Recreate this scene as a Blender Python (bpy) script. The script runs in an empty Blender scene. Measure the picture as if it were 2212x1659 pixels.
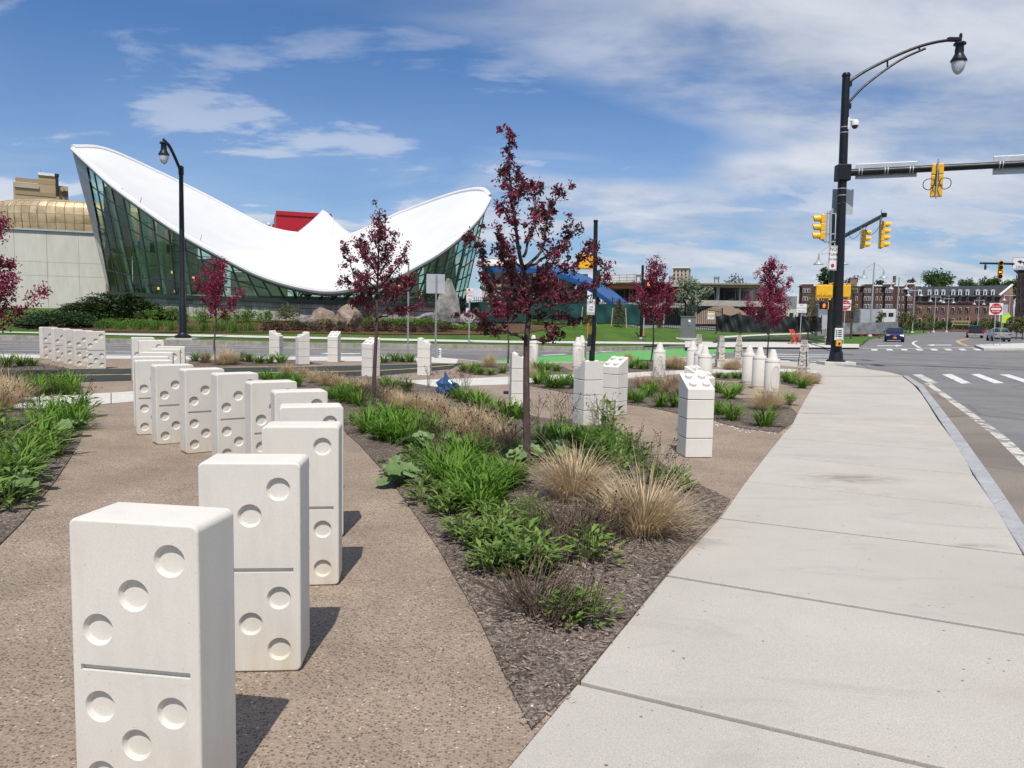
import bpy, bmesh, math, random
from mathutils import Vector, Matrix
R = math.radians
# ---------------------------------------------------------------- camera, sky, sun, exposure
scene = bpy.context.scene
COL = scene.collection
FPX, CX, CY = 1650.0, 1106.0, 829.5        # focal length and centre, in units of a 2212 x 1659 picture
CAM_H = 1.61
PITCH = math.atan(145.5 / FPX)
ROLL = 0.020
_f = Vector((0, math.cos(PITCH), -math.sin(PITCH)))
_u0 = Vector((0, math.sin(PITCH), math.cos(PITCH)))
_r = Vector((math.cos(ROLL), 0, 0)) + _u0 * math.sin(ROLL)
_u = Vector((-math.sin(ROLL), 0, 0)) + _u0 * math.cos(ROLL)
cam_d = bpy.data.cameras.new('camera')
cam_d.sensor_width = 36.0
cam_d.lens = 36.0 * FPX / 2212.0
cam_d.clip_start = 0.05
cam_d.clip_end = 6000
cam = bpy.data.objects.new('camera', cam_d)
COL.objects.link(cam)
cam.matrix_world = Matrix(((_r.x, _u.x, -_f.x, 0), (_r.y, _u.y, -_f.y, 0), (_r.z, _u.z, -_f.z, CAM_H), (0, 0, 0, 1)))
scene.camera = cam

SUN_EL, SUN_AZ = R(60), R(183.0)           # azimuth of the sun, clockwise from +Y: behind the camera
world = bpy.data.worlds.new('World')
scene.world = world
world.use_nodes = True
wt = world.node_tree
wt.nodes.clear()


def wn(t, **kw):
    n = wt.nodes.new(t)
    for k, v in kw.items():
        setattr(n, k, v)
    return n


def wmath(op, a, b=None, c=None, clamp=False):
    n = wn('ShaderNodeMath', operation=op, use_clamp=clamp)
    for i, v in enumerate((a, b, c)):
        if v is None:
            continue
        if isinstance(v, (int, float)):
            n.inputs[i].default_value = v
        else:
            wt.links.new(v, n.inputs[i])
    return n.outputs[0]


sky = wn('ShaderNodeTexSky', sky_type='NISHITA', sun_disc=False)
sky.sun_elevation = SUN_EL
sky.sun_rotation = SUN_AZ
sky.altitude = 150
sky.air_density = 1.0
sky.dust_density = 0.6
sky.ozone_density = 2.6
tc = wn('ShaderNodeTexCoord')
sep = wn('ShaderNodeSeparateXYZ')
wt.links.new(tc.outputs['Generated'], sep.inputs[0])
zz = wmath('MAXIMUM', sep.outputs[2], 0.015)
den = wmath('ADD', zz, 0.24)
cu = wmath('DIVIDE', sep.outputs[0], den)
cv = wmath('DIVIDE', sep.outputs[1], den)
# high thin cloud: streaks that run from lower left to upper right, bent by a slow noise
comb = wn('ShaderNodeCombineXYZ')
wt.links.new(cu, comb.inputs[0])
wt.links.new(cv, comb.inputs[1])


def wnoise(scale, detail, rough, mapping, dist=0.0):
    mp = wn('ShaderNodeMapping')
    wt.links.new(comb.outputs[0], mp.inputs[0])
    mp.inputs['Location'].default_value = mapping[0]
    mp.inputs['Rotation'].default_value = mapping[1]
    mp.inputs['Scale'].default_value = mapping[2]
    n = wn('ShaderNodeTexNoise')
    n.inputs['Scale'].default_value = scale
    n.inputs['Detail'].default_value = detail
    n.inputs['Roughness'].default_value = rough
    n.inputs['Distortion'].default_value = dist
    wt.links.new(mp.outputs[0], n.inputs['Vector'])
    return n.outputs[0]


def wramp(src, a, b):
    n = wn('ShaderNodeMapRange', interpolation_type='SMOOTHSTEP')
    wt.links.new(src, n.inputs[0])
    n.inputs[1].default_value = a
    n.inputs[2].default_value = b
    return n.outputs[0]


n_big = wnoise(0.75, 3, 0.5, ((6.4, 8.8, 0), (0, 0, R(20)), (0.8, 1.3, 1)), 0.5)
n_str = wnoise(1.3, 6, 0.58, ((9.32, 10.8, 0), (0, 0, R(24)), (0.80, 1.20, 1)), 0.35)
n_puf = wnoise(2.0, 7, 0.58, ((8.4, 17.6, 0), (0, 0, 0), (0.8, 1.5, 1)), 0.25)
drift = wmath('MULTIPLY', sep.outputs[0], 0.34)             # the cloud sheet thickens to one side
sheet_ = wmath('ADD', n_big, drift)
cirrus = wmath('MULTIPLY', wramp(sheet_, 0.34, 0.60), wramp(n_str, 0.30, 0.60))
low = wmath('SUBTRACT', 1.0, wramp(zz, 0.03, 0.34))         # more cloud is seen through towards the horizon
puffs = wmath('MULTIPLY', wramp(wmath('ADD', n_puf, wmath('MULTIPLY', low, 0.09)), 0.545, 0.64), 0.95)
cover = wmath('MAXIMUM', wmath('MULTIPLY', cirrus, 0.92), wmath('MULTIPLY', puffs, wmath('ADD', wmath('MULTIPLY', low, 0.75), 0.25)))
haze_f = wmath('MULTIPLY', low, 0.34)
cover = wmath('MAXIMUM', cover, haze_f, clamp=True)
shade = wramp(wmath('ADD', wmath('MULTIPLY', n_str, 0.5), wmath('MULTIPLY', n_puf, 0.5)), 0.34, 0.66)
ccol = wn('ShaderNodeMix', data_type='RGBA')
wt.links.new(shade, ccol.inputs[0])
ccol.inputs[6].default_value = (4.6, 5.3, 6.6, 1)
ccol.inputs[7].default_value = (8.6, 8.9, 9.6, 1)
skyg = wn('ShaderNodeMix', data_type='RGBA', blend_type='MULTIPLY')
skyg.inputs[0].default_value = 1.0
wt.links.new(sky.outputs[0], skyg.inputs[6])
skyg.inputs[7].default_value = (0.68, 0.97, 1.30, 1)
mixc = wn('ShaderNodeMix', data_type='RGBA')
wt.links.new(cover, mixc.inputs[0])
wt.links.new(skyg.outputs[2], mixc.inputs[6])
wt.links.new(ccol.outputs[2], mixc.inputs[7])
bg = wn('ShaderNodeBackground')
bg.inputs[1].default_value = 0.089
wt.links.new(mixc.outputs[2], bg.inputs[0])
wo = wn('ShaderNodeOutputWorld')
wt.links.new(bg.outputs[0], wo.inputs[0])

sun_d = bpy.data.lights.new('sun', 'SUN')
sun_d.energy = 4.7
sun_d.angle = R(0.53)
sun_d.color = (1.0, 0.94, 0.85)
sun = bpy.data.objects.new('sun', sun_d)
COL.objects.link(sun)
_sd = Vector((math.sin(SUN_AZ) * math.cos(SUN_EL), math.cos(SUN_AZ) * math.cos(SUN_EL), math.sin(SUN_EL)))
sun.rotation_euler = _sd.to_track_quat('Z', 'Y').to_euler()

vs = scene.view_settings
scene.display_settings.display_device = 'sRGB'
vs.view_transform = 'Standard'
vs.look = 'None'
vs.exposure = 0.0
vs.gamma = 1.0
vs.use_curve_mapping = False
scene.render.engine = 'CYCLES'
scene.cycles.use_denoising = True
scene.cycles.use_adaptive_sampling = True
scene.cycles.adaptive_threshold = 0.02
scene.cycles.max_bounces = 5
scene.cycles.diffuse_bounces = 2
scene.cycles.glossy_bounces = 2
scene.cycles.transparent_max_bounces = 12
scene.cycles.caustics_reflective = False
scene.cycles.caustics_refractive = False


# ---------------------------------------------------------------- picture point -> place in the world
def ray(px, py):
    return (_r * (px - CX) + _u * (CY - py) + _f * FPX).normalized()


def G(px, py, z=0.0):
    """the point of the level z that shows at a picture point"""
    d = ray(px, py)
    t = (z - CAM_H) / d.z
    return Vector((d.x * t, d.y * t, z))


def D(px, py, Y):
    """the point at depth Y that shows at a picture point"""
    d = ray(px, py)
    t = Y / d.y
    return Vector((d.x * t, Y, CAM_H + d.z * t))


# ---------------------------------------------------------------- materials
MATS = {}


class NT:
    def __init__(s, name):
        s.m = bpy.data.materials.new(name)
        s.m.use_nodes = True
        s.t = s.m.node_tree
        s.b = s.t.nodes['Principled BSDF']

    def n(s, t, **kw):
        x = s.t.nodes.new(t)
        for k, v in kw.items():
            setattr(x, k, v)
        return x

    def link(s, a, b):
        s.t.links.new(a, b)

    def coord(s, kind='Object', scale=None):
        c = s.n('ShaderNodeTexCoord').outputs[kind]
        if scale is None:
            return c
        mp = s.n('ShaderNodeMapping')
        mp.inputs['Scale'].default_value = scale
        s.link(c, mp.inputs[0])
        return mp.outputs[0]

    def noise(s, vec, scale, detail=4, rough=0.55, dist=0):
        x = s.n('ShaderNodeTexNoise')
        s.link(vec, x.inputs['Vector'])
        x.inputs['Scale'].default_value = scale
        x.inputs['Detail'].default_value = detail
        x.inputs['Roughness'].default_value = rough
        x.inputs['Distortion'].default_value = dist
        return x.outputs[0]

    def voro(s, vec, scale, out='Color', feature='F1'):
        x = s.n('ShaderNodeTexVoronoi', feature=feature)
        s.link(vec, x.inputs['Vector'])
        x.inputs['Scale'].default_value = scale
        return x.outputs[out]

    def ramp(s, fac, stops, mode='LINEAR'):
        x = s.n('ShaderNodeValToRGB')
        cr = x.color_ramp
        cr.interpolation = mode
        while len(cr.elements) < len(stops):
            cr.elements.new(0.5)
        for e, (p, c) in zip(cr.elements, stops):
            e.position = p
            e.color = (c, c, c, 1) if isinstance(c, (int, float)) else (*c, 1)
        s.link(fac, x.inputs[0])
        return x.outputs[0]

    def mix(s, fac, a, b, blend='MIX'):
        x = s.n('ShaderNodeMix', data_type='RGBA', blend_type=blend)
        for v, i in ((fac, 0), (a, 6), (b, 7)):
            if isinstance(v, (int, float)):
                x.inputs[i].default_value = v if i == 0 else (v, v, v, 1)
            elif isinstance(v, tuple):
                x.inputs[i].default_value = (*v, 1)
            else:
                s.link(v, x.inputs[i])
        return x.outputs[2]

    def math(s, op, a, b=0.5, clamp=False):
        x = s.n('ShaderNodeMath', operation=op, use_clamp=clamp)
        for v, i in ((a, 0), (b, 1)):
            if isinstance(v, (int, float)):
                x.inputs[i].default_value = v
            else:
                s.link(v, x.inputs[i])
        return x.outputs[0]

    def rand(s):
        return s.n('ShaderNodeObjectInfo').outputs['Random']

    def bump(s, h, strength=0.3, dist=0.01):
        x = s.n('ShaderNodeBump')
        x.inputs['Strength'].default_value = strength
        x.inputs['Distance'].default_value = dist
        s.link(h, x.inputs['Height'])
        s.link(x.outputs[0], s.b.inputs['Normal'])

    def done(s, col, rough=0.8, metal=0.0, spec=0.5):
        if isinstance(col, tuple):
            s.b.inputs['Base Color'].default_value = (*col, 1)
        else:
            s.link(col, s.b.inputs['Base Color'])
        if isinstance(rough, (int, float)):
            s.b.inputs['Roughness'].default_value = rough
        else:
            s.link(rough, s.b.inputs['Roughness'])
        s.b.inputs['Metallic'].default_value = metal
        s.b.inputs['Specular IOR Level'].default_value = spec
        return s.m


def plain(name, col, rough=0.6, metal=0.0, spec=0.5, var=0.12, scale=6.0):
    """a plain paint or metal with a little unevenness"""
    t = NT(name)
    v = t.noise(t.coord('Object'), scale, 5, 0.6)
    k = t.ramp(v, [(0.25, 1 - var), (0.75, 1 + var * 0.6)])
    c = t.mix(1.0, k, tuple(col), 'MULTIPLY')
    rr = t.ramp(v, [(0.3, max(0.03, rough - 0.07)), (0.7, min(1, rough + 0.07))])
    MATS[name] = t.done(c, rr, metal, spec)
    return MATS[name]


def M_cast(name, col, foot_on=True):
    """pale cast stone with fine sand speckle, a few pits and rain marks near the foot"""
    t = NT(name)
    o = t.coord('Object')
    rnd = t.rand()
    a = t.noise(o, 3.0, 6, 0.6)
    f = t.noise(o, 160, 3, 0.7)
    base = t.mix(t.ramp(a, [(0.3, 0), (0.7, 1)]), tuple(c * 0.93 for c in col), tuple(min(1, c * 1.03) for c in col))
    base = t.mix(t.ramp(f, [(0.38, 0.35), (0.60, 0)]), base, tuple(c * 0.78 for c in col))
    pv = t.voro(o, 42, 'Distance')
    pm = t.noise(o, 17, 2)
    pits = t.math('MULTIPLY', t.ramp(pv, [(0.05, 1), (0.11, 0)]), t.ramp(pm, [(0.52, 0), (0.58, 1)]))
    base = t.mix(t.math('MULTIPLY', pits, 0.6), base, tuple(c * 0.35 for c in col))
    gz = t.n('ShaderNodeSeparateXYZ')
    t.link(o, gz.inputs[0])
    st = t.noise(t.coord('Object', (9, 9, 1.3)), 1.0, 5, 0.6)
    foot = t.math('MULTIPLY', t.ramp(gz.outputs[2], [(0.0, 1.0), (0.05, 0.75), (0.30, 0.0)]), t.ramp(st, [(0.35, 0.15), (0.7, 0.9)]))
    if foot_on:
        base = t.mix(foot, base, tuple(c * k for c, k in zip(col, (0.80, 0.70, 0.56))))
    st2 = t.math('MULTIPLY', t.ramp(st, [(0.52, 0), (0.78, 0.30)]), 1.0)
    base = t.mix(st2, base, tuple(c * 0.62 for c in col))
    base = t.mix(t.math('MULTIPLY', rnd, 0.10), base, tuple(c * k for c, k in zip(col, (0.86, 0.82, 0.74))))
    h = t.math('SUBTRACT', t.math('MULTIPLY', f, 0.35), pits)
    t.bump(h, 0.30, 0.004)
    MATS[name] = t.done(base, 0.88, 0, 0.3)


M_cast('cast_white', (0.68, 0.65, 0.59))
M_cast('cast_block', (0.70, 0.67, 0.615), foot_on=False)
M_cast('cast_cream', (0.66, 0.625, 0.56), foot_on=False)

# exposed aggregate paving
t = NT('aggregate')
o = t.coord('Object')
v1 = t.voro(o, 78)
d1 = t.voro(o, 78, 'Distance')
sp = t.n('ShaderNodeSeparateColor')
t.link(v1, sp.inputs[0])
peb = t.ramp(sp.outputs[0], [(0.0, (0.090, 0.070, 0.055)), (0.12, (0.155, 0.115, 0.085)), (0.42, (0.25, 0.195, 0.145)), (0.66, (0.335, 0.27, 0.205)), (0.86, (0.39, 0.31, 0.24)), (0.975, (0.55, 0.50, 0.43)), (1.0, (0.10, 0.09, 0.09))], 'CONSTANT')
mort = t.ramp(d1, [(0.28, 0), (0.62, 1)])
c = t.mix(mort, peb, (0.30, 0.24, 0.185))
edge_n = t.noise(o, 0.45, 6, 0.7, 0.8)
c = t.mix(t.ramp(edge_n, [(0.5, 0), (0.72, 0.42)]), c, (0.20, 0.165, 0.135))
c = t.mix(t.ramp(edge_n, [(0.28, 0.30), (0.44, 0)]), c, (0.40, 0.335, 0.265))
v2 = t.noise(o, 1.3, 5, 0.6)
c = t.mix(1.0, c, t.ramp(v2, [(0.3, 0.80), (0.7, 1.16)]), 'MULTIPLY')
c = t.mix(1.0, c, (1.0, 0.985, 0.97), 'MULTIPLY')
fine = t.noise(o, 300, 2)
c = t.mix(1.0, c, t.ramp(fine, [(0.3, 0.72), (0.7, 1.25)]), 'MULTIPLY')
t.bump(t.math('SUBTRACT', 1.0, d1), 0.75, 0.006)
MATS['aggregate'] = t.done(c, 0.86, 0, 0.3)

# broom-finished concrete slabs
t = NT('concrete_slab')
o = t.coord('Object')
a = t.noise(o, 0.8, 6, 0.62)
f = t.noise(t.coord('Object', (160, 160, 160)), 1.0, 3, 0.7)
c = t.mix(t.ramp(a, [(0.3, 0), (0.7, 1)]), (0.46, 0.43, 0.375), (0.555, 0.52, 0.46))
c = t.mix(t.ramp(f, [(0.38, 0.60), (0.60, 0)]), c, (0.27, 0.255, 0.23))
sv = t.voro(o, 9, 'Distance')
c = t.mix(t.math('MULTIPLY', t.ramp(sv, [(0.05, 0.95), (0.085, 0)]), t.ramp(t.noise(o, 5, 2), [(0.46, 0), (0.54, 1)])), c, (0.10, 0.095, 0.09))
sv2 = t.voro(o, 26, 'Distance')
c = t.mix(t.math('MULTIPLY', t.ramp(sv2, [(0.06, 0.9), (0.12, 0)]), t.ramp(t.noise(o, 21, 2), [(0.50, 0), (0.58, 1)])), c, (0.15, 0.14, 0.13))
s1 = t.noise(t.coord('Object', (0.55, 1.4, 1)), 1.5, 6, 0.68, 1.5)
c = t.mix(t.ramp(s1, [(0.54, 0), (0.72, 0.38)]), c, (0.25, 0.23, 0.21))
s2 = t.noise(t.coord('Object', (0.5, 1.1, 1)), 0.9, 4, 0.6, 0.8)
c = t.mix(t.ramp(s2, [(0.58, 0), (0.76, 0.40)]), c, (0.34, 0.26, 0.19))
for (sx, sy, rx, ry, col_, amt) in ((1835, 1033, 0.75, 0.32, (0.15, 0.115, 0.095), 0.85), (1845, 905, 1.5, 0.30, (0.36, 0.25, 0.17), 0.55), (1780, 985, 1.3, 0.22, (0.27, 0.265, 0.265), 0.5), (2065, 960, 0.5, 0.35, (0.26, 0.26, 0.26), 0.5), (1760, 893, 0.8, 0.16, (0.12, 0.09, 0.07), 0.55), (1905, 850, 1.2, 0.3, (0.28, 0.27, 0.27), 0.5), (2120, 1180, 0.25, 0.10, (0.14, 0.11, 0.09), 0.7)):
    g_ = G(sx, sy)
    mp = t.n('ShaderNodeMapping')
    mp.inputs['Location'].default_value = (-g_.x / rx, -g_.y / ry, 0)
    mp.inputs['Scale'].default_value = (1 / rx, 1 / ry, 0)
    t.link(o, mp.inputs[0])
    vl = t.n('ShaderNodeVectorMath', operation='LENGTH')
    t.link(mp.outputs[0], vl.inputs[0])
    fall = t.ramp(vl.outputs['Value'], [(0.15, 1.0), (1.0, 0.0)])
    blot = t.ramp(t.noise(t.coord('Object', (1.6, 5.0, 1)), 2.2, 7, 0.72, 0.6), [(0.36, 0), (0.62, 1)])
    c = t.mix(t.math('MULTIPLY', t.math('MULTIPLY', fall, blot), amt), c, col_)
c = t.mix(t.math('MULTIPLY', t.rand(), 0.16), c, (0.33, 0.32, 0.30))
t.bump(f, 0.22, 0.004)
MATS['concrete_slab'] = t.done(c, 0.9, 0, 0.25)

for nm, lo, hi in (('concrete_old', (0.20, 0.185, 0.16), (0.38, 0.355, 0.31)), ('granite_kerb', (0.27, 0.275, 0.28), (0.40, 0.405, 0.41)), ('joint_dark', (0.035, 0.032, 0.028), (0.075, 0.070, 0.062)), ('concrete_light', (0.47, 0.45, 0.41), (0.60, 0.58, 0.54)), ('rock_tan', (0.13, 0.095, 0.07), (0.38, 0.30, 0.235)), ('rock_grey', (0.11, 0.105, 0.10), (0.36, 0.345, 0.32)), ('site_concrete', (0.28, 0.265, 0.24), (0.46, 0.44, 0.40))):
    t = NT(nm)
    o = t.coord('Object')
    a = t.noise(o, 2.2, 8, 0.68)
    c = t.mix(t.ramp(a, [(0.32, 0), (0.66, 1)]), lo, hi)
    f = t.noise(o, 40, 4, 0.7)
    c = t.mix(1.0, c, t.ramp(f, [(0.3, 0.8), (0.7, 1.18)]), 'MULTIPLY')
    t.bump(t.math('ADD', a, t.math('MULTIPLY', f, 0.3)), 0.6 if 'rock' in nm else 0.25, 0.05 if 'rock' in nm else 0.01)
    MATS[nm] = t.done(c, 0.9, 0, 0.25)


def M_asphalt(name, lo, hi, warm=0.0):
    t = NT(name)
    o = t.coord('Object')
    a = t.noise(o, 0.35, 6, 0.65, 0.6)
    f = t.noise(o, 60, 4, 0.75)
    lane = t.noise(t.coord('Object', (0.04, 1.1, 1)), 1.0, 4, 0.6)
    c = t.mix(t.ramp(a, [(0.3, 0), (0.7, 1)]), lo, hi)
    c = t.mix(1.0, c, t.ramp(lane, [(0.3, 0.84), (0.7, 1.12)]), 'MULTIPLY')
    c = t.mix(1.0, c, t.ramp(f, [(0.32, 0.62), (0.68, 1.35)]), 'MULTIPLY')
    cr = t.voro(t.coord('Object', (0.16, 0.16, 1)), 1.0, 'Distance', 'DISTANCE_TO_EDGE')
    c = t.mix(t.ramp(cr, [(0.0, 0.55), (0.006, 0)]), c, tuple(x * 0.4 for x in lo))
    pat = t.noise(t.coord('Object', (0.10, 0.22, 1)), 1.0, 3, 0.5, 0.3)
    c = t.mix(t.ramp(pat, [(0.56, 0), (0.575, 0.30)]), c, tuple(x * 0.62 for x in lo))
    t.bump(f, 0.5, 0.006)
    MATS[name] = t.done(c, 0.88, 0, 0.35)


M_asphalt('asphalt', (0.145, 0.143, 0.145), (0.215, 0.21, 0.207))
M_asphalt('asphalt_gutter', (0.165, 0.14, 0.118), (0.25, 0.215, 0.18))
M_asphalt('asphalt_cycle', (0.022, 0.030, 0.024), (0.050, 0.058, 0.046))


def M_paint(name, col, wear=0.5, under=(0.13, 0.13, 0.135)):
    t = NT(name)
    o = t.coord('Object')
    a = t.noise(o, 7, 8, 0.75)
    b = t.noise(o, 1.1, 3, 0.5)
    k = t.math('ADD', a, t.math('MULTIPLY', b, 0.5))
    c = t.mix(t.ramp(k, [(0.72 + 0.16 * (1 - wear), 0), (0.80 + 0.16 * (1 - wear), 1)]), col, under)
    c = t.mix(1.0, c, t.ramp(b, [(0.3, 0.9), (0.7, 1.06)]), 'MULTIPLY')
    MATS[name] = t.done(c, 0.7, 0, 0.4)


M_paint('paint_white', (0.66, 0.66, 0.63), 0.45)
M_paint('paint_white_worn', (0.60, 0.575, 0.51), 0.95, (0.22, 0.19, 0.165))
M_paint('paint_yellow', (0.62, 0.40, 0.14), 0.55)
M_paint('paint_green', (0.105, 0.38, 0.080), 0.45, (0.12, 0.20, 0.10))

# planting soil and mulch
t = NT('mulch')
o = t.coord('Object')
v = t.voro(t.coord('Object', (46, 95, 60)), 1.0)
v3 = t.voro(t.coord('Object', (105, 40, 60)), 1.0)
sp = t.n('ShaderNodeSeparateColor')
t.link(v, sp.inputs[0])
sp3 = t.n('ShaderNodeSeparateColor')
t.link(v3, sp3.inputs[0])
k = t.mix(0.5, sp.outputs[0], sp3.outputs[0])
c = t.ramp(k, [(0.1, (0.062, 0.046, 0.037)), (0.35, (0.120, 0.092, 0.074)), (0.55, (0.175, 0.140, 0.114)), (0.75, (0.235, 0.192, 0.160)), (0.95, (0.34, 0.29, 0.245))])
big = t.noise(o, 1.6, 5, 0.6)
c = t.mix(1.0, c, t.ramp(big, [(0.3, 0.68), (0.7, 1.2)]), 'MULTIPLY')
t.bump(k, 0.8, 0.02)
MATS['mulch'] = t.done(c, 0.95, 0, 0.15)
t = NT('mulch_far')
o = t.coord('Object')
a = t.noise(o, 7, 8, 0.75)
c = t.ramp(a, [(0.3, (0.05, 0.026, 0.016)), (0.5, (0.105, 0.058, 0.038)), (0.7, (0.17, 0.10, 0.066))])
t.bump(a, 0.7, 0.06)
MATS['mulch_far'] = t.done(c, 0.95, 0, 0.15)

t = NT('lawn')
o = t.coord('Object')
a = t.noise(o, 0.5, 6, 0.65)
f = t.noise(o, 26, 6, 0.8)
c = t.ramp(a, [(0.3, (0.050, 0.105, 0.016)), (0.55, (0.080, 0.155, 0.024)), (0.75, (0.125, 0.195, 0.042))])
c = t.mix(1.0, c, t.ramp(f, [(0.3, 0.55), (0.7, 1.45)]), 'MULTIPLY')
vd = t.voro(o, 1.7, 'Distance')
c = t.mix(t.math('MULTIPLY', t.ramp(vd, [(0.035, 0.8), (0.06, 0)]), t.ramp(a, [(0.5, 0), (0.55, 1)])), c, (0.55, 0.48, 0.05))
t.bump(f, 0.9, 0.08)
MATS['lawn'] = t.done(c, 0.9, 0, 0.2)


def M_leaf(name, dark, light, rough=0.5, trans=0.25, nscale=9.0):
    """a leaf: colour differs from plant to plant and from leaf to leaf, light passes through a little"""
    t = NT(name)
    g = t.n('ShaderNodeNewGeometry')
    rnd = g.outputs['Random Per Island']
    orn = t.rand()
    k = t.math('ADD', t.math('MULTIPLY', rnd, 0.72), t.math('MULTIPLY', orn, 0.28))
    c = t.mix(k, dark, light)
    v = t.noise(t.coord('Object'), nscale, 3)
    c = t.mix(1.0, c, t.ramp(v, [(0.3, 0.78), (0.7, 1.18)]), 'MULTIPLY')
    t.done(c, min(0.9, rough + 0.12), 0, 0.22)
    tr = t.n('ShaderNodeBsdfTranslucent')
    t.link(c, tr.inputs[0])
    mx = t.n('ShaderNodeMixShader')
    mx.inputs[0].default_value = trans
    out = t.t.nodes['Material Output']
    t.link(t.b.outputs[0], mx.inputs[1])
    t.link(tr.outputs[0], mx.inputs[2])
    t.link(mx.outputs[0], out.inputs[0])
    MATS[name] = t.m


M_leaf('leaf_lily', (0.062, 0.150, 0.016), (0.185, 0.34, 0.040), 0.45, 0.32)
M_leaf('leaf_perennial', (0.080, 0.145, 0.030), (0.21, 0.315, 0.075), 0.5, 0.28)
M_leaf('leaf_pale', (0.12, 0.20, 0.07), (0.26, 0.37, 0.16), 0.55, 0.25)
M_leaf('grass_dry', (0.40, 0.295, 0.165), (0.78, 0.63, 0.41), 0.6, 0.30)
M_leaf('grass_dry_brown', (0.22, 0.155, 0.095), (0.48, 0.37, 0.235), 0.6, 0.2)
M_leaf('stalk_dead', (0.060, 0.042, 0.030), (0.20, 0.15, 0.105), 0.8, 0.05)
M_leaf('seed_head', (0.018, 0.012, 0.010), (0.055, 0.035, 0.026), 0.9, 0.0)
M_leaf('leaf_litter', (0.16, 0.105, 0.075), (0.40, 0.31, 0.24), 0.8, 0.1)
M_leaf('mulch_chip', (0.085, 0.064, 0.052), (0.33, 0.27, 0.225), 0.95, 0.0)
M_leaf('crab_leaf', (0.030, 0.018, 0.015), (0.105, 0.062, 0.045), 0.5, 0.2)
M_leaf('crab_blossom', (0.14, 0.010, 0.030), (0.48, 0.055, 0.145), 0.6, 0.28)
M_leaf('crab_blossom_dark', (0.10, 0.009, 0.024), (0.42, 0.045, 0.115), 0.6, 0.28)
M_leaf('juniper_dark', (0.020, 0.038, 0.012), (0.072, 0.105, 0.028), 0.6, 0.15)
M_leaf('juniper_blue', (0.028, 0.066, 0.028), (0.085, 0.150, 0.062), 0.6, 0.15)
M_leaf('shrub_green', (0.060, 0.135, 0.020), (0.165, 0.30, 0.052), 0.5, 0.28)
M_leaf('shrub_olive', (0.075, 0.085, 0.028), (0.185, 0.185, 0.065), 0.55, 0.2)
M_leaf('shrub_twiggy', (0.055, 0.045, 0.028), (0.155, 0.125, 0.070), 0.7, 0.1)
M_leaf('shrub_brown', (0.045, 0.032, 0.022), (0.12, 0.085, 0.050), 0.7, 0.1)
M_leaf('conifer_browned', (0.055, 0.050, 0.018), (0.20, 0.155, 0.058), 0.65, 0.1)
M_leaf('tree_green', (0.028, 0.060, 0.014), (0.085, 0.140, 0.034), 0.55, 0.2)
M_leaf('tree_young', (0.10, 0.115, 0.035), (0.21, 0.22, 0.075), 0.55, 0.25)
M_leaf('tree_bloom', (0.055, 0.095, 0.030), (0.42, 0.44, 0.33), 0.6, 0.2)

t = NT('bark')
o = t.coord('Object', (1, 1, 0.25))
a = t.noise(o, 26, 7, 0.7)
c = t.ramp(a, [(0.3, (0.040, 0.025, 0.023)), (0.55, (0.095, 0.062, 0.056)), (0.75, (0.17, 0.125, 0.11))])
t.bump(a, 0.6, 0.01)
MATS['bark'] = t.done(c, 0.8, 0, 0.3)

plain('black_paint', (0.010, 0.011, 0.014), 0.42, 0, 0.35, 0.25)
plain('black_matt', (0.016, 0.016, 0.017), 0.6)
plain('signal_yellow', (0.80, 0.43, 0.012), 0.42, 0, 0.5, 0.1)
plain('push_orange', (0.80, 0.26, 0.015), 0.45)
plain('galvanised', (0.40, 0.42, 0.44), 0.6, 0.45, 0.4, 0.2, 14)
plain('sign_back', (0.52, 0.535, 0.55), 0.5, 0.55, 0.4, 0.1, 3)
plain('sign_white', (0.74, 0.74, 0.72), 0.45, 0, 0.5, 0.05)
plain('sign_black', (0.012, 0.012, 0.013), 0.5)
plain('sign_red', (0.46, 0.018, 0.025), 0.45)
plain('sign_yellow', (0.72, 0.58, 0.02), 0.5)
plain('sign_lime', (0.48, 0.80, 0.02), 0.5)
t = NT('white_membrane')
a = t.noise(t.coord('Object'), 0.5, 4, 0.5)
c = t.ramp(a, [(0.3, (0.79, 0.79, 0.785)), (0.7, (0.83, 0.83, 0.825))])
t.done(c, 0.5, 0, 0.4)
tl_ = t.n('ShaderNodeBsdfTranslucent')
t.link(c, tl_.inputs[0])
mx = t.n('ShaderNodeMixShader')
mx.inputs[0].default_value = 0.20
t.link(t.b.outputs[0], mx.inputs[1])
t.link(tl_.outputs[0], mx.inputs[2])
t.link(mx.outputs[0], t.t.nodes['Material Output'].inputs[0])
MATS['white_membrane'] = t.m
plain('white_paint', (0.74, 0.735, 0.72), 0.5, 0, 0.5, 0.06)
plain('frame_dark', (0.030, 0.042, 0.040), 0.35, 0.3)
plain('frame_green', (0.52, 0.66, 0.56), 0.5, 0.1)
plain('steel_dull', (0.30, 0.30, 0.30), 0.4, 0.8, 0.5, 0.25, 2)
plain('red_panel', (0.46, 0.008, 0.018), 0.4)
plain('blue_roof', (0.006, 0.075, 0.25), 0.45, 0.0, 0.4, 0.2, 0.8)
plain('wall_pale', (0.56, 0.53, 0.475), 0.85, 0, 0.3, 0.08, 2)
plain('wall_tan', (0.43, 0.325, 0.20), 0.85, 0, 0.3, 0.1, 0.6)
plain('wall_stone', (0.44, 0.385, 0.30), 0.85, 0, 0.3, 0.15, 0.5)
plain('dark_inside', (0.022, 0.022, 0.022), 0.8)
plain('inside_wall', (0.74, 0.74, 0.60), 0.8, 0, 0.3, 0.12, 0.5)
plain('inside_floor', (0.36, 0.34, 0.29), 0.7)
plain('screen_green', (0.008, 0.055, 0.052), 0.7, 0, 0.3, 0.25, 3)
plain('screen_black', (0.013, 0.018, 0.019), 0.65, 0, 0.4, 0.3, 2)
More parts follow.
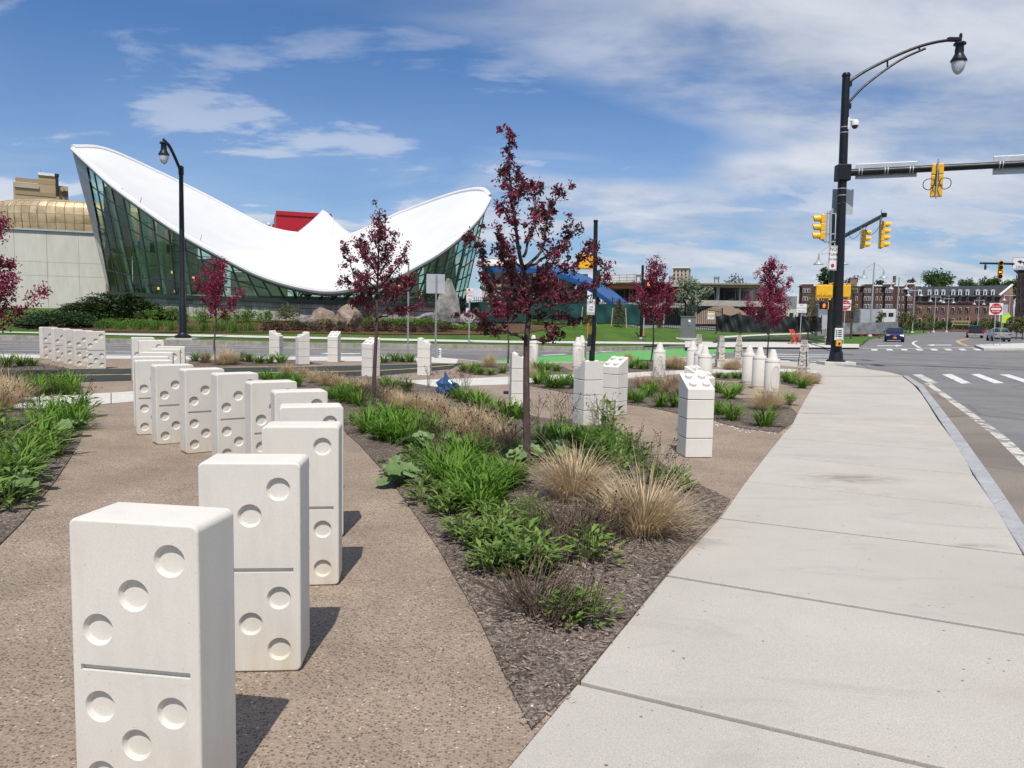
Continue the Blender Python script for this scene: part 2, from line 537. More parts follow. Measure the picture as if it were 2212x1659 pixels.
plain('cabinet_grey', (0.19, 0.195, 0.20), 0.45, 0.4, 0.5, 0.1, 3)
plain('timber', (0.33, 0.245, 0.15), 0.8)
plain('form_orange', (0.55, 0.11, 0.03), 0.7)
plain('chair_red', (0.74, 0.075, 0.045), 0.45)
plain('foil_blue', (0.075, 0.15, 0.30), 0.22, 0.55, 0.6, 0.3, 3)
plain('car_blue', (0.012, 0.020, 0.13), 0.25, 0.4, 0.6, 0.05)
plain('car_grey', (0.045, 0.045, 0.050), 0.3, 0.5, 0.6, 0.05)
plain('car_silver', (0.42, 0.47, 0.52), 0.28, 0.65, 0.6, 0.05)
plain('car_white', (0.66, 0.66, 0.65), 0.4, 0.0, 0.5, 0.05)
plain('car_red', (0.42, 0.03, 0.03), 0.3)
plain('car_glass', (0.014, 0.020, 0.022), 0.08, 0.0, 0.8, 0.05)
plain('tyre', (0.016, 0.016, 0.016), 0.8)
plain('lamp_clear', (0.75, 0.76, 0.76), 0.15)
plain('lamp_amber', (0.80, 0.36, 0.03), 0.3)
plain('lamp_red', (0.45, 0.012, 0.015), 0.25)
plain('plate_orange', (0.62, 0.30, 0.04), 0.5)
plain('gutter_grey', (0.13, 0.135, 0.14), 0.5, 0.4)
plain('roof_slate', (0.040, 0.044, 0.052), 0.7, 0, 0.3, 0.25, 1.5)
plain('lens_dark', (0.02, 0.012, 0.010), 0.2)
plain('dirt_pile', (0.20, 0.14, 0.10), 0.95)
plain('hoarding', (0.27, 0.285, 0.285), 0.5, 0.4, 0.5, 0.3, 1.2)

t = NT('gold_panel')
o = t.coord('Object')
a = t.noise(o, 1.4, 4, 0.6)
c = t.mix(t.rand(), (0.60, 0.44, 0.24), (0.80, 0.62, 0.37))
c = t.mix(1.0, c, t.ramp(a, [(0.3, 0.8), (0.7, 1.12)]), 'MULTIPLY')
t.bump(a, 0.35, 0.12)
MATS['gold_panel'] = t.done(c, 0.36, 0.5, 0.5)

t = NT('ribbed_precast')
o = t.coord('Object')
w = t.n('ShaderNodeTexWave', wave_type='BANDS', bands_direction='X')
w.inputs['Scale'].default_value = 5.5
w.inputs['Distortion'].default_value = 0.4
t.link(o, w.inputs[0])
a = t.noise(t.coord('Object', (2.2, 2.2, 0.5)), 1.2, 6, 0.6)
c = t.mix(t.ramp(a, [(0.3, 0), (0.7, 1)]), (0.55, 0.525, 0.48), (0.65, 0.62, 0.575))
c = t.mix(1.0, c, t.ramp(w.outputs[1], [(0.2, 0.93), (0.8, 1.04)]), 'MULTIPLY')
t.bump(w.outputs[1], 0.25, 0.02)
MATS['ribbed_precast'] = t.done(c, 0.9, 0, 0.25)

t = NT('wood_grey')
o = t.coord('Object', (1, 1, 0.12))
a = t.noise(o, 7, 7, 0.7)
c = t.mix(t.rand(), (0.27, 0.25, 0.22), (0.47, 0.44, 0.395))
c = t.mix(1.0, c, t.ramp(a, [(0.3, 0.6), (0.7, 1.3)]), 'MULTIPLY')
t.bump(a, 0.4, 0.02)
MATS['wood_grey'] = t.done(c, 0.9, 0, 0.2)


def M_brick(name, lo, hi, mort):
    t = NT(name)
    o = t.coord('Object')
    mp = t.n('ShaderNodeMapping')
    mp.inputs['Rotation'].default_value = (R(90), 0, 0)
    t.link(o, mp.inputs[0])
    b = t.n('ShaderNodeTexBrick')
    t.link(mp.outputs[0], b.inputs[0])
    b.inputs['Color1'].default_value = (*lo, 1)
    b.inputs['Color2'].default_value = (*hi, 1)
    b.inputs['Mortar'].default_value = (*mort, 1)
    b.inputs['Scale'].default_value = 1.0
    b.inputs['Brick Width'].default_value = 0.5
    b.inputs['Row Height'].default_value = 0.16
    b.inputs['Mortar Size'].default_value = 0.012
    a = t.noise(o, 0.25, 4, 0.6)
    c = t.mix(1.0, b.outputs[0], t.ramp(a, [(0.3, 0.8), (0.7, 1.15)]), 'MULTIPLY')
    MATS[name] = t.done(c, 0.9, 0, 0.2)


M_brick('brick_brown', (0.075, 0.038, 0.030), (0.115, 0.060, 0.046), (0.13, 0.10, 0.085))
M_brick('brick_red', (0.155, 0.078, 0.060), (0.215, 0.115, 0.090), (0.20, 0.15, 0.125))
M_brick('brick_dark', (0.035, 0.024, 0.024), (0.060, 0.040, 0.038), (0.07, 0.055, 0.05))

# museum glass: see-through, green, with a mirror share that grows at grazing angles
t = NT('green_glass')
tr = t.n('ShaderNodeBsdfTransparent')
tr.inputs[0].default_value = (0.56, 0.76, 0.60, 1)
gl = t.n('ShaderNodeBsdfGlossy')
gl.inputs['Roughness'].default_value = 0.02
gl.inputs['Color'].default_value = (0.80, 0.92, 0.86, 1)
lw = t.n('ShaderNodeLayerWeight')
lw.inputs[0].default_value = 0.22
mx = t.n('ShaderNodeMixShader')
fr = t.math('ADD', t.math('MULTIPLY', lw.outputs['Fresnel'], 0.75), 0.06, True)
t.link(fr, mx.inputs[0])
t.link(tr.outputs[0], mx.inputs[1])
t.link(gl.outputs[0], mx.inputs[2])
t.link(mx.outputs[0], t.t.nodes['Material Output'].inputs[0])
MATS['green_glass'] = t.m
# clear lamp globe
t = NT('globe_glass')
tr = t.n('ShaderNodeBsdfTransparent')
tr.inputs[0].default_value = (0.90, 0.92, 0.93, 1)
gl = t.n('ShaderNodeBsdfGlossy')
gl.inputs['Roughness'].default_value = 0.06
df = t.n('ShaderNodeBsdfDiffuse')
df.inputs[0].default_value = (0.85, 0.87, 0.9, 1)
lw = t.n('ShaderNodeLayerWeight')
lw.inputs[0].default_value = 0.35
m1 = t.n('ShaderNodeMixShader')
m2 = t.n('ShaderNodeMixShader')
m1.inputs[0].default_value = 0.55
t.link(tr.outputs[0], m1.inputs[1])
t.link(df.outputs[0], m1.inputs[2])
t.link(lw.outputs['Fresnel'], m2.inputs[0])
t.link(m1.outputs[0], m2.inputs[1])
t.link(gl.outputs[0], m2.inputs[2])
t.link(m2.outputs[0], t.t.nodes['Material Output'].inputs[0])
MATS['globe_glass'] = t.m


def M_emit(name, col, s):
    t = NT(name)
    t.done(tuple(c * 0.5 for c in col), 0.4)
    t.b.inputs['Emission Color'].default_value = (*col, 1)
    t.b.inputs['Emission Strength'].default_value = s
    MATS[name] = t.m


M_emit('lit_hand', (1.0, 0.13, 0.02), 2.2)
M_emit('lit_arrow', (1.0, 0.45, 0.03), 2.5)
M_emit('lit_head', (1.0, 0.93, 0.75), 2.2)
M_emit('lit_indoor', (1.0, 0.50, 0.15), 1.6)


# ---------------------------------------------------------------- mesh helpers
from mathutils.geometry import tessellate_polygon


def put(name, me, mat=None, parent=None, loc=None, rz=None, sc=None, label=None, cat=None, group=None, kind=None):
    o = bpy.data.objects.new(name, me)
    COL.objects.link(o)
    if me is not None and mat is not None and not me.materials:
        me.materials.append(MATS[mat])
    if parent is not None:
        o.parent = parent
    if loc is not None:
        o.location = loc
    if rz is not None:
        o.rotation_euler = (0, 0, rz) if isinstance(rz, (int, float)) else rz
    if sc is not None:
        o.scale = (sc, sc, sc) if isinstance(sc, (int, float)) else sc
    tag(o, label, cat, group, kind)
    return o


def tag(o, label=None, cat=None, group=None, kind=None):
    for k, v in (('label', label), ('category', cat), ('group', group), ('kind', kind)):
        if v:
            o[k] = v
    return o


def empty(name, loc, rz=0.0, label=None, cat=None, group=None):
    return put(name, None, None, None, loc, rz, None, label, cat, group)


def copy_tree(o, parent=None):
    c = o.copy()
    COL.objects.link(c)
    c.parent = parent
    for ch in o.children:
        copy_tree(ch, c)
    return c


class MB:
    def __init__(s):
        s.v, s.f = [], []

    def poly(s, pts):
        n = len(s.v)
        s.v += [tuple(p) for p in pts]
        s.f.append(tuple(range(n, n + len(pts))))
        return s

    def add(s, vs, fs):
        n = len(s.v)
        s.v += [tuple(p) for p in vs]
        s.f += [tuple(i + n for i in f) for f in fs]
        return s

    def box(s, c, size, rz=0.0, top=1.0):
        x, y, z = (k / 2 for k in size)
        vs = []
        for sz, k in ((-1, 1.0), (1, top)):
            for sx, sy in ((-1, -1), (1, -1), (1, 1), (-1, 1)):
                a, b = sx * x * k, sy * y * k
                vs.append((c[0] + a * math.cos(rz) - b * math.sin(rz), c[1] + a * math.sin(rz) + b * math.cos(rz), c[2] + sz * z))
        return s.add(vs, [(3, 2, 1, 0), (4, 5, 6, 7), (0, 1, 5, 4), (1, 2, 6, 5), (2, 3, 7, 6), (3, 0, 4, 7)])

    def beam(s, p, q, w, h=None):
        h = h or w
        p, q = Vector(p), Vector(q)
        d = (q - p).normalized()
        up = Vector((0, 0, 1)) if abs(d.z) < 0.95 else Vector((0, 1, 0))
        a = d.cross(up).normalized() * (w / 2)
        b = a.cross(d).normalized() * (h / 2)
        vs = [p - a - b, p + a - b, p + a + b, p - a + b, q - a - b, q + a - b, q + a + b, q - a + b]
        return s.add(vs, [(0, 1, 2, 3), (7, 6, 5, 4), (0, 4, 5, 1), (1, 5, 6, 2), (2, 6, 7, 3), (3, 7, 4, 0)])

    def tube(s, pts, rad, n=8, cap=True):
        pts = [Vector(p) for p in pts]
        if isinstance(rad, (int, float)):
            rad = [rad] * len(pts)
        rings = []
        prev = None
        for i, p in enumerate(pts):
            d = (pts[min(i + 1, len(pts) - 1)] - pts[max(i - 1, 0)])
            if d.length < 1e-9:
                d = Vector((0, 0, 1))
            d.normalize()
            if prev is None:
                a = d.cross(Vector((0, 0, 1)) if abs(d.z) < 0.9 else Vector((0, 1, 0))).normalized()
            else:
                a = (prev - d * prev.dot(d)).normalized()
            prev = a
            b = d.cross(a)
            rings.append([p + a * (rad[i] * math.cos(k * 2 * math.pi / n)) + b * (rad[i] * math.sin(k * 2 * math.pi / n)) for k in range(n)])
        vs = [x for r in rings for x in r]
        fs = []
        for i in range(len(pts) - 1):
            for k in range(n):
                fs.append((i * n + k, i * n + (k + 1) % n, (i + 1) * n + (k + 1) % n, (i + 1) * n + k))
        if cap:
            fs.append(tuple(range(n - 1, -1, -1)))
            fs.append(tuple((len(pts) - 1) * n + k for k in range(n)))
        return s.add(vs, fs)

    def lathe(s, prof, n=24, o=(0, 0, 0)):
        vs = [(o[0] + r * math.cos(k * 2 * math.pi / n), o[1] + r * math.sin(k * 2 * math.pi / n), o[2] + z) for r, z in prof for k in range(n)]
        fs = []
        for i in range(len(prof) - 1):
            for k in range(n):
                fs.append((i * n + k, i * n + (k + 1) % n, (i + 1) * n + (k + 1) % n, (i + 1) * n + k))
        fs.append(tuple(range(n - 1, -1, -1)))
        fs.append(tuple((len(prof) - 1) * n + k for k in range(n)))
        return s.add(vs, fs)

    def prism(s, pts, z0, z1):
        """a flat outline given as (x, y) pairs, thickened from z0 up to z1"""
        if sum(a[0] * b[1] - b[0] * a[1] for a, b in zip(pts, pts[1:] + pts[:1])) < 0:
            pts = pts[::-1]
        n = len(pts)
        vs = [(p[0], p[1], z0) for p in pts] + [(p[0], p[1], z1) for p in pts]
        tri = tessellate_polygon([[Vector((p[0], p[1], 0)) for p in pts]])
        fs = []
        for t3 in tri:
            a, b, c = (Vector((*pts[i][:2], 0)) for i in t3)
            up = (b - a).cross(c - a).z > 0
            fs.append(tuple(i + n for i in (t3 if up else t3[::-1])))
        fs += [(i, (i + 1) % n, n + (i + 1) % n, n + i) for i in range(n)]
        return s.add(vs, fs)

    def plate(s, pts, y0, y1):
        """an outline given as (x, z) pairs, thickened from y0 to y1"""
        b = MB().prism(pts, 0, 1)
        n = len(pts)
        b.f += [tuple(i - n for i in f[::-1]) for f in b.f if min(f) >= n]
        return s.add([(x, y0 if z < 0.5 else y1, y) for x, y, z in b.v], [f[::-1] for f in b.f])

    def grid(s, rows):
        n = len(rows[0])
        vs = [p for r in rows for p in r]
        fs = [(i * n + k, i * n + k + 1, (i + 1) * n + k + 1, (i + 1) * n + k) for i in range(len(rows) - 1) for k in range(n - 1)]
        return s.add(vs, fs)

    def mesh(s, name, mat=None, smooth=False, bevel=0.0, seg=2):
        me = bpy.data.meshes.new(name)
        me.from_pydata(s.v, [], s.f)
        me.update()
        if bevel:
            bm = bmesh.new()
            bm.from_mesh(me)
            bmesh.ops.recalc_face_normals(bm, faces=bm.faces)
            es = [e for e in bm.edges if len(e.link_faces) == 2 and e.calc_face_angle(0) > 0.5]
            bmesh.ops.bevel(bm, geom=es, offset=bevel, segments=seg, profile=0.5, affect='EDGES', clamp_overlap=True)
            bm.to_mesh(me)
            bm.free()
        if mat:
            me.materials.append(MATS[mat])
        if smooth:
            for p in me.polygons:
                p.use_smooth = True
            try:
                me.set_sharp_from_angle(angle=R(smooth if smooth is not True else 40))
            except Exception:
                pass
        return me

    def build(s, name, mat, parent=None, smooth=False, bevel=0.0, loc=None, rz=None, seg=2, **kw):
        return put(name, s.mesh(name, mat, smooth, bevel, seg), None, parent, loc, rz, None, **kw)


_TXT = {}


def text_mesh(txt, mat, size=1.0, depth=0.01):
    """flat lettering, upright in the XZ plane, centred, facing -Y"""
    key = (txt, mat, round(size, 4), depth)
    if key in _TXT:
        return _TXT[key]
    cu = bpy.data.curves.new('lettering', 'FONT')
    cu.body = txt
    cu.size = size
    cu.extrude = depth / 2
    cu.align_x = 'CENTER'
    cu.align_y = 'CENTER'
    cu.resolution_u = 3
    cu.space_line = 0.92
    ob = bpy.data.objects.new('lettering', cu)
    COL.objects.link(ob)
    dg = bpy.context.evaluated_depsgraph_get()
    me = bpy.data.meshes.new_from_object(ob.evaluated_get(dg))
    bpy.data.objects.remove(ob)
    bpy.data.curves.remove(cu)
    me.transform(Matrix.Rotation(R(90), 4, 'X'))
    me.materials.clear()
    me.materials.append(MATS[mat])
    me.name = 'lettering'
    _TXT[key] = me
    return me


def weighted(me):
    """normals that keep the broad faces flat beside their rounded edges"""
    ob = bpy.data.objects.new('normals', me)
    COL.objects.link(ob)
    md = ob.modifiers.new('w', 'WEIGHTED_NORMAL')
    md.keep_sharp = True
    md.weight = 100
    dg = bpy.context.evaluated_depsgraph_get()
    out = bpy.data.meshes.new_from_object(ob.evaluated_get(dg))
    out.name = me.name
    bpy.data.objects.remove(ob)
    return out


def lerp(a, b, k):
    return a + (b - a) * k


def interp(tab, x):
    if x <= tab[0][0]:
        return tab[0][1]
    for (x0, y0), (x1, y1) in zip(tab, tab[1:]):
        if x <= x1:
            return y0 + (y1 - y0) * (x - x0) / (x1 - x0)
    return tab[-1][1]


def smooth01(x):
    x = min(1, max(0, x))
    return x * x * (3 - 2 * x)


def xsect(p, d, a, b):
    """where the line p + t d crosses the line a-b (level)"""
    e = b - a
    k = ((a.x - p.x) * e.y - (a.y - p.y) * e.x) / (d.x * e.y - d.y * e.x)
    return Vector((p.x + d.x * k, p.y + d.y * k, p.z))


def inside(p, poly):
    c = False
    for (x0, y0), (x1, y1) in zip(poly, poly[1:] + poly[:1]):
        if (y0 > p[1]) != (y1 > p[1]) and p[0] < (x1 - x0) * (p[1] - y0) / (y1 - y0) + x0:
            c = not c
    return c


# ---------------------------------------------------------------- the ground
def sheet(name, pts, z, mat, thick=0.0, parent=None, picture=True, zp=None, **kw):
    zz_ = z if zp is None else zp
    w = [tuple(G(x, y, zz_)[:2]) for x, y in pts] if picture else pts
    m = MB().prism(w, z - max(thick, 0.002), z)
    if 'kind' not in kw and parent is None:
        kw['kind'] = 'structure'
    return m.build(name, mat, parent, **kw), w


ROAD = -0.12
MB().poly([(-2500, -300, -0.45), (2500, -300, -0.45), (2500, 4500, -0.45), (-2500, 4500, -0.45)]).build('ground', 'lawn', kind='structure')
MB().poly([(-130, -60, ROAD), (140, -60, ROAD), (300, 420, ROAD), (30, 420, ROAD), (-130, 62, ROAD)]).build('road', 'asphalt', kind='structure')

# the footway along the road: slabs laid between two edges
JN = [((1249.6, 1473.7), None), ((1440, 1243), (2212, 1370)), ((1556, 1119.6), (2212, 1198)), ((1612, 1039.5), (2151.6, 1097.6)), ((1654, 984.6), (2101, 1024.9)),
      ((1685, 946), (2079, 975)), ((1712, 916), (2050, 939.4)), ((1724, 891), (2026, 907)), ((1738, 865), (2007, 876)), ((1752, 842), (1990, 850)), ((1764, 824), (1972, 830)), ((1776, 812.5), (1949, 813))]
L = [G(*a) for a, b in JN]
KIN = [G(2212, 1201), G(2142, 1089.6), G(2101.6, 1023.4), G(2046.8, 934.6), G(2014.5, 884.5), G(1982, 836), G(1949.9, 811.8)]
KOUT = [G(2243, 1180), G(2174, 1075), G(2130, 1012), G(2068, 926), G(2030, 877), G(1994, 832), G(1960, 811)]
kd = (KIN[0] - KIN[1]).normalized()
wk = (KOUT[0] - KIN[0]).length
jd = (G(2212, 1370) - G(1440, 1243)).normalized()
Rr = [None] + [xsect(l, (G(*b) - l), KIN[0], KIN[1]) if i < 3 else G(*b) for i, (l, b) in enumerate(zip(L[1:], [j[1] for j in JN[1:]]), 1)]
Rr[0] = xsect(L[0], jd, KIN[0], KIN[0] + kd)
ld = (L[0] - L[1]).normalized()
for k in range(4):
    L.insert(0, L[0] + ld * 1.55)
    Rr.insert(0, xsect(L[0], jd, KIN[0], KIN[0] + kd))
walk = MB().prism([tuple(p[:2]) for p in L] + [tuple(p[:2]) for p in Rr[::-1]], -0.30, -0.020).build('pavement', 'joint_dark', kind='structure')
for i in range(len(L) - 1):
    q = [L[i], L[i + 1], Rr[i + 1], Rr[i]]
    c = sum(q, Vector()) / 4
    dn = (L[i + 1] - L[i]).normalized() * 0.017
    dn2 = (Rr[i + 1] - Rr[i]).normalized() * 0.017
    pts = [q[0] + dn, q[1] - dn, q[2] - dn2, q[3] + dn2]
    MB().prism([tuple(p[:2]) for p in pts], -0.10, random.Random(i).uniform(-0.002, 0.002)).build('slab', 'concrete_slab', walk, bevel=0.005, seg=2)
# kerb stones
kin = [KIN[0] + kd * 6.4, KIN[0] + kd * 3.2] + KIN
kout = [KOUT[0] + kd * 6.4, KOUT[0] + kd * 3.2] + KOUT
kerb = MB().prism([tuple(p[:2]) for p in kin] + [tuple(p[:2]) for p in kout[::-1]], -0.40, -0.03).build('kerb', 'joint_dark', kind='structure')


def kerb_run(a, b, par, mat, z, step=1.5, h=0.32, name='kerb_stone'):
    for i in range(len(a) - 1):
        n = max(1, round((a[i + 1] - a[i]).length / step))
        for k in range(n):
            p, q = a[i].lerp(a[i + 1], k / n), a[i].lerp(a[i + 1], (k + 1) / n)
            r, s_ = b[i].lerp(b[i + 1], (k + 1) / n), b[i].lerp(b[i + 1], k / n)
            e = (q - p).normalized() * 0.004
            MB().prism([tuple(v[:2]) for v in (p + e, q - e, r - e, s_ + e)], z - h, z).build(name, mat, par, bevel=0.012)


kerb_run([p + (o - p).normalized() * 0.02 for p, o in zip(kin, kout)], kout, kerb, 'granite_kerb', 0.002)

# the play plaza of exposed aggregate, up to the street
NEAR = [(-900, 782), (-300, 775), (0, 766), (270, 768.7), (674, 771), (765, 770.5), (935, 771.5), (990, 776), (1040, 781), (1100, 783.5), (1240, 782.5), (1330, 781), (1400, 778.5), (1470, 776.5), (1536, 775.5), (1640, 777), (1741, 783), (1788, 788), (1869, 796.5), (1920, 803.7), (1949.9, 811.8)]
near_w = [G(x, y) for x, y in NEAR]
pl = [tuple(p[:2]) for p in L[::1]] + [tuple(Rr[-1][:2])] + [tuple(p[:2]) for p in near_w[::-1]] + [(-60, 10), (-60, -14)]
MB().prism(pl, -0.44, 0.0).build('plaza', 'aggregate', kind='structure')
# concrete strip and corner beside the street
st_in = [(-900, 792), (-300, 785), (0, 773), (270, 774.8), (674, 779), (765, 780), (935, 783), (985, 786)]
strip, _ = sheet('street_edge_strip', NEAR[:8] + st_in[::-1], 0.005, 'concrete_light')
corner, _ = sheet('corner_pavement', NEAR[10:] + [(1776, 812.5), (1768, 806), (1741, 795), (1690, 790), (1640, 786), (1536, 784.5), (1470, 785), (1400, 786.5), (1330, 787.5), (1240, 786)], 0.005, 'concrete_slab')
kr = [G(x, y) for x, y in NEAR]
kro = [p + Vector((0, 0.16, 0)) for p in kr]
nk = MB().prism([tuple(p[:2]) for p in kr] + [tuple(p[:2]) for p in kro[::-1]], -0.42, -0.02).build('street_kerb', 'concrete_old', kind='structure')
kerb_run([p + Vector((0, 0.005, 0)) for p in kr[1:]], kro[1:], nk, 'concrete_light', 0.004, 3.0)

# cycle path, cross path
CYC = [(-300, 803), (173, 797), (400, 795), (600, 793), (700, 791), (821, 788), (900, 786.5), (960, 785), (1005, 785), (990, 789), (975, 797), (900, 804), (821, 811), (700, 815), (500, 820), (285, 822), (173, 825), (-300, 836)]
sheet('cycle_path', CYC, 0.006, 'asphalt_cycle')
yl = [(-300, 817), (173, 810), (285, 808.5), (500, 806), (700, 803), (821, 800), (900, 795.5), (980, 788)]
sheet('cycle_line', [(x, y - 0.45) for x, y in yl] + [(x, y + 0.45) for x, y in yl[::-1]], 0.010, 'paint_yellow')
CP = [(-200, 872, 905), (60, 860, 890), (185, 852, 878), (240, 849, 872), (290, 846, 868), (450, 838, 857), (600, 832, 850), (760, 826, 842), (924, 821, 837), (1010, 818, 834), (1098, 814.5, 830.7), (1170, 811.5, 825), (1234, 809.5, 821.5), (1355, 806, 817), (1410, 803, 812), (1480, 800, 808), (1540, 798, 806), (1600, 797, 804), (1700, 797.5, 803.5), (1765, 801, 807)]
cp = MB().prism([tuple(G(x, a)[:2]) for x, a, b in CP] + [tuple(G(x, b)[:2]) for x, a, b in CP[::-1]], -0.02, 0.003).build('cross_path', 'joint_dark', kind='structure')
for (x0, a0, b0), (x1, a1, b1) in zip(CP, CP[1:]):
    q = [G(x0, a0), G(x1, a1), G(x1, b1), G(x0, b0)]
    e = (q[1] - q[0]).normalized() * 0.008
    MB().prism([tuple(v[:2]) for v in (q[0] + e, q[1] - e, q[2] - e, q[3] + e)], -0.01, 0.010).build('slab', 'concrete_light', cp)

BEDS = {
    'main': [(1148, 1572), (1100, 1478), (1065, 1400), (1030, 1325), (985, 1250), (945, 1180), (900, 1115), (860, 1058), (820, 1008), (775, 958), (748, 935), (730, 912), (690, 868), (640, 845), (585, 826), (560, 822), (640, 817), (720, 812), (800, 815), (860, 822), (920, 832), (960, 838), (1010, 850), (1045, 858), (1075, 868), (1110, 885), (1160, 900), (1210, 906), (1270, 902), (1300, 906), (1345, 930), (1385, 965), (1430, 1000), (1470, 1025), (1510, 1045), (1578, 1078), (1552, 1117), (1494, 1171), (1436, 1243), (1336, 1365), (1250, 1472)],
    'left_near': [(189, 880), (183, 915), (172, 954), (147, 996), (119, 1038), (50, 1124), (0, 1174), (-150, 1330), (-900, 1330), (-600, 892)],
    'left_far': [(172, 828), (178, 840), (168, 851), (0, 860), (-300, 868), (-300, 838)],
    'left_back': [(-300, 800), (-300, 786), (20, 776), (80, 782), (150, 796)],
    'tree': [(405, 792), (560, 790), (612, 791), (700, 786), (640, 777), (560, 776), (410, 777)],
    'strip': [(820, 786), (898, 784), (900, 778), (860, 775), (825, 776)],
    'mid': [(985, 800), (1005, 790), (1040, 785), (1095, 785), (1105, 800), (1060, 811), (1020, 809)],
    'lily_back': [(1135, 809), (1150, 790), (1200, 787), (1238, 800), (1234, 807)],
    'lily_front': [(1135, 831), (1143, 826), (1240, 823), (1290, 840), (1250, 853), (1194, 842)],
    'crayon': [(1355, 791), (1375, 777), (1480, 779), (1490, 797), (1400, 801), (1358, 804)],
    'block': [(1354, 873), (1410, 880), (1460, 891.6), (1544.5, 908.8), (1610, 926), (1682, 933), (1713.5, 911.6), (1722, 891.6), (1696, 868.7), (1650.5, 860), (1596, 860), (1547, 840), (1467, 827), (1410, 820.6), (1358, 819)],
    'gate': [(1685, 811), (1688, 828.6), (1713.5, 834), (1753.6, 831.5), (1766, 814), (1725, 800)],
    'low': [(1539, 808), (1605, 806), (1612, 822), (1545, 820)],
}
BEDW = {}
for k, p in BEDS.items():
    b, w = sheet('planting_bed', p, 0.012, 'mulch', 0.03)
    BEDW[k] = w

# painted markings on the road
def mark(name, pts, mat, z=ROAD + 0.005):
    return sheet(name, pts, z, mat)[0]


def line(name, pts, w, mat, z=ROAD + 0.005):
    c = [G(x, y, z) for x, y in pts]
    a, b = [], []
    for i, p in enumerate(c):
        d = (c[min(i + 1, len(c) - 1)] - c[max(i - 1, 0)]).normalized()
        n = Vector((-d.y, d.x, 0)) * (w / 2)
        a.append(tuple((p + n)[:2]))
        b.append(tuple((p - n)[:2]))
    return MB().prism(a + b[::-1], z - 0.002, z).build(name, mat, kind='structure')


GREEN = [(985, 789), (1100, 787), (1240, 786), (1330, 785), (1400, 779), (1470, 771), (1530, 766), (1584, 761.7), (1587, 754.7), (1540, 751), (1497, 749), (1440, 751), (1387, 754), (1340, 760), (1289, 764), (1223, 767.5), (1164, 771), (1100, 776), (1040, 781)]
mark('cycle_crossing_paint', GREEN, 'paint_green')
for x0, y0, x1, y1 in ((1172, 767.5, 1222, 764.5), (1245, 763, 1289, 761.5), (1300, 760, 1345, 757), (1352, 756, 1385, 752.5), (1440, 776, 1500, 770), (1515, 769, 1560, 765)):
    line('crossing_dash', [(x0, y0), (x1, y1)], 0.28, 'paint_white')


def z8(x, y):
    return ((3040 + 0.36166 * x) / 1.736, (1250 + 0.36166 * y) / 1.736)


def fix(p):
    # markings were read off level ground: move them to the lower road level
    return p


for q in (((1055, 425), (1150, 425), (1330, 515), (1230, 520)), ((1360, 425), (1460, 422), (1668, 518), (1560, 520)), ((1660, 423), (1750, 420), (2005, 515), (1900, 517)), ((1955, 425), (2060, 425), (2310, 505), (2215, 510))):
    mark('crosswalk_bar', [z8(*p) for p in q], 'paint_white_worn' if q[0][0] == 1055 else 'paint_white')
for x in (625, 780, 930, 1085, 1235, 1380, 1525, 1675):
    k = (x - 625) / 1050
    mark('crosswalk_bar', [z8(*p) for p in ((x, 163 - 4 * k), (x + 62, 163 - 4 * k), (x + 72 + 34 * k, 178 - 2 * k), (x + 8 + 34 * k, 178 - 2 * k))], 'paint_white')
line('stop_line', [z8(520, 155), z8(1100, 154), z8(1700, 149)], 0.35, 'paint_white')
line('lane_line', [z8(1105, 78), z8(1062, 92), z8(1062, 110), z8(1130, 150)], 0.22, 'paint_white')
for x0, x1, y in ((690, 960, 128), (1460, 1200, 121)):
    s_ = 1 if x1 > x0 else -1
    mark('lane_arrow', [z8(*p) for p in ((x0, y - 3), (x1 - 80 * s_, y - 3), (x1 - 80 * s_, y - 9), (x1, y), (x1 - 80 * s_, y + 9), (x1 - 80 * s_, y + 3), (x0, y + 3))], 'paint_white')
line('centre_line', [z8(1640, 48), z8(1530, 72), z8(1512, 86), z8(1540, 104), z8(1620, 134), z8(1700, 147)], 0.16, 'paint_yellow')
line('centre_line', [z8(1650, 52), z8(1555, 74), z8(1536, 86), z8(1560, 102), z8(1640, 130), z8(1705, 141)], 0.16, 'paint_yellow')
for y in (765.5, 770, 775, 779.5, 783.5):
    line('crosswalk_bar', [(1640 + (785 - y) * 1.2, y - 0.6), (1800, y + 1.5)], 0.55 * 90 / (y - 680), 'paint_white')
line('edge_line', [(2004, 828), (2060, 868), (2109, 904), (2161, 943), (2225, 1004), (2290, 1070)], 0.17, 'paint_white_worn')
GUT = [(2243, 1195), (2174, 1090), (2130, 1025), (2068, 937), (2030, 886), (1994, 840), (1960, 818), (1985, 822), (2004, 828), (2060, 868), (2109, 904), (2161, 943), (2225, 1004), (2290, 1075), (2400, 1250), (2400, 1400)]
sheet('gutter_strip', GUT, ROAD + 0.002, 'asphalt_gutter')
line('centre_line', [(-100, 746.5), (250, 750), (500, 753.8), (560, 755)], 0.14, 'paint_yellow')
line('centre_line', [(640, 757), (706, 758.2), (800, 759.6), (905, 761), (967, 762.3)], 0.14, 'paint_yellow')
line('lane_line', [(-100, 755.5), (200, 759), (420, 762)], 0.12, 'paint_white')
line('lane_line', [(-100, 741), (200, 744.5), (420, 748.5), (700, 753)], 0.12, 'paint_white')
line('edge_line', [(-100, 763), (270, 766), (674, 768.5), (765, 768), (905, 768.5)], 0.12, 'paint_white')
mark('lane_arrow', [(692, 763.5), (712, 761.8), (712, 762.6), (779, 763), (779, 764.6), (712, 764.4), (712, 765.2)], 'paint_white')
mark('lane_arrow', [(398, 757.5), (380, 756), (380, 757), (352, 757), (352, 758.4), (380, 758.4), (380, 759.4)], 'paint_white')

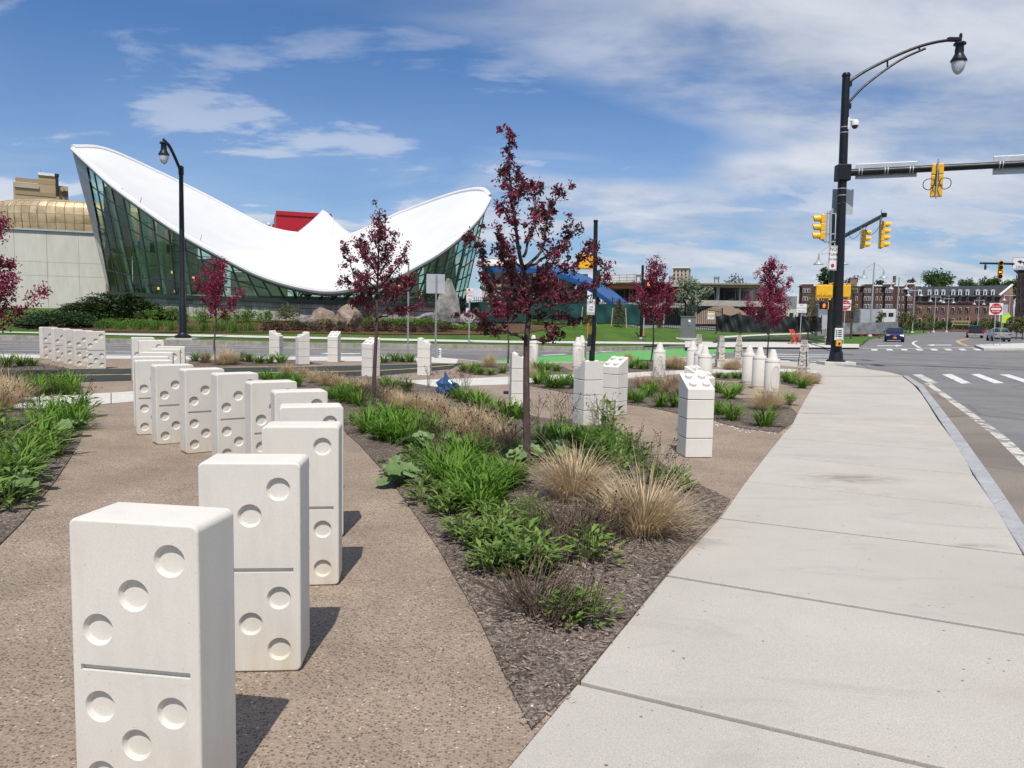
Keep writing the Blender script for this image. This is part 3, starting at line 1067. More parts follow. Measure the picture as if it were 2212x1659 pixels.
# ---- the far side of the street
FK = [(-500, 722), (-200, 729), (0, 734), (85, 736), (234, 742), (384, 744.5), (515, 747), (633, 751), (765, 752), (936, 754), (1094, 756), (1257, 760), (1390, 757), (1480, 753), (1600, 752), (1700, 752), (1853, 753), (1866, 745), (1878, 735.5), (1905, 730), (1960, 725.5), (2003, 722)]
fk = [G(x, y, ROAD) for x, y in FK]
YB = sorted((p.x, p.y) for p in fk[:17])
AT = [(-60, 1.5), (-36, 1.42), (-22, 1.05), (-6, 0.86), (4, 0.90), (8.5, 1.12), (10.5, 0.75), (13.5, 0.16), (18, 0.42), (22, 0.58), (26, 0.30), (32, 0.06), (60, 0.0)]


def T(X, Y):
    return interp([(8.5, 0.12), (12.5, -0.05), (26, -0.05), (30, 0.03)], X) + interp(AT, X) * smooth01((Y - interp(YB, X) - 5) / 9.0)


def GT(px, py, lift=0.0):
    """where the far bank shows at a picture point"""
    d = ray(px, py)
    y, best = 34.0, None
    while y < 160:
        t_ = y / d.y
        x, z = d.x * t_, CAM_H + d.z * t_
        if z <= T(x, y) + lift:
            lo, hi = y - 0.5, y
            for _ in range(16):
                m = (lo + hi) / 2
                t_ = m / d.y
                if CAM_H + d.z * t_ <= T(d.x * t_, m) + lift:
                    hi = m
                else:
                    lo = m
            t_ = hi / d.y
            return Vector((d.x * t_, hi, T(d.x * t_, hi) + lift))
        y += 0.5
    return D(px, py, 90.0)


cols = []
for (a, b) in zip(fk, fk[1:]):
    n = max(2, int((b - a).length / 0.8))
    n = min(n, 40)
    cols += [a.lerp(b, k / n) for k in range(n)]
cols.append(fk[-1])
rows = []
ts = [0.006, 0.03, 0.06, 0.09, 0.12, 0.15, 0.18, 0.21, 0.24, 0.27, 0.30, 0.34, 0.38, 0.43, 0.5, 0.6, 0.75, 1.0, 1.5]
for k in ts:
    rows.append([(p.x * (1 + k), p.y * (1 + k), T(p.x * (1 + k), p.y * (1 + k))) for p in cols])
MB().grid(rows).build('far_lawn', 'lawn', smooth=80, kind='structure')
fki = [p * 1.008 for p in fk]
fkm = MB()
for a, b, c, d in zip(fk, fk[1:], fki, fki[1:]):
    za_, zb_ = T(a.x, a.y + 0.1) - 0.04, T(b.x, b.y + 0.1) - 0.04
    fkm.add([(a.x, a.y, -0.4), (b.x, b.y, -0.4), (b.x, b.y, zb_), (a.x, a.y, za_), (c.x, c.y, za_), (d.x, d.y, zb_)], [(0, 1, 2, 3), (3, 2, 5, 4)])
fkerb = fkm.build('far_kerb', 'joint_dark', kind='structure')
for sl, kz in ((slice(0, 13), 0.125), (slice(12, 14), 0.04), (slice(13, 18), -0.045), (slice(17, 30), 0.035)):
    kerb_run([Vector((p.x, p.y, 0)) * 0.9995 for p in fk[sl]], [Vector((p.x, p.y, 0)) * 1.006 for p in fk[sl]], fkerb, 'concrete_old', kz, 3.0, 0.3)
gut = MB()
for a, b in zip(fk, fk[1:]):
    a2, b2 = a * 0.988, b * 0.988
    gut.poly([(a2.x, a2.y, ROAD + 0.004), (b2.x, b2.y, ROAD + 0.004), (b.x, b.y, ROAD + 0.006), (a.x, a.y, ROAD + 0.006)])
gut.build('far_gutter', 'concrete_old', kind='structure')


def ribbon(name, up, dn, mat, lift=0.03, n=10, m=4, **kw):
    """a strip lying on the far bank between two picture curves given as (x, y) tables"""
    x0, x1 = max(up[0][0], dn[0][0]), min(up[-1][0], dn[-1][0])
    k = max(n, int((x1 - x0) / 14))
    rows_ = []
    for j in range(m + 1):
        r_ = []
        for i in range(k + 1):
            x = lerp(x0, x1, i / k)
            y = lerp(interp(dn, x), interp(up, x), j / m)
            r_.append(tuple(GT(x, y, lift)))
        rows_.append(r_)
    kw.setdefault('kind', 'structure')
    return MB().grid(rows_).build(name, mat, smooth=60, **kw)


ribbon('far_pavement', [(-300, 709), (0, 716), (258, 720), (469, 723), (673, 727.6), (842, 730.8), (988, 734), (1094, 735.8), (1352, 738), (1480, 740)],
       [(-300, 711.5), (0, 718), (258, 724), (469, 727.6), (673, 732), (842, 735.4), (988, 738.5), (1094, 740.6), (1352, 742.5), (1480, 744)], 'concrete_light', 0.04)
ribbon('far_corner_pavement', [(1480, 737), (1560, 739), (1640, 738.5), (1720, 740), (1800, 742), (1856, 743)], [(1390, 749), (1480, 750), (1600, 750), (1700, 750.3), (1856, 751)], 'concrete_light', 0.03)
ribbon('far_cycle_path', [(1540, 737), (1600, 729), (1700, 727), (1780, 722), (1860, 717), (1950, 716)], [(1540, 741), (1600, 737), (1700, 735), (1780, 731), (1860, 724), (1950, 720)], 'asphalt_cycle', 0.035)
ribbon('far_pavement', [(1560, 726), (1640, 722), (1740, 719), (1860, 713)], [(1560, 730), (1640, 725), (1740, 721.5), (1860, 715)], 'concrete_light', 0.05)
ribbon('far_planting_bed', [(30, 690), (150, 690), (350, 694), (560, 693), (760, 692), (1000, 694), (1060, 695), (1240, 697)], [(30, 705), (100, 712), (258, 716), (469, 718.5), (673, 719), (842, 722), (988, 722), (1060, 722), (1140, 718), (1240, 701)], 'mulch_far', 0.05, kind='structure')
# traffic island
_, isl = sheet('traffic_island', [(2105, 745), (2126, 752.5), (2330, 752), (2330, 738), (2122, 743.5)], 0.03, 'concrete_light', 0.2)


# ---------------------------------------------------------------- the museum with its white tent roof
def spline(pts, n):
    """Catmull-Rom through the points, n samples a span"""
    p = [pts[0] * 2 - pts[1]] + pts + [pts[-1] * 2 - pts[-2]]
    out = []
    for i in range(1, len(p) - 2):
        for k in range(n):
            t_ = k / n
            a, b, c, d = p[i - 1], p[i], p[i + 1], p[i + 2]
            out.append(0.5 * ((2 * b) + (c - a) * t_ + (2 * a - 5 * b + 4 * c - d) * t_ ** 2 + (3 * b - a - 3 * c + d) * t_ ** 3))
    out.append(pts[-1])
    return out


FE = [(158, 321, 60), (198, 358, 58), (245, 400, 56.5), (320, 455, 54.5), (400, 508, 53), (480, 552, 52), (560, 592, 51), (640, 617, 50.3), (715, 627, 50), (790, 615, 50.3), (850, 598, 51), (905, 570, 52), (950, 543, 53), (1000, 503, 55), (1035, 466, 57.5), (1057, 428, 60)]
BE = [(157, 316, 60.2), (228, 322, 63), (330, 366, 66), (450, 425, 69), (560, 483, 71), (600, 497, 72), (640, 504, 72.5), (700, 508, 72.5), (755, 507, 72.5), (800, 490, 71.5), (850, 466, 70), (900, 446, 68), (960, 424, 65), (1008, 411, 62.5), (1043, 409, 60.7), (1058, 422, 60.2)]
fe = spline([D(*p) for p in FE], 6)
be = spline([D(*p) for p in BE], 6)
NV = 26
apex = D(700, 449, 57)
cz0 = 4.25
roof = []
for j in range(NV + 1):
    v = j / NV
    row = []
    for a, b in zip(fe, be):
        p = a.lerp(b, v)
        span = (b - a).length
        p.z -= math.sin(math.pi * v) * 0.035 * span
        r = math.hypot(p.x - apex.x, (p.y - apex.y) * 0.85)
        ang = math.atan2(p.y - apex.y, p.x - apex.x)
        x = r / 9.6
        if x < 1:
            p.z += (apex.z - cz0) * (1 - x) ** 2.25 * min(1, 4.0 * v) * (1 + 0.05 * math.cos(ang * 6 + 1.3) * min(1, x * 3))
        row.append(p)
    roof.append(row)
mz = T(D(700, 690, 50).x, 50)
museum = empty('museum', (D(640, 690, 55).x, 55, 1.0), 0, 'museum atrium under a white two-winged tent roof with leaning green glass walls', 'museum building')
OFF = -museum.location


def mpart(mb, name, mat, parent=None, **kw):
    """a part given in world places, moved into its thing"""
    par = parent or museum
    o_ = par.location if par.parent is None else par.parent.location + par.location
    mb.v = [(x - o_.x, y - o_.y, z - o_.z) for x, y, z in mb.v]
    return mb.build(name, mat, par, **kw)


rf = mpart(MB().grid([[tuple(p) for p in r] for r in roof]), 'roof', 'white_membrane', smooth=60)
rf.location = (0, 0, 0)
mpart(MB().tube([p + Vector((0, 0, -0.05)) for p in fe], 0.20, 8), 'roof_edge', 'white_membrane', smooth=True)
mpart(MB().tube([p + Vector((0, 0, -0.05)) for p in be], 0.20, 8), 'roof_edge', 'white_membrane', smooth=True)
mpart(MB().tube([p + Vector((0, 0.10, -0.30)) for p in fe], 0.10, 6), 'gutter', 'gutter_grey', smooth=True)
# raised seam inside each tip
for sl in ((2, 14), (len(fe) - 15, len(fe) - 3)):
    pts = [Vector(roof[2][i]) + Vector((0, 0, 0.03)) for i in range(*sl)]
    mpart(MB().tube(pts, 0.07, 6), 'roof_seam', 'white_membrane', smooth=True)
ridge = [Vector(min((r for r in row), key=lambda p: abs(p.x - lerp(D(716, 620, 51).x, apex.x, j / 10)))) + Vector((0, 0, 0.02)) for j, row in enumerate(roof[1:12])]
mpart(MB().tube(ridge, 0.05, 6), 'roof_seam', 'white_membrane', smooth=True)
for x, y in ((302, 440), (432, 521)):
    mpart(MB().beam(D(x, y, 54), D(x + 4, y - 14, 54), 0.03), 'lightning_rod', 'steel_dull')

BASE = [(239, 629, 58.5), (290, 632, 56.8), (350, 635.5, 55), (450, 639, 53), (560, 643, 51.8), (640, 646, 51.2), (715, 648, 50.9), (790, 650, 51.2), (850, 652, 51.8), (920, 654, 53.5), (975, 656, 56), (1002, 658, 58.5)]
bs = spline([D(*p) for p in BASE], 8)


def curve_at(c, t_):
    x = t_ * (len(c) - 1)
    i = min(int(x), len(c) - 2)
    return c[i].lerp(c[i + 1], x - i)


NC = 33
top_at = lambda t_: curve_at(fe, 0.035 + t_ * 0.93) + Vector((0, 0.42, -0.36))
bot_at = lambda t_: curve_at(bs, t_)
frame = MB()
for i in range(NC + 1):
    t_ = i / NC
    a, b = bot_at(t_), top_at(t_)
    mpart(MB().beam(a, b, 0.075, 0.12), 'mullion', 'frame_dark')
for i in range(NC):
    t0, t1 = i / NC, (i + 1) / NC
    a0, b0, a1, b1 = bot_at(t0), top_at(t0), bot_at(t1), top_at(t1)
    h = ((b0 - a0).length + (b1 - a1).length) / 2
    nr = 6 if h > 5 else (5 if h > 3.5 else (4 if h > 2.4 else (2 if h > 1.3 else 1)))
    for k in range(nr):
        q = [a0.lerp(b0, k / nr), a1.lerp(b1, k / nr), a1.lerp(b1, (k + 1) / nr), a0.lerp(b0, (k + 1) / nr)]
        if k:
            mpart(MB().beam(q[0], q[1], 0.05, 0.08), 'transom', 'frame_dark')
        mpart(MB().poly(q), 'glass_pane', 'green_glass')
# sloping props and cross arms behind the glass
for i in range(1, NC, 2):
    t_ = i / NC
    a, b = bot_at(t_), top_at(t_)
    if (b - a).length < 2.2:
        continue
    ins = Vector((0.0, 1.1, 0)) + Vector((0.5 if t_ < 0.5 else -0.5, 0, 0))
    p = MB().tube([a + ins, b + ins * 0.8], 0.13, 8)
    post = mpart(p, 'leaning_column', 'frame_green', smooth=True)
    for k in range(1, 6):
        c = a.lerp(b, k / 6)
        mpart(MB().beam(c + Vector((0, 0.06, 0)), c + ins * 0.95, 0.04), 'cross_arm', 'frame_dark')
def roof_z(x, y):
    return min(((p.x - x) ** 2 + (p.y - y) ** 2, p.z) for row in roof for p in row)[1]


# what stands inside
floor = [tuple(p[:2]) for p in bs] + [(bs[-1].x, 70), (bs[0].x, 70)]
mpart(MB().prism(floor, bs[0].z - 0.6, bs[0].z - 0.25), 'inside_floor', 'inside_floor')
for x0, x1, y0, y1, Y in ((290, 420, 548, 640, 62.5), (428, 480, 560, 640, 62), (500, 620, 590, 645, 61), (830, 905, 590, 655, 61), (915, 985, 570, 655, 62.5)):
    a, b = D(x0, y1, Y), D(x1, y0, Y)
    b.z = min(b.z, min(roof_z(lerp(a.x, b.x, k / 4), Y) for k in range(5)) - 0.7)
    mpart(MB().box(((a.x + b.x) / 2, Y, (a.z + b.z) / 2), (b.x - a.x, 0.3, b.z - a.z)), 'inside_wall', 'inside_wall')
for x, Y, r, hh, mt in ((258, 61, 0.95, 9.5, 'timber'), (315, 60.5, 0.35, 8.0, 'frame_green'), (352, 60, 0.3, 7, 'frame_green'), (402, 59.5, 0.9, 6.0, 'steel_dull'), (958, 60, 0.9, 7.0, 'steel_dull'), (925, 59, 0.3, 6, 'frame_green'), (890, 58, 0.3, 5, 'frame_green')):
    a = D(x, 640, Y)
    hh = min(hh, min(roof_z(a.x + sx * r, Y - r) for sx in (-1, 0, 1)) - bs[0].z - 0.3)
    mpart(MB().lathe([(r, 0), (r, hh)], 16, (a.x, a.y, bs[0].z - 0.3)), 'inside_column', mt, smooth=True)
for x, y in ((372, 588), (378, 629), (342, 623), (418, 600), (862, 618)):
    c = D(x, y, 58)
    mpart(MB().box(c, (0.12, 0.12, 0.2)), 'inside_lamp', 'lit_indoor')
for k in range(26):
    rr_ = random.Random(900 + k)
    t_ = rr_.uniform(0.03, 0.97)
    a = bot_at(t_)
    m = MB()
    for q in range(14):
        an, ln = rr_.uniform(0, 6.28), rr_.uniform(0.5, 1.15)
        p0 = a + Vector((0, 1.9, -0.2))
        m.poly([p0, p0 + Vector((math.cos(an) * ln * 0.5 - 0.05, math.sin(an) * ln * 0.3, ln * 0.8)), p0 + Vector((math.cos(an) * ln, math.sin(an) * ln * 0.5, ln * rr_.uniform(0.5, 1.1))), p0 + Vector((math.cos(an) * ln * 0.5 + 0.06, math.sin(an) * ln * 0.3, ln * 0.7))])
    mpart(m, 'inside_plant', 'tree_green')
# metal panels that close the left end, white fin at the right end
ends = [(157, 330, 186, 356), (165, 362, 193, 395), (176, 405, 202, 440), (190, 455, 212, 490), (203, 508, 222, 540), (216, 560, 231, 588), (228, 610, 240, 630)]
for (x0, y0, x1, y1), (x2, y2, x3, y3) in zip(ends, ends[1:]):
    q = [D(x0, y0, 60.4), D(x1, y1, 58.9), D(x3, y3, 58.7), D(x2, y2, 60.2)]
    mpart(MB().poly(q).poly([p + Vector((0.12, 0.1, 0)) for p in q[::-1]]), 'end_panel', 'steel_dull' if y0 < 500 else 'wall_pale')
# plinth: dark sill, a band of boards and long upright boards below
pl_m = MB()
sill = MB()
pw = [curve_at(bs, k / 240) for k in range(241)]
wall = empty('plinth_wall', (0, 0, 0))
wall.parent = museum
for a, b in zip(pw[::4], pw[4::4]):
    mid = (a + b) / 2
    sill.beam((a.x, a.y - 0.12, a.z - 0.13), (b.x, b.y - 0.12, b.z - 0.13), 0.45, 0.26)
    pl_m.beam((a.x, a.y + 0.25, a.z - 1.6), (b.x, b.y + 0.25, b.z - 1.6), 0.3, 2.7)
mpart(sill, 'sill', 'frame_dark')
pl_m.v = [(x + OFF.x, y + OFF.y, z + OFF.z) for x, y, z in pl_m.v]
pl_m.build('wall_core', 'dark_inside', wall)
acc, last = 0.0, pw[0]
brd = random.Random(5)
cuts = [pw[0]]
for p in pw[1:]:
    acc += (p - last).length
    last = p
    if acc > 0.36:
        cuts.append(p)
        acc = 0.0
for i, (a, b) in enumerate(zip(cuts, cuts[1:])):
    d = (b - a).normalized() * 0.008
    zt = a.z - 0.62
    zb = T(a.x, a.y) - 0.3
    off = brd.uniform(-0.02, 0.02)
    p, q = a + d, b - d
    m = MB().beam((p.x + OFF.x, p.y + 0.02 + off + OFF.y, (zt + zb) / 2 + OFF.z), (q.x + OFF.x, q.y + 0.02 + off + OFF.y, (zt + zb) / 2 + OFF.z), 0.09, zt - zb)
    m.build('plank', 'wood_grey', wall)
    if i % 2 == 0 and i + 2 < len(cuts):
        q = cuts[i + 2] - d
        MB().beam((p.x + OFF.x, p.y + OFF.y - 0.03, a.z - 0.43 + OFF.z), (q.x + OFF.x, q.y + OFF.y - 0.03, q.z - 0.43 + OFF.z), 0.10, 0.32).build('plank', 'wood_grey', wall)

# ---------------------------------------------------------------- neighbours of the museum
def building(name, loc, label, cat='building', group=None, yaw=0.0):
    return empty(name, loc, R(yaw), label, cat, group)


def on_front(par, px, py, Y):
    """a picture point on a plane parallel to a building's front, in the building's own axes"""
    o_ = par.location
    yw = par.rotation_euler.z
    n = Vector((-math.sin(yw), math.cos(yw), 0))
    t_ = Vector((math.cos(yw), math.sin(yw), 0))
    d = ray(px, py)
    k = Y - o_.y
    s_ = (Vector((o_.x, o_.y, 0)).dot(n) + k) / d.dot(n)
    p = Vector((d.x * s_, d.y * s_, CAM_H + d.z * s_)) - o_
    return Vector((p.dot(t_), k, p.z))


def bbox(par, name, x0, x1, y0, y1, Y, dep, mat, bevel=0.0, parent=None):
    """a block whose front shows between picture points, with real depth behind it"""
    a, b = on_front(par, x0, y1, Y), on_front(par, x1, y0, Y)
    m = MB().box(((a.x + b.x) / 2, a.y + dep / 2, (a.z + b.z) / 2), (abs(b.x - a.x), dep, abs(b.z - a.z)))
    return m.build(name, mat, parent or par, bevel=bevel)


pre = building('precast_building', D(100, 668, 62), 'pale ribbed precast concrete wall left of the white roofed museum')
xs = [-120, -36, 34, 104, 172.6, 246]
zr = [D(104, y, 62).z for y in (668, 595, 565, 497)]
zr[0] -= 1.2
for i in range(5):
    Ya, Yb_ = 60.5 + i * 0.8, 60.5 + (i + 1) * 0.8
    a, b = D(xs[i], 600, Ya), D(xs[i + 1], 600, Yb_)
    d = (b - a).normalized()
    for k in range(3):
        z0, z1 = zr[k] + 0.008, zr[k + 1] - 0.008
        p, q = a + d * 0.010 - pre.location, b - d * 0.010 - pre.location
        zc = (z0 + z1) / 2 - pre.location.z
        MB().beam((p.x, p.y, zc), (q.x, q.y, zc), 0.3, z1 - z0).build('panel', 'ribbed_precast', pre)
    p, q = a - pre.location, b - pre.location
    MB().beam((p.x, p.y + 0.3, zr[0] + 3 - pre.location.z), (q.x, q.y + 0.3, zr[0] + 3 - pre.location.z), 0.3, 6.0).build('backing', 'gutter_grey', pre)
    MB().beam((p.x, p.y - 0.05, zr[3] + 0.07 - pre.location.z), (q.x, q.y - 0.05, zr[3] + 0.07 - pre.location.z), 0.5, 0.14).build('coping', 'sign_back', pre)

c0 = D(84, 497, 69)
drum = building('drum_building', (c0.x, 78, c0.z), 'round drum clad in bulging gold metal panels behind the precast wall')
zt = D(84, 430, 69.5).z - c0.z
prof = [(8.95, -0.5), (9.1, 0.25 * zt), (9.18, 0.52 * zt), (9.08, 0.76 * zt), (8.7, 0.93 * zt), (7.9, zt * 1.03)]
NS = 76
for i in range(NS):
    a0, a1 = (i + 0.04) / NS * 2 * math.pi, (i + 0.96) / NS * 2 * math.pi
    if math.sin((a0 + a1) / 2) > 0.35:
        continue
    tw = random.Random(i).uniform(-0.05, 0.05)
    for k, ((r0, z0), (r1, z1)) in enumerate(zip(prof, prof[1:])):
        e = random.Random(i * 9 + k).uniform(-0.04, 0.04)
        g = 0.02
        vs = [(r0 * math.cos(a0) + e, r0 * math.sin(a0), z0 + g), ((r0 + tw) * math.cos(a1) - e, (r0 + tw) * math.sin(a1), z0 + g), ((r1 + tw) * math.cos(a1), (r1 + tw) * math.sin(a1), z1), (r1 * math.cos(a0), r1 * math.sin(a0), z1)]
        am = (a0 + a1) / 2
        cc = tuple(sum(v[j] for v in vs) / 4 + (0.05 * (math.cos(am), math.sin(am), 0)[j]) for j in range(3))
        MB().add(vs + [cc], [(0, 1, 4), (1, 2, 4), (2, 3, 4), (3, 0, 4)]).build('panel', 'gold_panel', drum, smooth=80)
    ca, sa = math.cos(a1 + 0.003), math.sin(a1 + 0.003)
    MB().tube([((r + 0.04) * ca, (r + 0.03) * sa, z) for r, z in prof], 0.03, 4).build('standing_seam', 'gold_panel', drum)
MB().lathe([(8.2, -1), (8.6, 0.2 * zt), (8.8, 0.6 * zt), (7.8, zt - 0.02), (0.1, zt * 1.06)], 48).build('drum_core', 'dark_inside', drum, smooth=True)

tan = building('tower_building', D(90, 470, 170), 'tan stepped rooftop block with a dark flue above the gold drum', yaw=31)
bbox(tan, 'wall', 32, 147, 403, 500, 170, 12, 'wall_tan')
bbox(tan, 'penthouse', 83, 121, 377, 404, 171, 9, 'wall_tan')
bbox(tan, 'penthouse', 121, 137, 404, 412, 169.5, 6, 'wall_tan')
bbox(tan, 'window', 136, 147, 413, 423, 169.6, 0.3, 'dark_inside')
bbox(tan, 'coping', 82, 122, 375.5, 377.5, 170.7, 9.4, 'white_paint')
bbox(tan, 'coping', 31, 84, 401.5, 403.5, 169.7, 12.4, 'wall_stone')
for z_ in (391, 418):
    bbox(tan, 'joint', 33, 121, z_, z_ + 0.8, 169.9 if z_ > 400 else 170.9, 0.1, 'timber')
a, b = on_front(tan, 124, 424, 169), on_front(tan, 124, 376, 169)
MB().lathe([(0.30, 0), (0.30, (b - a).z - 0.7), (0.42, (b - a).z - 0.6), (0.42, (b - a).z)], 12, a).build('flue', 'black_matt', tan, smooth=True)
for x, y in ((88, 364), (100, 369)):
    MB().beam(on_front(tan, x, 378, 171), on_front(tan, x, y, 171), 0.06).build('aerial', 'steel_dull', tan)

red = building('red_block', D(650, 520, 82), 'red rooftop box rising behind the white museum roof', yaw=19)
bbox(red, 'block', 597, 716, 463, 530, 82, 8, 'red_panel', 0.03)
bbox(red, 'trim', 596.6, 716.5, 462.2, 464, 81.9, 8.2, 'red_panel')
bbox(red, 'fin', 589, 593, 484, 498, 82, 2, 'red_panel')
a, b = D(580.5, 500, 81), D(580.5, 489, 81)
g_ = empty('roof_lamp', a, 0, 'small globe lamp on a post beside the red rooftop box', 'lamp')
MB().tube([(0, 0, 0), b - a], 0.05, 6).build('post', 'steel_dull', g_)
MB().lathe([(0.02, 0), (0.16, 0.08), (0.2, 0.2), (0.16, 0.33), (0.02, 0.4)], 10, b - a).build('globe', 'white_paint', g_, smooth=True)

ent = building('entrance_building', D(1110, 660, 70), 'pale entrance wall with a low white roof right of the museum')
bbox(ent, 'wall', 1040, 1098, 572, 690, 70, 10, 'wall_pale')
for k in range(3):
    bbox(ent, 'roof_band', 1036, 1120, 561 + k * 4.6, 564.5 + k * 4.6, 69.6 - 0.25 * k, 11, 'white_paint')
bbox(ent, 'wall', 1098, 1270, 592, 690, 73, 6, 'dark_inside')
for x in (1118, 1150, 1200, 1240):
    bbox(ent, 'column', x, x + 7, 590, 690, 71, 0.4, 'site_concrete')
bbox(ent, 'notice', 1206, 1214, 634, 643, 70.8, 0.05, 'sign_white')

can = building('blue_canopy', D(1220, 690, 64), 'curved bright blue metal canopy roof on dark trusses')
ARC = [(1046, 580), (1080, 577), (1120, 577), (1160, 580), (1195, 586), (1230, 597), (1262, 612), (1290, 629), (1315, 647), (1338, 667), (1350, 680)]
ca_ = spline([D(x, y, 63) for x, y in ARC], 3)
m = MB()
for k in range(len(ca_) - 1):
    p, q = ca_[k] - can.location, ca_[k + 1] - can.location
    dv = Vector((1.7, 6.0, 0.5))
    MB().poly([p, q, q + dv, p + dv]).poly([p, p + Vector((0, 0, -0.42)), q + Vector((0, 0, -0.42)), q]).poly([p + Vector((0, 0.02, -0.42)), p + dv + Vector((0, 0, -0.42)), q + dv + Vector((0, 0, -0.42)), q + Vector((0, 0.02, -0.42))]).build('roof_sheet', 'blue_roof', can)
for yy in (0.6, 3.5, 6.5):
    lo = []
    for k in range(0, len(ca_), 2):
        p = ca_[k] - can.location + Vector((0, yy, -0.5))
        lo.append(p + Vector((-0.35, 0, -1.1)))
    tr_ = MB()
    for k in range(len(lo) - 1):
        tr_.beam(lo[k], lo[k + 1], 0.10)
        p = ca_[2 * k] - can.location + Vector((0, yy, -0.45))
        q = ca_[min(2 * k + 2, len(ca_) - 1)] - can.location + Vector((0, yy, -0.45))
        tr_.beam(lo[k], q, 0.07).beam(lo[k], p, 0.07)
    tr_.build('truss', 'frame_dark', can)
for x in (1060, 1130, 1200, 1290):
    p = D(x, 690, 66)
    MB().lathe([(0.16, -0.5), (0.16, 4.2)], 10, p - can.location).build('column', 'frame_dark', can)


def fence_run(pts, label, panel=None, top=None, name='fence'):
    """pts: (picture x, y of foot, y of head, depth)"""
    P0 = [(D(x, yb, Y), D(x, yt, Y)) for x, yb, yt, Y in pts]
    root = empty(name, P0[0][0], 0, label, 'fence')
    pk = MB()
    for (a, b), (c, d) in zip(P0, P0[1:]):
        n = max(2, int((c - a).length / 0.16))
        for k in range(n):
            p, q = a.lerp(c, k / n), b.lerp(d, k / n)
            pk.beam(p - root.location, q - root.location, 0.035)
        n2 = max(1, round((c - a).length / 2.4))
        for k in range(n2 + 1):
            p, q = a.lerp(c, k / n2), b.lerp(d, k / n2)
            MB().beam(p - root.location, q + Vector((0, 0, 0.1)) - root.location, 0.09).build('post', 'black_matt', root)
        for h in (0.12, 0.86):
            MB().beam(a.lerp(b, h) - root.location, c.lerp(d, h) - root.location, 0.05).build('rail', 'black_matt', root)
    tag(pk.build('pickets', 'black_matt', root), kind='stuff')
    return root


fence_run([(1016, 700, 641, 60.3), (1200, 701, 643, 60.3), (1385, 704, 645, 60.3)], 'black iron picket fence rising behind the green screen cloth')
fence_run([(1386, 704, 646, 60.3), (1480, 710, 652, 60), (1560, 717, 668, 60)], 'black iron picket fence between the maroon tree and the dark cloth')


def cloth(name, label, pts, mat, amp, seed, n=90, m=7, post=None):
    P0 = [(D(x, yb, Y), D(x, yt, Y)) for x, yb, yt, Y in pts]
    r_ = random.Random(seed)
    ph = [r_.uniform(0, 6.28) for _ in range(8)]
    root = empty(name, P0[0][0], 0, label, 'fence screen')
    rows_ = []
    for j in range(m + 1):
        rw = []
        for i in range(n + 1):
            x = i / n * (len(P0) - 1)
            k = min(int(x), len(P0) - 2)
            a, b = P0[k][0].lerp(P0[k + 1][0], x - k), P0[k][1].lerp(P0[k + 1][1], x - k)
            v = j / m
            sag = amp * 1.2 * abs(math.sin(i / n * 22 + ph[0])) * (v > 0.9)
            p = a.lerp(b, v) + Vector((0, amp * (math.sin(i * 0.7 + v * 3 + ph[1]) + 0.7 * math.sin(i * 0.31 - v * 5 + ph[2])) * (0.4 + math.sin(v * 3.1)), -sag))
            rw.append(p - root.location)
        rows_.append(rw)
    MB().grid(rows_).build('cloth', mat, root, smooth=80)
    for i in range(len(P0)):
        MB().beam(P0[i][0] + Vector((0, 0.15, -0.2)) - root.location, P0[i][1] + Vector((0, 0.15, 0.05)) - root.location, 0.06).build('post', 'black_matt', root)
    return root


cloth('fence_screen', 'dark teal screen cloth on the fence behind the mulch bed', [(1016, 695, 651, 59.8), (1100, 696, 652, 59.8), (1200, 697, 654, 59.8), (1300, 698, 655.5, 59.8), (1386, 700, 657, 59.8)], 'screen_green', 0.05, 3)
cloth('fence_screen', 'sagging black screen cloth on the fence left of the crossing poles', [(1548, 716, 679, 58.8), (1600, 719, 676, 58.8), (1660, 718, 679, 59.5), (1720, 719, 681, 60), (1776, 716, 682, 60)], 'screen_black', 0.13, 8)
cs = empty('caution_sign', D(1536, 681, 59.5), 0, 'small white and yellow caution sign on the iron fence', 'sign')
cs.scale = (0.52, 0.52, 0.62)
MB().box((0, 0, 0), (1.0, 0.03, 1.0)).build('plate', 'sign_white', cs)
MB().box((0, -0.02, 0.39), (0.98, 0.02, 0.2)).build('header', 'sign_yellow', cs)
put('lettering', text_mesh('CAUTION', 'sign_black', 0.19, 0.01), None, cs, (0, -0.035, 0.39))
put('lettering', text_mesh('AUTHORIZED\nPERSONNEL\nONLY', 'sign_black', 0.155, 0.01), None, cs, (0, -0.02, -0.12))

# ---------------------------------------------------------------- building site
site = building('building_under_construction', D(1450, 690, 105), 'concrete frame building under construction with timber formwork and guard rails', yaw=-10)
for x0, x1, y0, y1, mt in ((1283, 1450, 611, 618, 'site_concrete'), (1450, 1650, 613, 619, 'site_concrete'), (1480, 1690, 651, 660, 'site_concrete'), (1300, 1480, 655, 662, 'site_concrete')):
    bbox(site, 'floor_slab', x0, x1, y0, y1, 105, 14, mt)
for x, w in ((1372, 12), (1300, 5), (1432, 7), (1500, 7), (1545, 10), (1594, 7), (1630, 8), (1668, 6)):
    bbox(site, 'column', x, x + w, 618, 700, 105.5, 0.8, 'site_concrete')
for k, (x0, x1, y) in enumerate(((1285, 1330, 610), (1330, 1395, 609), (1395, 1450, 610.5), (1480, 1530, 611.5), (1530, 1590, 612), (1590, 1645, 612.5))):
    bbox(site, 'formwork', x0, x1, y, y + 2.2, 104.2, 13, 'timber')
bbox(site, 'formwork', 1312, 1390, 619, 622.5, 104.6, 0.3, 'form_orange')
bbox(site, 'formwork', 1395, 1440, 619, 621.5, 104.6, 0.3, 'form_orange')
rl = MB()
for x in range(1290, 1372, 16):
    rl.beam(on_front(site, x, 612, 106), on_front(site, x, 593, 106), 0.09)
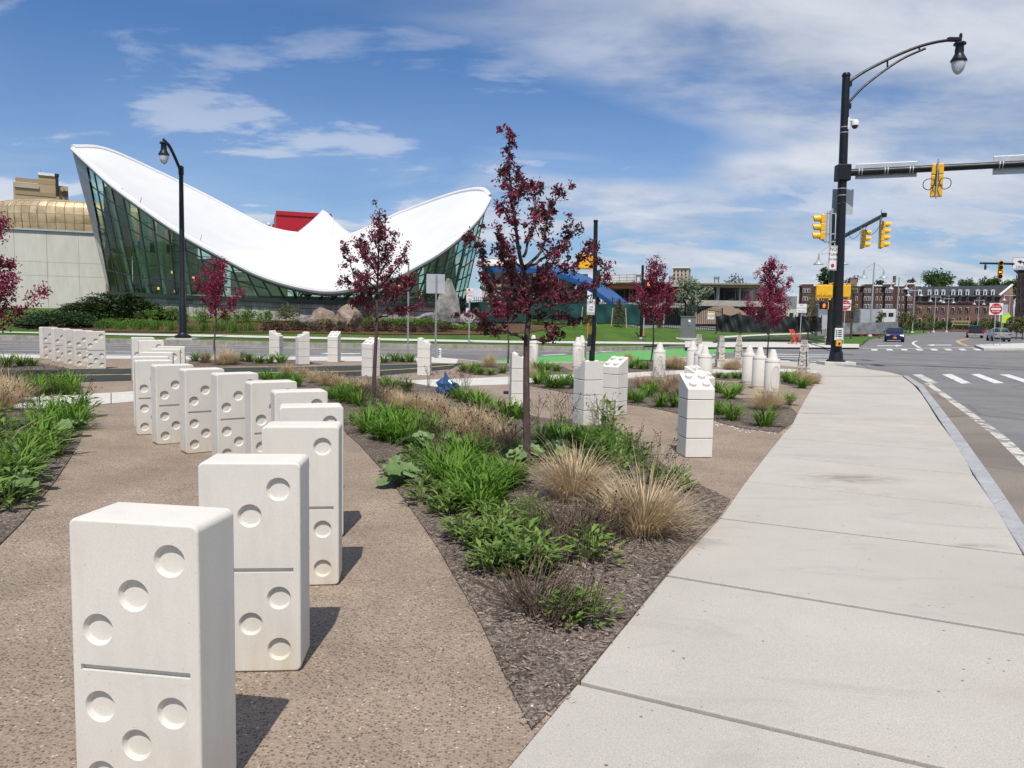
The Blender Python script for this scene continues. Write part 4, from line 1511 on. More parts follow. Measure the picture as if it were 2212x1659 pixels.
for y in (594, 600, 606):
    rl.beam(on_front(site, 1286, y + 2, 106), on_front(site, 1374, y - 1, 106), 0.08)
rl.build('guard_rail', 'timber', site)
for x, y0, y1 in ((1379, 592, 612), (1548, 597, 613), (1600, 600, 613), (1450, 596, 613)):
    sc_ = MB()
    for dx in (-4, 4):
        sc_.beam(on_front(site, x + dx, y1, 105), on_front(site, x + dx, y0, 105), 0.12)
    sc_.box(on_front(site, x, y0 + 4, 105), (0.7, 0.6, 0.25))
    sc_.build('shoring_tower', 'steel_dull', site)
rs = random.Random(4)
pr = MB()
for k in range(46):
    x = rs.uniform(1305, 1660)
    yy_ = 107 + rs.uniform(0, 8)
    pr.beam(on_front(site, x, 655, yy_), on_front(site, x + rs.uniform(-2, 2), 616, yy_), 0.10)
tag(pr.build('props', 'steel_dull', site), kind='stuff')
for k in range(9):
    x = rs.uniform(1310, 1640)
    bbox(site, 'stacked_board', x, x + rs.uniform(8, 20), 645, 650 + rs.uniform(0, 4), 108, 1.5, rs.choice(['timber', 'site_concrete', 'form_orange']))
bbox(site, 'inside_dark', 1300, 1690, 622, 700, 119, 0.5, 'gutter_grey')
dp = MB()
pts_ = []
for i in range(31):
    x = lerp(1500, 1622, i / 30)
    pts_.append((x, 690 - 28 * math.sin(math.pi * i / 30) ** 0.6 - rs.uniform(0, 3)))
dp.grid([[tuple(D(x, 700, 96)) for x, y in pts_], [tuple(D(x, y, 98)) for x, y in pts_], [tuple(D(x, 700, 102)) for x, y in pts_]])
dp.build('dirt_pile', 'dirt_pile', label='brown heap of dug earth in front of the concrete frame', cat='dirt pile')
st = building('stone_tower', D(1468, 640, 270), 'distant beige stepped stone tower above the building site', yaw=-16)
bbox(st, 'wall', 1452, 1488, 578, 640, 270, 12, 'wall_stone')
bbox(st, 'wall', 1447, 1478, 594, 640, 268, 12, 'wall_stone')
bbox(st, 'cornice', 1451, 1489, 576.5, 579, 269.5, 13, 'white_paint')
for k in range(3):
    for j in range(4):
        bbox(st, 'window', 1455 + j * 8, 1458.5 + j * 8, 583 + k * 8, 587 + k * 8, 269.8 if k == 0 else 267.8, 0.2, 'dark_inside')

# ---------------------------------------------------------------- brick blocks along the far road
fl = building('brick_flats', D(1850, 705, 290), 'long brown brick apartment block with rows of white windows', yaw=-24)
bbox(fl, 'wall', 1722, 1990, 618, 712, 290, 16, 'brick_brown')
for x0, x1, dd in ((1728, 1757, 1.4), (1800, 1826, 1.4), (1862, 1886, 1.4), (1908, 1932, 1.4), (1956, 1976, 1.4)):
    bbox(fl, 'bay', x0, x1, 614, 712, 290 - dd, dd + 1, 'brick_brown')
    bbox(fl, 'parapet', x0 - 0.5, x1 + 0.5, 611.5, 614, 290 - dd - 0.2, dd + 1, 'white_paint')
bbox(fl, 'parapet', 1721.5, 1990.5, 615.8, 618, 289.8, 16, 'white_paint')
bbox(fl, 'chimney', 1928, 1936, 596, 616, 296, 1.6, 'brick_brown')
bbox(fl, 'penthouse', 1836, 1852, 603, 616, 296, 4, 'brick_red')


def window(par, x0, x1, y0, y1, Y, pane='car_glass', rim=0.9):
    w = bbox(par, 'window', x0, x1, y0, y1, Y, 0.25, 'white_paint')
    p = bbox(par, 'pane', x0 + rim, x1 - rim, y0 + rim, (y0 + y1) / 2 - rim * 0.3, Y - 0.06, 0.2, pane, parent=w)
    p = bbox(par, 'pane', x0 + rim, x1 - rim, (y0 + y1) / 2 + rim * 0.3, y1 - rim, Y - 0.06, 0.2, pane, parent=w)


for y in (628, 645, 661.5, 678):
    for x, w, Y in ((1734, 5.2, 288.5), (1739.6, 5.2, 288.5), (1745.2, 5.2, 288.5), (1762, 6, 290), (1774, 6, 290), (1806, 5.2, 288.5), (1812, 5.2, 288.5), (1840, 5, 290), (1848, 5, 290), (1866, 5, 288.5), (1872, 5, 288.5), (1877.5, 4, 288.5), (1892, 4.5, 290), (1900, 4.5, 290), (1912, 4.6, 288.5), (1917.4, 4.6, 288.5), (1923, 4.6, 288.5), (1939, 4.5, 290), (1948, 4.5, 290), (1960, 4.5, 288.5), (1966, 4.5, 288.5), (1981, 4.5, 290)):
        window(fl, x, x + w, y - 4.3, y + 4.3, Y - 0.05, rim=0.75)

rw_ = building('brick_row_houses', D(2080, 705, 215), 'red brick row houses with a slate mansard roof and white dormers', yaw=-29)
bbox(rw_, 'wall', 1978, 2160, 654, 714, 215, 12, 'brick_red')
bbox(rw_, 'upper_wall', 1977, 2161, 640, 654.5, 214.7, 12.4, 'brick_brown')
bbox(rw_, 'cornice', 1976, 2162, 637.5, 640, 214, 13, 'gutter_grey')
F_ = lambda x, y, Y: on_front(rw_, x, y, Y)
a, b, c, d = F_(1977, 638, 214.5), F_(2161, 636, 214.5), F_(2187, 616, 220), F_(1981, 620, 220)
MB().poly([a, b, c, d]).poly([d, c, c + Vector((0, 8, -3)), d + Vector((0, 8, -3))]).build('roof', 'roof_slate', rw_)
g1 = [F_(2161, 712, 215.2), F_(2189, 712, 216), F_(2189, 640, 216), F_(2187, 616, 219.8), F_(2161, 637, 215.2)]
MB().poly(g1).poly([p + Vector((0.2, 4, 0)) for p in g1[::-1]]).build('gable', 'brick_red', rw_)
MB().beam(F_(2159, 638, 214), F_(2187, 615, 219.5), 0.4).build('gable_trim', 'white_paint', rw_)
for zx in (40, 190, 297, 405, 560, 665, 780, 940, 1055, 1175):
    x = (3440 + 0.2411 * zx) / 1.736
    dm = bbox(rw_, 'dormer', x - 4.3, x + 4.3, 627.5, 637.5, 213.8, 5, 'white_paint')
    bbox(rw_, 'pane', x - 1.9, x + 1.9, 629.5, 636, 213.7, 0.2, 'car_glass', parent=dm)
    q = F_(x, 627.5, 213.8)
    m = MB()
    r0 = 4.5 / FPX * 214
    arc = [(q.x + r0 * math.cos(k * math.pi / 8), q.z + r0 * 0.45 * math.sin(k * math.pi / 8)) for k in range(9)]
    m.plate(arc, q.y - 0.1, q.y + 5).build('dormer_roof', 'white_paint', dm)
    window(rw_, x - 3.2, x + 3.2, 641.5, 652.5, 214.6, rim=0.6)
    window(rw_, x - 3.2, x + 3.2, 664, 677, 214.9, rim=0.6)
    for s_ in (-1, 1):
        bbox(rw_, 'shutter', x + s_ * 4.4 - 0.9, x + s_ * 4.4 + 0.9, 664, 677, 214.85, 0.15, 'black_matt')
    if zx in (40, 190, 405, 560, 940, 1055):
        window(rw_, x - 3.2, x + 3.2, 688, 699, 214.9, rim=0.6)
    else:
        dr = bbox(rw_, 'door', x - 3, x + 3, 686, 705, 214.9, 0.2, 'dark_inside')
        bbox(rw_, 'door_frame', x - 4, x - 3, 685, 705, 214.7, 0.3, 'white_paint', parent=dr)
        bbox(rw_, 'door_frame', x + 3, x + 4, 685, 705, 214.7, 0.3, 'white_paint', parent=dr)
dk = building('brick_office', D(2215, 700, 112), 'dark brick building cut off by the right edge of the picture', yaw=-36)
bbox(dk, 'wall', 2189, 2290, 583, 712, 112, 14, 'brick_dark')
bbox(dk, 'coping', 2188.5, 2290, 581.5, 583.2, 111.8, 14, 'gutter_grey')
for y in (603, 632, 662):
    for x in (2193.5, 2202, 2210):
        w = bbox(dk, 'window', x, x + 3.4, y - 9, y + 9, 111.9, 0.2, 'gutter_grey')
        bbox(dk, 'pane', x + 0.5, x + 2.9, y - 8, y + 8, 111.85, 0.2, 'car_glass', parent=w)


# ---------------------------------------------------------------- giant dominoes
DW, DH, DT = 0.438, 0.95, 0.228


def bool_diff(me, cutters, name):
    base = bpy.data.objects.new('cutting', me)
    COL.objects.link(base)
    cm = bpy.data.meshes.new('cutter')
    v, f = [], []
    for c in cutters:
        n = len(v)
        v += c.v
        f += [tuple(i + n for i in q) for q in c.f]
    cm.from_pydata(v, [], f)
    bm = bmesh.new()
    bm.from_mesh(cm)
    bmesh.ops.recalc_face_normals(bm, faces=bm.faces)
    bm.to_mesh(cm)
    bm.free()
    co = bpy.data.objects.new('cutter', cm)
    COL.objects.link(co)
    md = base.modifiers.new('b', 'BOOLEAN')
    md.operation = 'DIFFERENCE'
    md.solver = 'EXACT'
    md.object = co
    md.use_self = True
    dg = bpy.context.evaluated_depsgraph_get()
    out = bpy.data.meshes.new_from_object(base.evaluated_get(dg))
    out.name = name
    bpy.data.objects.remove(base)
    bpy.data.objects.remove(co)
    for p in out.polygons:
        p.use_smooth = True
    out.set_sharp_from_angle(angle=R(34))
    out = weighted(out)
    out.name = name
    out.materials.clear()
    out.materials.append(MATS['cast_white'])
    return out


def dish(x, z):
    """a shallow round hollow in the front face: sloping rim, flat floor"""
    m = MB()
    n = 28
    rings = [(0.056, -0.010), (0.0525, 0.0), (0.0500, 0.005), (0.0435, 0.0175)]
    vs = [(x + r * math.cos(k * 2 * math.pi / n), -DT / 2 + y, z + r * math.sin(k * 2 * math.pi / n)) for r, y in rings for k in range(n)]
    fs = [(i * n + k, i * n + (k + 1) % n, (i + 1) * n + (k + 1) % n, (i + 1) * n + k) for i in range(3) for k in range(n)]
    fs += [tuple(range(n)), tuple(3 * n + k for k in range(n))]
    return m.add(vs, fs)


def domino_mesh(name, chips=()):
    rc, out = 0.026, []
    for cx, cz, a0 in ((DW / 2 - rc, rc, -90), (DW / 2 - rc, DH - rc, 0), (-DW / 2 + rc, DH - rc, 90), (-DW / 2 + rc, rc, 180)):
        out += [(cx + rc * math.cos(R(a0 + k * 18)), cz + rc * math.sin(R(a0 + k * 18))) for k in range(6)]
    body = MB().plate(out, -DT / 2, DT / 2).mesh('body', None)
    bm = bmesh.new()
    bm.from_mesh(body)
    bmesh.ops.dissolve_limit(bm, angle_limit=0.01, verts=bm.verts, edges=bm.edges)
    bmesh.ops.recalc_face_normals(bm, faces=bm.faces)
    es = [e for e in bm.edges if len(e.link_faces) == 2 and e.calc_face_angle(0) > 0.9]
    bmesh.ops.bevel(bm, geom=es, offset=0.010, segments=3, profile=0.5, affect='EDGES')
    bm.to_mesh(body)
    bm.free()
    cut = [dish(sx * 0.124, DH - z) for sx, z in ((1, 0.118), (0, 0.237), (-1, 0.356), (-1, 0.610), (1, 0.610), (0, 0.727), (-1, 0.845), (1, 0.845))]
    zc = DH - 0.483
    cut.append(MB().box((0, -DT / 2, zc), (0.375, 0.030, 0.020)))
    for seed, x, z, s in chips:
        r_ = random.Random(seed)
        bm = bmesh.new()
        bmesh.ops.create_icosphere(bm, subdivisions=2, radius=s)
        m = MB()
        idx = {}
        for i, v_ in enumerate(bm.verts):
            k = r_.uniform(0.75, 1.2)
            idx[v_] = i
            m.v.append((x + v_.co.x * k * 0.75, -DT / 2 + v_.co.y * k * 0.7, z + v_.co.z * k * 1.5))
        m.f = [tuple(idx[v_] for v_ in f_.verts) for f_ in bm.faces]
        bm.free()
        cut.append(m)
    return bool_diff(body, cut, name)


dom_me = domino_mesh('domino')
dom_chip_l = domino_mesh('domino_chipped', [(1, -0.219, 0.10, 0.055), (2, -0.225, 0.24, 0.06), (3, -0.218, 0.37, 0.045), (4, -0.228, 0.46, 0.05), (5, -0.22, 0.02, 0.05)])
dom_chip_r = domino_mesh('domino_cracked', [(6, 0.221, 0.85, 0.045), (7, 0.223, 0.72, 0.04), (8, 0.219, 0.60, 0.045), (9, 0.222, 0.42, 0.04)])
A_ = lambda x, y: ((470 + x * .30136) / 1.736, (1220 + y * .30136) / 1.736)
B_ = lambda x, y: ((700 + x * .31342) / 1.736, (1400 + y * .31342) / 1.736)
C_ = lambda x, y: ((120 + x * .13562) / 1.736, (1200 + y * .13562) / 1.736)
DOM = [((262 / 1.736, 1946 / 1.736), (724 / 1.736, 1972 / 1.736), -8, 0.95, 'nearest domino, cut off by the lower edge of the picture'),
       (B_(155, 1085), B_(1337, 1064), 5, 0.95, 'domino second from the camera in the curving row'),
       (B_(897, 648), B_(1825, 632), 8, 0.95, 'domino third from the camera in the curving row'),
       (B_(1107, 418), B_(1890, 385), 17, 0.95, 'domino fourth from the camera in the curving row'),
       (B_(1050, 240), B_(1703, 197), 26, 0.95, 'domino fifth from the camera in the curving row'),
       (B_(768, 120), B_(1330, 90), 33, 0.95, 'domino sixth from the camera in the curving row'),
       (A_(1135, 615), A_(1672, 588), 37, 0.95, 'domino seventh from the camera in the curving row'),
       (A_(742, 558), A_(1238, 535), 39, 0.95, 'domino eighth from the camera in the curving row'),
       (A_(385, 507), A_(850, 485), 39, 0.95, 'domino ninth from the camera in the curving row'),
       (A_(133, 450), A_(585, 430), 30, 0.955, 'domino at the leftmost bend of the curving row, its five pips in view'),
       (A_(105, 400), A_(527, 386), 24, 0.965, 'domino right behind the leftmost bend of the curving row'),
       (A_(195, 345), A_(583, 335), 20, 0.965, 'domino second behind the leftmost bend of the row'),
       (A_(313, 303), A_(680, 292), 20, 0.965, 'domino third behind the leftmost bend of the row'),
       (A_(395, 272), A_(740, 265), 20, 0.965, 'domino fourth behind the bend, rightmost of the far stretch of the row'),
       (A_(185, 195), A_(468, 185), 31, 0.99, 'second farthest domino of the curving row, one pip showing top right'),
       (A_(90, 155), A_(358, 148), 32, 0.99, 'farthest domino of the curving row, near the street'),
       (C_(285, 205), C_(705, 190), 50, 1.0, 'leftmost of the five dominoes standing by the street'),
       (C_(612, 240), C_(1050, 222), 47, 1.0, 'second from the left of the five dominoes by the street'),
       (C_(935, 270), C_(1385, 258), 45, 1.0, 'middle domino of the five by the street, its edge chipped'),
       (C_(1195, 295), C_(1665, 285), 42, 1.0, 'fourth of the five dominoes by the street, cracked along its edge'),
       (C_(1505, 310), C_(2005, 318), 28, 1.0, 'rightmost of the five dominoes by the street, its left edge broken')]
for i, (a, b, yaw, h, lab) in enumerate(DOM):
    m = ((a[0] + b[0]) / 2, (a[1] + b[1]) / 2)
    p = G(m[0], m[1], h)
    y = R(yaw)
    s = h / 0.95
    if i == 0:
        s = 1.0
    c = Vector((p.x, p.y, 0)) + Vector((-math.sin(y), math.cos(y), 0)) * (DT / 2 * s)
    me = dom_me if i < 18 else (dom_chip_l if i == 20 else dom_chip_r)
    c.z = 0.002
    o = put('domino', me, None, None, c, y, s, 'white concrete ' + lab, 'domino', 'dominoes of the curving row' if i < 16 else 'dominoes standing by the street')

# ---------------------------------------------------------------- toy brick towers
TW, TM = 0.325, 0.228
blk = MB().box((0, 0, TM / 2), (TW, TW, TM - 0.008)).mesh('block', 'cast_block', False, 0.005, 1)
core = MB().box((0, 0, 0.34), (TW - 0.02, TW - 0.02, 0.70)).mesh('core', 'joint_dark')
hl, hh = 0.125, 0.287
wed = MB()
e = TW / 2
wed.add([(-e, -e, 0.004), (e, -e, 0.004), (e, e, 0.004), (-e, e, 0.004), (-e, -e, hl), (e, -e, hl), (e, e, hh), (-e, e, hh)], [(3, 2, 1, 0), (4, 5, 6, 7), (0, 1, 5, 4), (1, 2, 6, 5), (2, 3, 7, 6), (3, 0, 4, 7)])
wed = wed.mesh('wedge_block', 'cast_block', False, 0.005, 1)
stud = MB().lathe([(0.045, -0.01), (0.045, 0.030), (0.041, 0.036), (0.02, 0.0365)], 20).mesh('stud', 'cast_block', 40)
slope = math.atan2(hh - hl, TW)


def tower(px, yb, yaw, label, s=1.0, group='toy brick towers'):
    p = G(px, yb)
    d = Vector((p.x, p.y, 0)).normalized()
    c = Vector((p.x, p.y, 0.002)) + d * 0.2
    r_ = empty('brick_tower', c, R(yaw), label, 'brick tower', group)
    r_.scale = (s, s, s)
    put('core', core, None, r_)
    for k in range(3):
        put('block', blk, None, r_, (0, 0, k * TM))
    w = put('wedge_block', wed, None, r_, (0, 0, 3 * TM))
    for sx in (-1, 1):
        for sy in (-1, 1):
            y = sy * 0.08
            put('stud', stud, None, w, (sx * 0.08, y, lerp(hl, hh, (y + e) / TW)), (slope, 0, 0))
    return r_


tower(1498.7, 990, 6.6, 'large nearest white toy brick tower on the gravel plaza beside the footway')
tower(1268, 920, 206, 'white toy brick tower whose top tilts away, left of another tower')
tower(1325, 898, -40, 'white toy brick tower right behind the tower whose top tilts away')
tower(1120.6, 879, 97, 'white toy brick tower half hidden by the trunk of the tall crabapple')
tower(1506, 944, 53, 'white toy brick tower half hidden behind the nearest brick tower')
tower(597, 782.8, 85, 'leftmost white toy brick tower in the row by the street', 1.04)
tower(653.7, 787.5, -56, 'second white toy brick tower from the left in the row by the street', 1.04)
tower(722, 783, -6, 'third white toy brick tower in the row by the street, studs facing the camera', 1.04)
tower(800.8, 814, -28, 'white toy brick tower behind the trunk of the second crabapple', 1.03)
tower(916.7, 812, 89, 'white toy brick tower beside the back of the grey square sign', 1.03)

# ---------------------------------------------------------------- giant crayons
cr_body = MB().lathe([(0.150, 0.0), (0.152, 0.045), (0.152, 0.060), (0.163, 0.066), (0.164, 0.70), (0.161, 0.705), (0.161, 0.715), (0.166, 0.719), (0.166, 0.745), (0.156, 0.752), (0.153, 0.785), (0.149, 0.790), (0.112, 0.792)], 40).mesh('body', 'cast_white', 35)
cr_tip = MB().lathe([(0.114, 0.788), (0.112, 0.80), (0.055, 0.985), (0.050, 0.996), (0.040, 1.0)], 32).mesh('tip', 'cast_block', 35)
ov = MB()
nn = 36
ring = []
for rr_, out in ((1.0, 0.0), (1.0, 0.009), (0.93, 0.009), (0.90, 0.001), (0.5, 0.001), (0.05, 0.001)):
    ring.append([(math.sin(0.62 * rr_ * math.cos(k * 2 * math.pi / nn)) * (0.165 + out), -math.cos(0.62 * rr_ * math.cos(k * 2 * math.pi / nn)) * (0.165 + out), 0.385 + 0.265 * rr_ * math.sin(k * 2 * math.pi / nn)) for k in range(nn + 1)])
ov.grid(ring[::-1])
cr_oval = ov.mesh('oval_panel', 'cast_white', 40)


def crayon(px, Y, yaw, label):
    p = D(px, 800, Y)
    r_ = empty('crayon', (p.x, Y, 0.002), R(yaw), label, 'crayon', 'giant crayons')
    b = put('body', cr_body, None, r_)
    put('tip', cr_tip, None, r_)
    put('oval_panel', cr_oval, None, r_)
    return r_


crayon(1668, 16.95, 10, 'nearest white concrete crayon, oval label facing the camera, rightmost of three')
crayon(1640, 18.3, 118, 'white concrete crayon in the middle of the three by the footway')
crayon(1617, 19.7, 118, 'leftmost white concrete crayon of the three by the footway')
crayon(1423.8, 20.6, -4, 'single white concrete crayon with a dry grass tuft beside it')
crayon(1521.5, 18.4, 105, 'nearest crayon of the three behind the nearest brick tower')
crayon(1511.6, 19.9, 105, 'middle crayon of the three behind the nearest brick tower')
crayon(1494.8, 22.5, 105, 'farthest crayon of the three behind the nearest brick tower')
crayon(1151, 26, -30, 'white concrete crayon behind the trunk of the tall crabapple')
crayon(1246.8, 24.5, 14, 'white concrete crayon left of the black signal pole, oval label in view')
crayon(1255.5, 26.8, 20, 'white concrete crayon peeping out behind the one by the signal pole')

# ---------------------------------------------------------------- alphabet block stacks
SZ = [0.288, 0.255, 0.222, 0.188, 0.155]


def frame_cube(w):
    m = MB().box((0, 0, w / 2), (w - 0.044, w - 0.044, w - 0.012))
    t_ = 0.030 * w / 0.28
    for ax in range(4):
        for (x, z, sx, sz) in ((0, t_ / 2, w, t_), (0, w - t_ / 2, w, t_), (-w / 2 + t_ / 2, w / 2, t_, w - 2 * t_), (w / 2 - t_ / 2, w / 2, t_, w - 2 * t_)):
            b = MB().box((x, -w / 2 + 0.011, z * (w - 0.010) / w + 0.004), (sx, 0.022, sz * (w - 0.010) / w))
            ca, sa = math.cos(ax * math.pi / 2), math.sin(ax * math.pi / 2)
            m.add([(vx * ca - vy * sa, vx * sa + vy * ca, vz) for vx, vy, vz in b.v], b.f)
    return m.mesh('letter_block', 'cast_cream')


cubes = [frame_cube(w) for w in SZ]


def stack(px, Y, yaw, label, jit):
    p = D(px, 800, Y)
    r_ = empty('letter_stack', (p.x, Y, 0.002), R(yaw), label, 'block stack', 'stacks of alphabet blocks')
    z = 0.0
    for k, (w, ch) in enumerate(zip(SZ, 'EDCBA')):
        b = put('letter_block', cubes[k], None, r_, (0, 0, z), R(random.Random(jit + k).uniform(-4, 4)))
        for f, c2 in ((0, ch), (1, 'HGFEI'[k] if k else 'H'), (3, '12345'[k])):
            t_ = put('letter', text_mesh(c2, 'cast_cream', w * 0.84, 0.026), None, b, (math.sin(f * math.pi / 2) * (w / 2 - 0.012), -math.cos(f * math.pi / 2) * (w / 2 - 0.012), w * 0.5), f * math.pi / 2)
        z += w - 0.003
    return r_


stack(1555, 26.5, 4, 'stack of lettered alphabet blocks, A to E facing the camera, on bare gravel', 1)
stack(1594, 28.5, -24, 'stack of lettered alphabet blocks behind a dry grass tuft', 2)
stack(1507, 28.4, -36, 'stack of lettered alphabet blocks behind the crayons and grey cabinet', 3)
stack(1735, 22.8, -38, 'stack of lettered alphabet blocks beside the footway and big signal pole', 4)


# ---------------------------------------------------------------- signal poles, lamps, signs
def wpart(mb, root, name, mat, parent=None, **kw):
    o_ = root.location
    mb.v = [(x - o_.x, y - o_.y, z - o_.z) for x, y, z in mb.v]
    return mb.build(name, mat, parent or root, **kw)


def bell_lamp(root, top, s=1.0):
    """dark ornamental luminaire with a clear drop globe, hanging from a point"""
    prof = [(0.03, 0), (0.06, -0.02), (0.06, -0.16), (0.19, -0.20), (0.22, -0.24), (0.22, -0.28), (0.155, -0.31), (0.145, -0.36), (0.16, -0.52), (0.15, -0.60), (0.20, -0.70), (0.255, -0.80), (0.285, -0.84), (0.285, -0.89), (0.24, -0.91)]
    b = wpart(MB().lathe([(r * s, z * s) for r, z in prof[::-1]], 24, top), root, 'lamp_housing', 'black_paint', smooth=35)
    g_ = [(0.235, -0.90), (0.245, -0.96), (0.235, -1.06), (0.20, -1.18), (0.14, -1.29), (0.07, -1.36), (0.015, -1.375)]
    m = MB().lathe([(r * s, z * s) for r, z in g_[::-1]], 20, top)
    wpart(m, root, 'globe', 'globe_glass', smooth=True)
    return b


BP = G(1805, 788)
pole = empty('signal_pole', BP, 0, 'tall black traffic signal pole with a curved lamp arm and long mast arm', 'signal pole')
ptop = D(1828, 163, BP.y)
hp = ptop.z
lean = (ptop.x - BP.x) / hp


def on_pole(z, dx=0.0, dy=0.0):
    return Vector((BP.x + lean * z + dx, BP.y + dy, z))


MB().box((0, 0, 0.06), (1.2, 0.9, 0.14)).build('footing', 'concrete_light', pole, bevel=0.02)
MB().lathe([(0.36, 0.12), (0.36, 0.17), (0.27, 0.22), (0.235, 0.48), (0.21, 0.55)], 24).build('base_collar', 'black_paint', pole, smooth=35)
wpart(MB().tube([on_pole(z) for z in (0.3, 3, 6, 9, hp)], [0.205, 0.185, 0.165, 0.15, 0.138], 20), pole, 'pole', 'black_paint', smooth=40)
wpart(MB().lathe([(0.155, 0), (0.16, 0.05), (0.12, 0.12), (0.02, 0.15)], 16, on_pole(hp - 0.03)), pole, 'cap', 'black_paint', smooth=40)
up = [D(x, y, BP.y) for x, y in ((1832, 178), (1870, 153), (1920.5, 127.3), (1955, 112), (1988, 99.8), (2022, 91), (2058, 85.5))]
lo = [D(x, y, BP.y) for x, y in ((1832, 223), (1866, 187), (1914, 149.8), (1955, 124), (1999, 104.8))]
wpart(MB().tube(spline(up, 4), 0.055, 8), pole, 'lamp_arm', 'black_paint', smooth=True)
wpart(MB().tube(spline(lo, 4), 0.045, 8), pole, 'lamp_arm', 'black_paint', smooth=True)
for (x, y0, y1) in ((1917, 129, 148), (1986, 100.5, 110)):
    wpart(MB().tube([D(x, y0, BP.y), D(x, y1, BP.y)], 0.035, 6), pole, 'arm_strut', 'black_paint')
wpart(MB().box(D(2061, 85.3, BP.y), (0.5, 0.16, 0.15)), pole, 'arm_joint', 'black_paint', bevel=0.03)
wpart(MB().lathe([(0.05, 0), (0.06, 0.12), (0.04, 0.2)], 10, D(2075, 84, BP.y)), pole, 'photocell', 'black_paint')
bell_lamp(pole, D(2074.5, 80, BP.y), 0.99)
for zz_ in (hp - 0.3, hp - 1.12):
    wpart(MB().box(on_pole(zz_, 0.15), (0.12, 0.14, 0.2)), pole, 'arm_clamp', 'black_paint', bevel=0.01)
za = D(1834, 374, BP.y).z
arm0 = on_pole(za)
arm1 = D(2212, 353.6, 27.5)
arm2 = arm0 + (arm1 - arm0) * 2.2
wpart(MB().tube([arm0, arm1, arm2], [0.135, 0.115, 0.09], 16), pole, 'mast_arm', 'black_paint', smooth=40)
wpart(MB().box(on_pole(za), (0.50, 0.46, 0.62)), pole, 'arm_bracket', 'black_paint', bevel=0.05)
for z_ in (3.45, 3.75, 4.05, 4.3, 5.9, 6.15, 6.45, 6.7, hp - 1.9, hp - 2.1):
    wpart(MB().lathe([(0.19 - z_ * 0.0042, -0.015), (0.19 - z_ * 0.0042, 0.015)], 20, on_pole(z_)), pole, 'steel_band', 'galvanised')
wpart(MB().box(on_pole(1.35, 0, -0.19), (0.22, 0.05, 0.32)), pole, 'hand_hole_cover', 'black_matt', bevel=0.02)

cm_ = empty('dome_camera', D(1847, 268, BP.y - 0.1), 0, 'white dome security camera bracketed to the big signal pole', 'camera')
MB().lathe([(0.03, 0.17), (0.11, 0.15), (0.135, 0.07), (0.135, -0.05), (0.12, -0.06)][::-1], 20).build('housing', 'white_paint', cm_, smooth=40)
MB().lathe([(0.115, -0.06), (0.10, -0.12), (0.05, -0.17), (0.01, -0.18)][::-1], 16).build('dome', 'car_glass', cm_, smooth=True)
MB().beam((-0.28, 0, 0.16), (0, 0, 0.13), 0.07, 0.07).box((-0.26, 0, 0.02), (0.06, 0.12, 0.42)).build('bracket', 'white_paint', cm_)

# sign panels on the mast arm, seen from behind
ad = (arm2 - arm0).normalized()


def arm_panel(x0, x1, ztop, zbot, label):
    t0 = (D(x0, 370, BP.y).x - arm0.x) / ad.x
    t1 = (D(x1, 355, 28).x - arm0.x) / ad.x
    a, b = arm0 + ad * t0, arm0 + ad * t1
    r_ = empty('street_sign', (a + b) / 2 + Vector((0, 0.18, 0)), math.atan2(ad.y, ad.x), label, 'sign')
    w = (b - a).length
    MB().box((0, 0, (ztop + zbot) / 2), (w, 0.03, ztop - zbot)).build('plate', 'sign_back', r_, bevel=0.012)
    for x in (-w * 0.42, 0.0, w * 0.40):
        for dx in (-0.05, 0.05):
            MB().lathe([(0.138, -0.016), (0.138, 0.016)], 16).build('clamp', 'galvanised', r_, loc=(x + dx, -0.18, 0), rz=(0, R(90), 0))
    return r_


arm_panel(1848, 2008, 0.33, -0.24, 'aluminium back of the street sign panel next to the big pole')
arm_panel(2088, 2290, 0.34, -0.32, 'aluminium back of the street sign panel at the right picture edge')

# signal heads
SEC = 0.335
sec_me = MB().box((0, 0.02, 0), (0.33, 0.17, SEC - 0.006)).mesh('section', 'signal_yellow', False, 0.028, 2)
vz = MB()
nv = 14
a0, a1 = R(-38), R(218)
o1 = [(0.150 * math.cos(lerp(a0, a1, k / nv)), 0.150 * math.sin(lerp(a0, a1, k / nv))) for k in range(nv + 1)]
rows_ = []
for y, r_ in ((-0.05, 1.0), (-0.20, 1.0), (-0.33, 1.02)):
    rows_.append([(x * r_, y - (0.0 if y > -0.3 else 0.05 * (z / 0.15 - 0.2)), z * r_) for x, z in o1])
for y, r_ in ((-0.33, 0.96), (-0.05, 0.94)):
    rows_.append([(x * r_, y - (0.0 if y > -0.3 else 0.05 * (z / 0.15 - 0.2)), z * r_) for x, z in o1])
vis_me = vz.grid(rows_).mesh('visor', 'signal_yellow', 50)
len_me = {}
for nm, mt in (('dark', 'lens_dark'), ('arrow', 'lit_arrow')):
    len_me[nm] = MB().lathe([(0.135, 0), (0.12, 0.015), (0.06, 0.03), (0.005, 0.034)], 18).mesh('lens', mt, True)


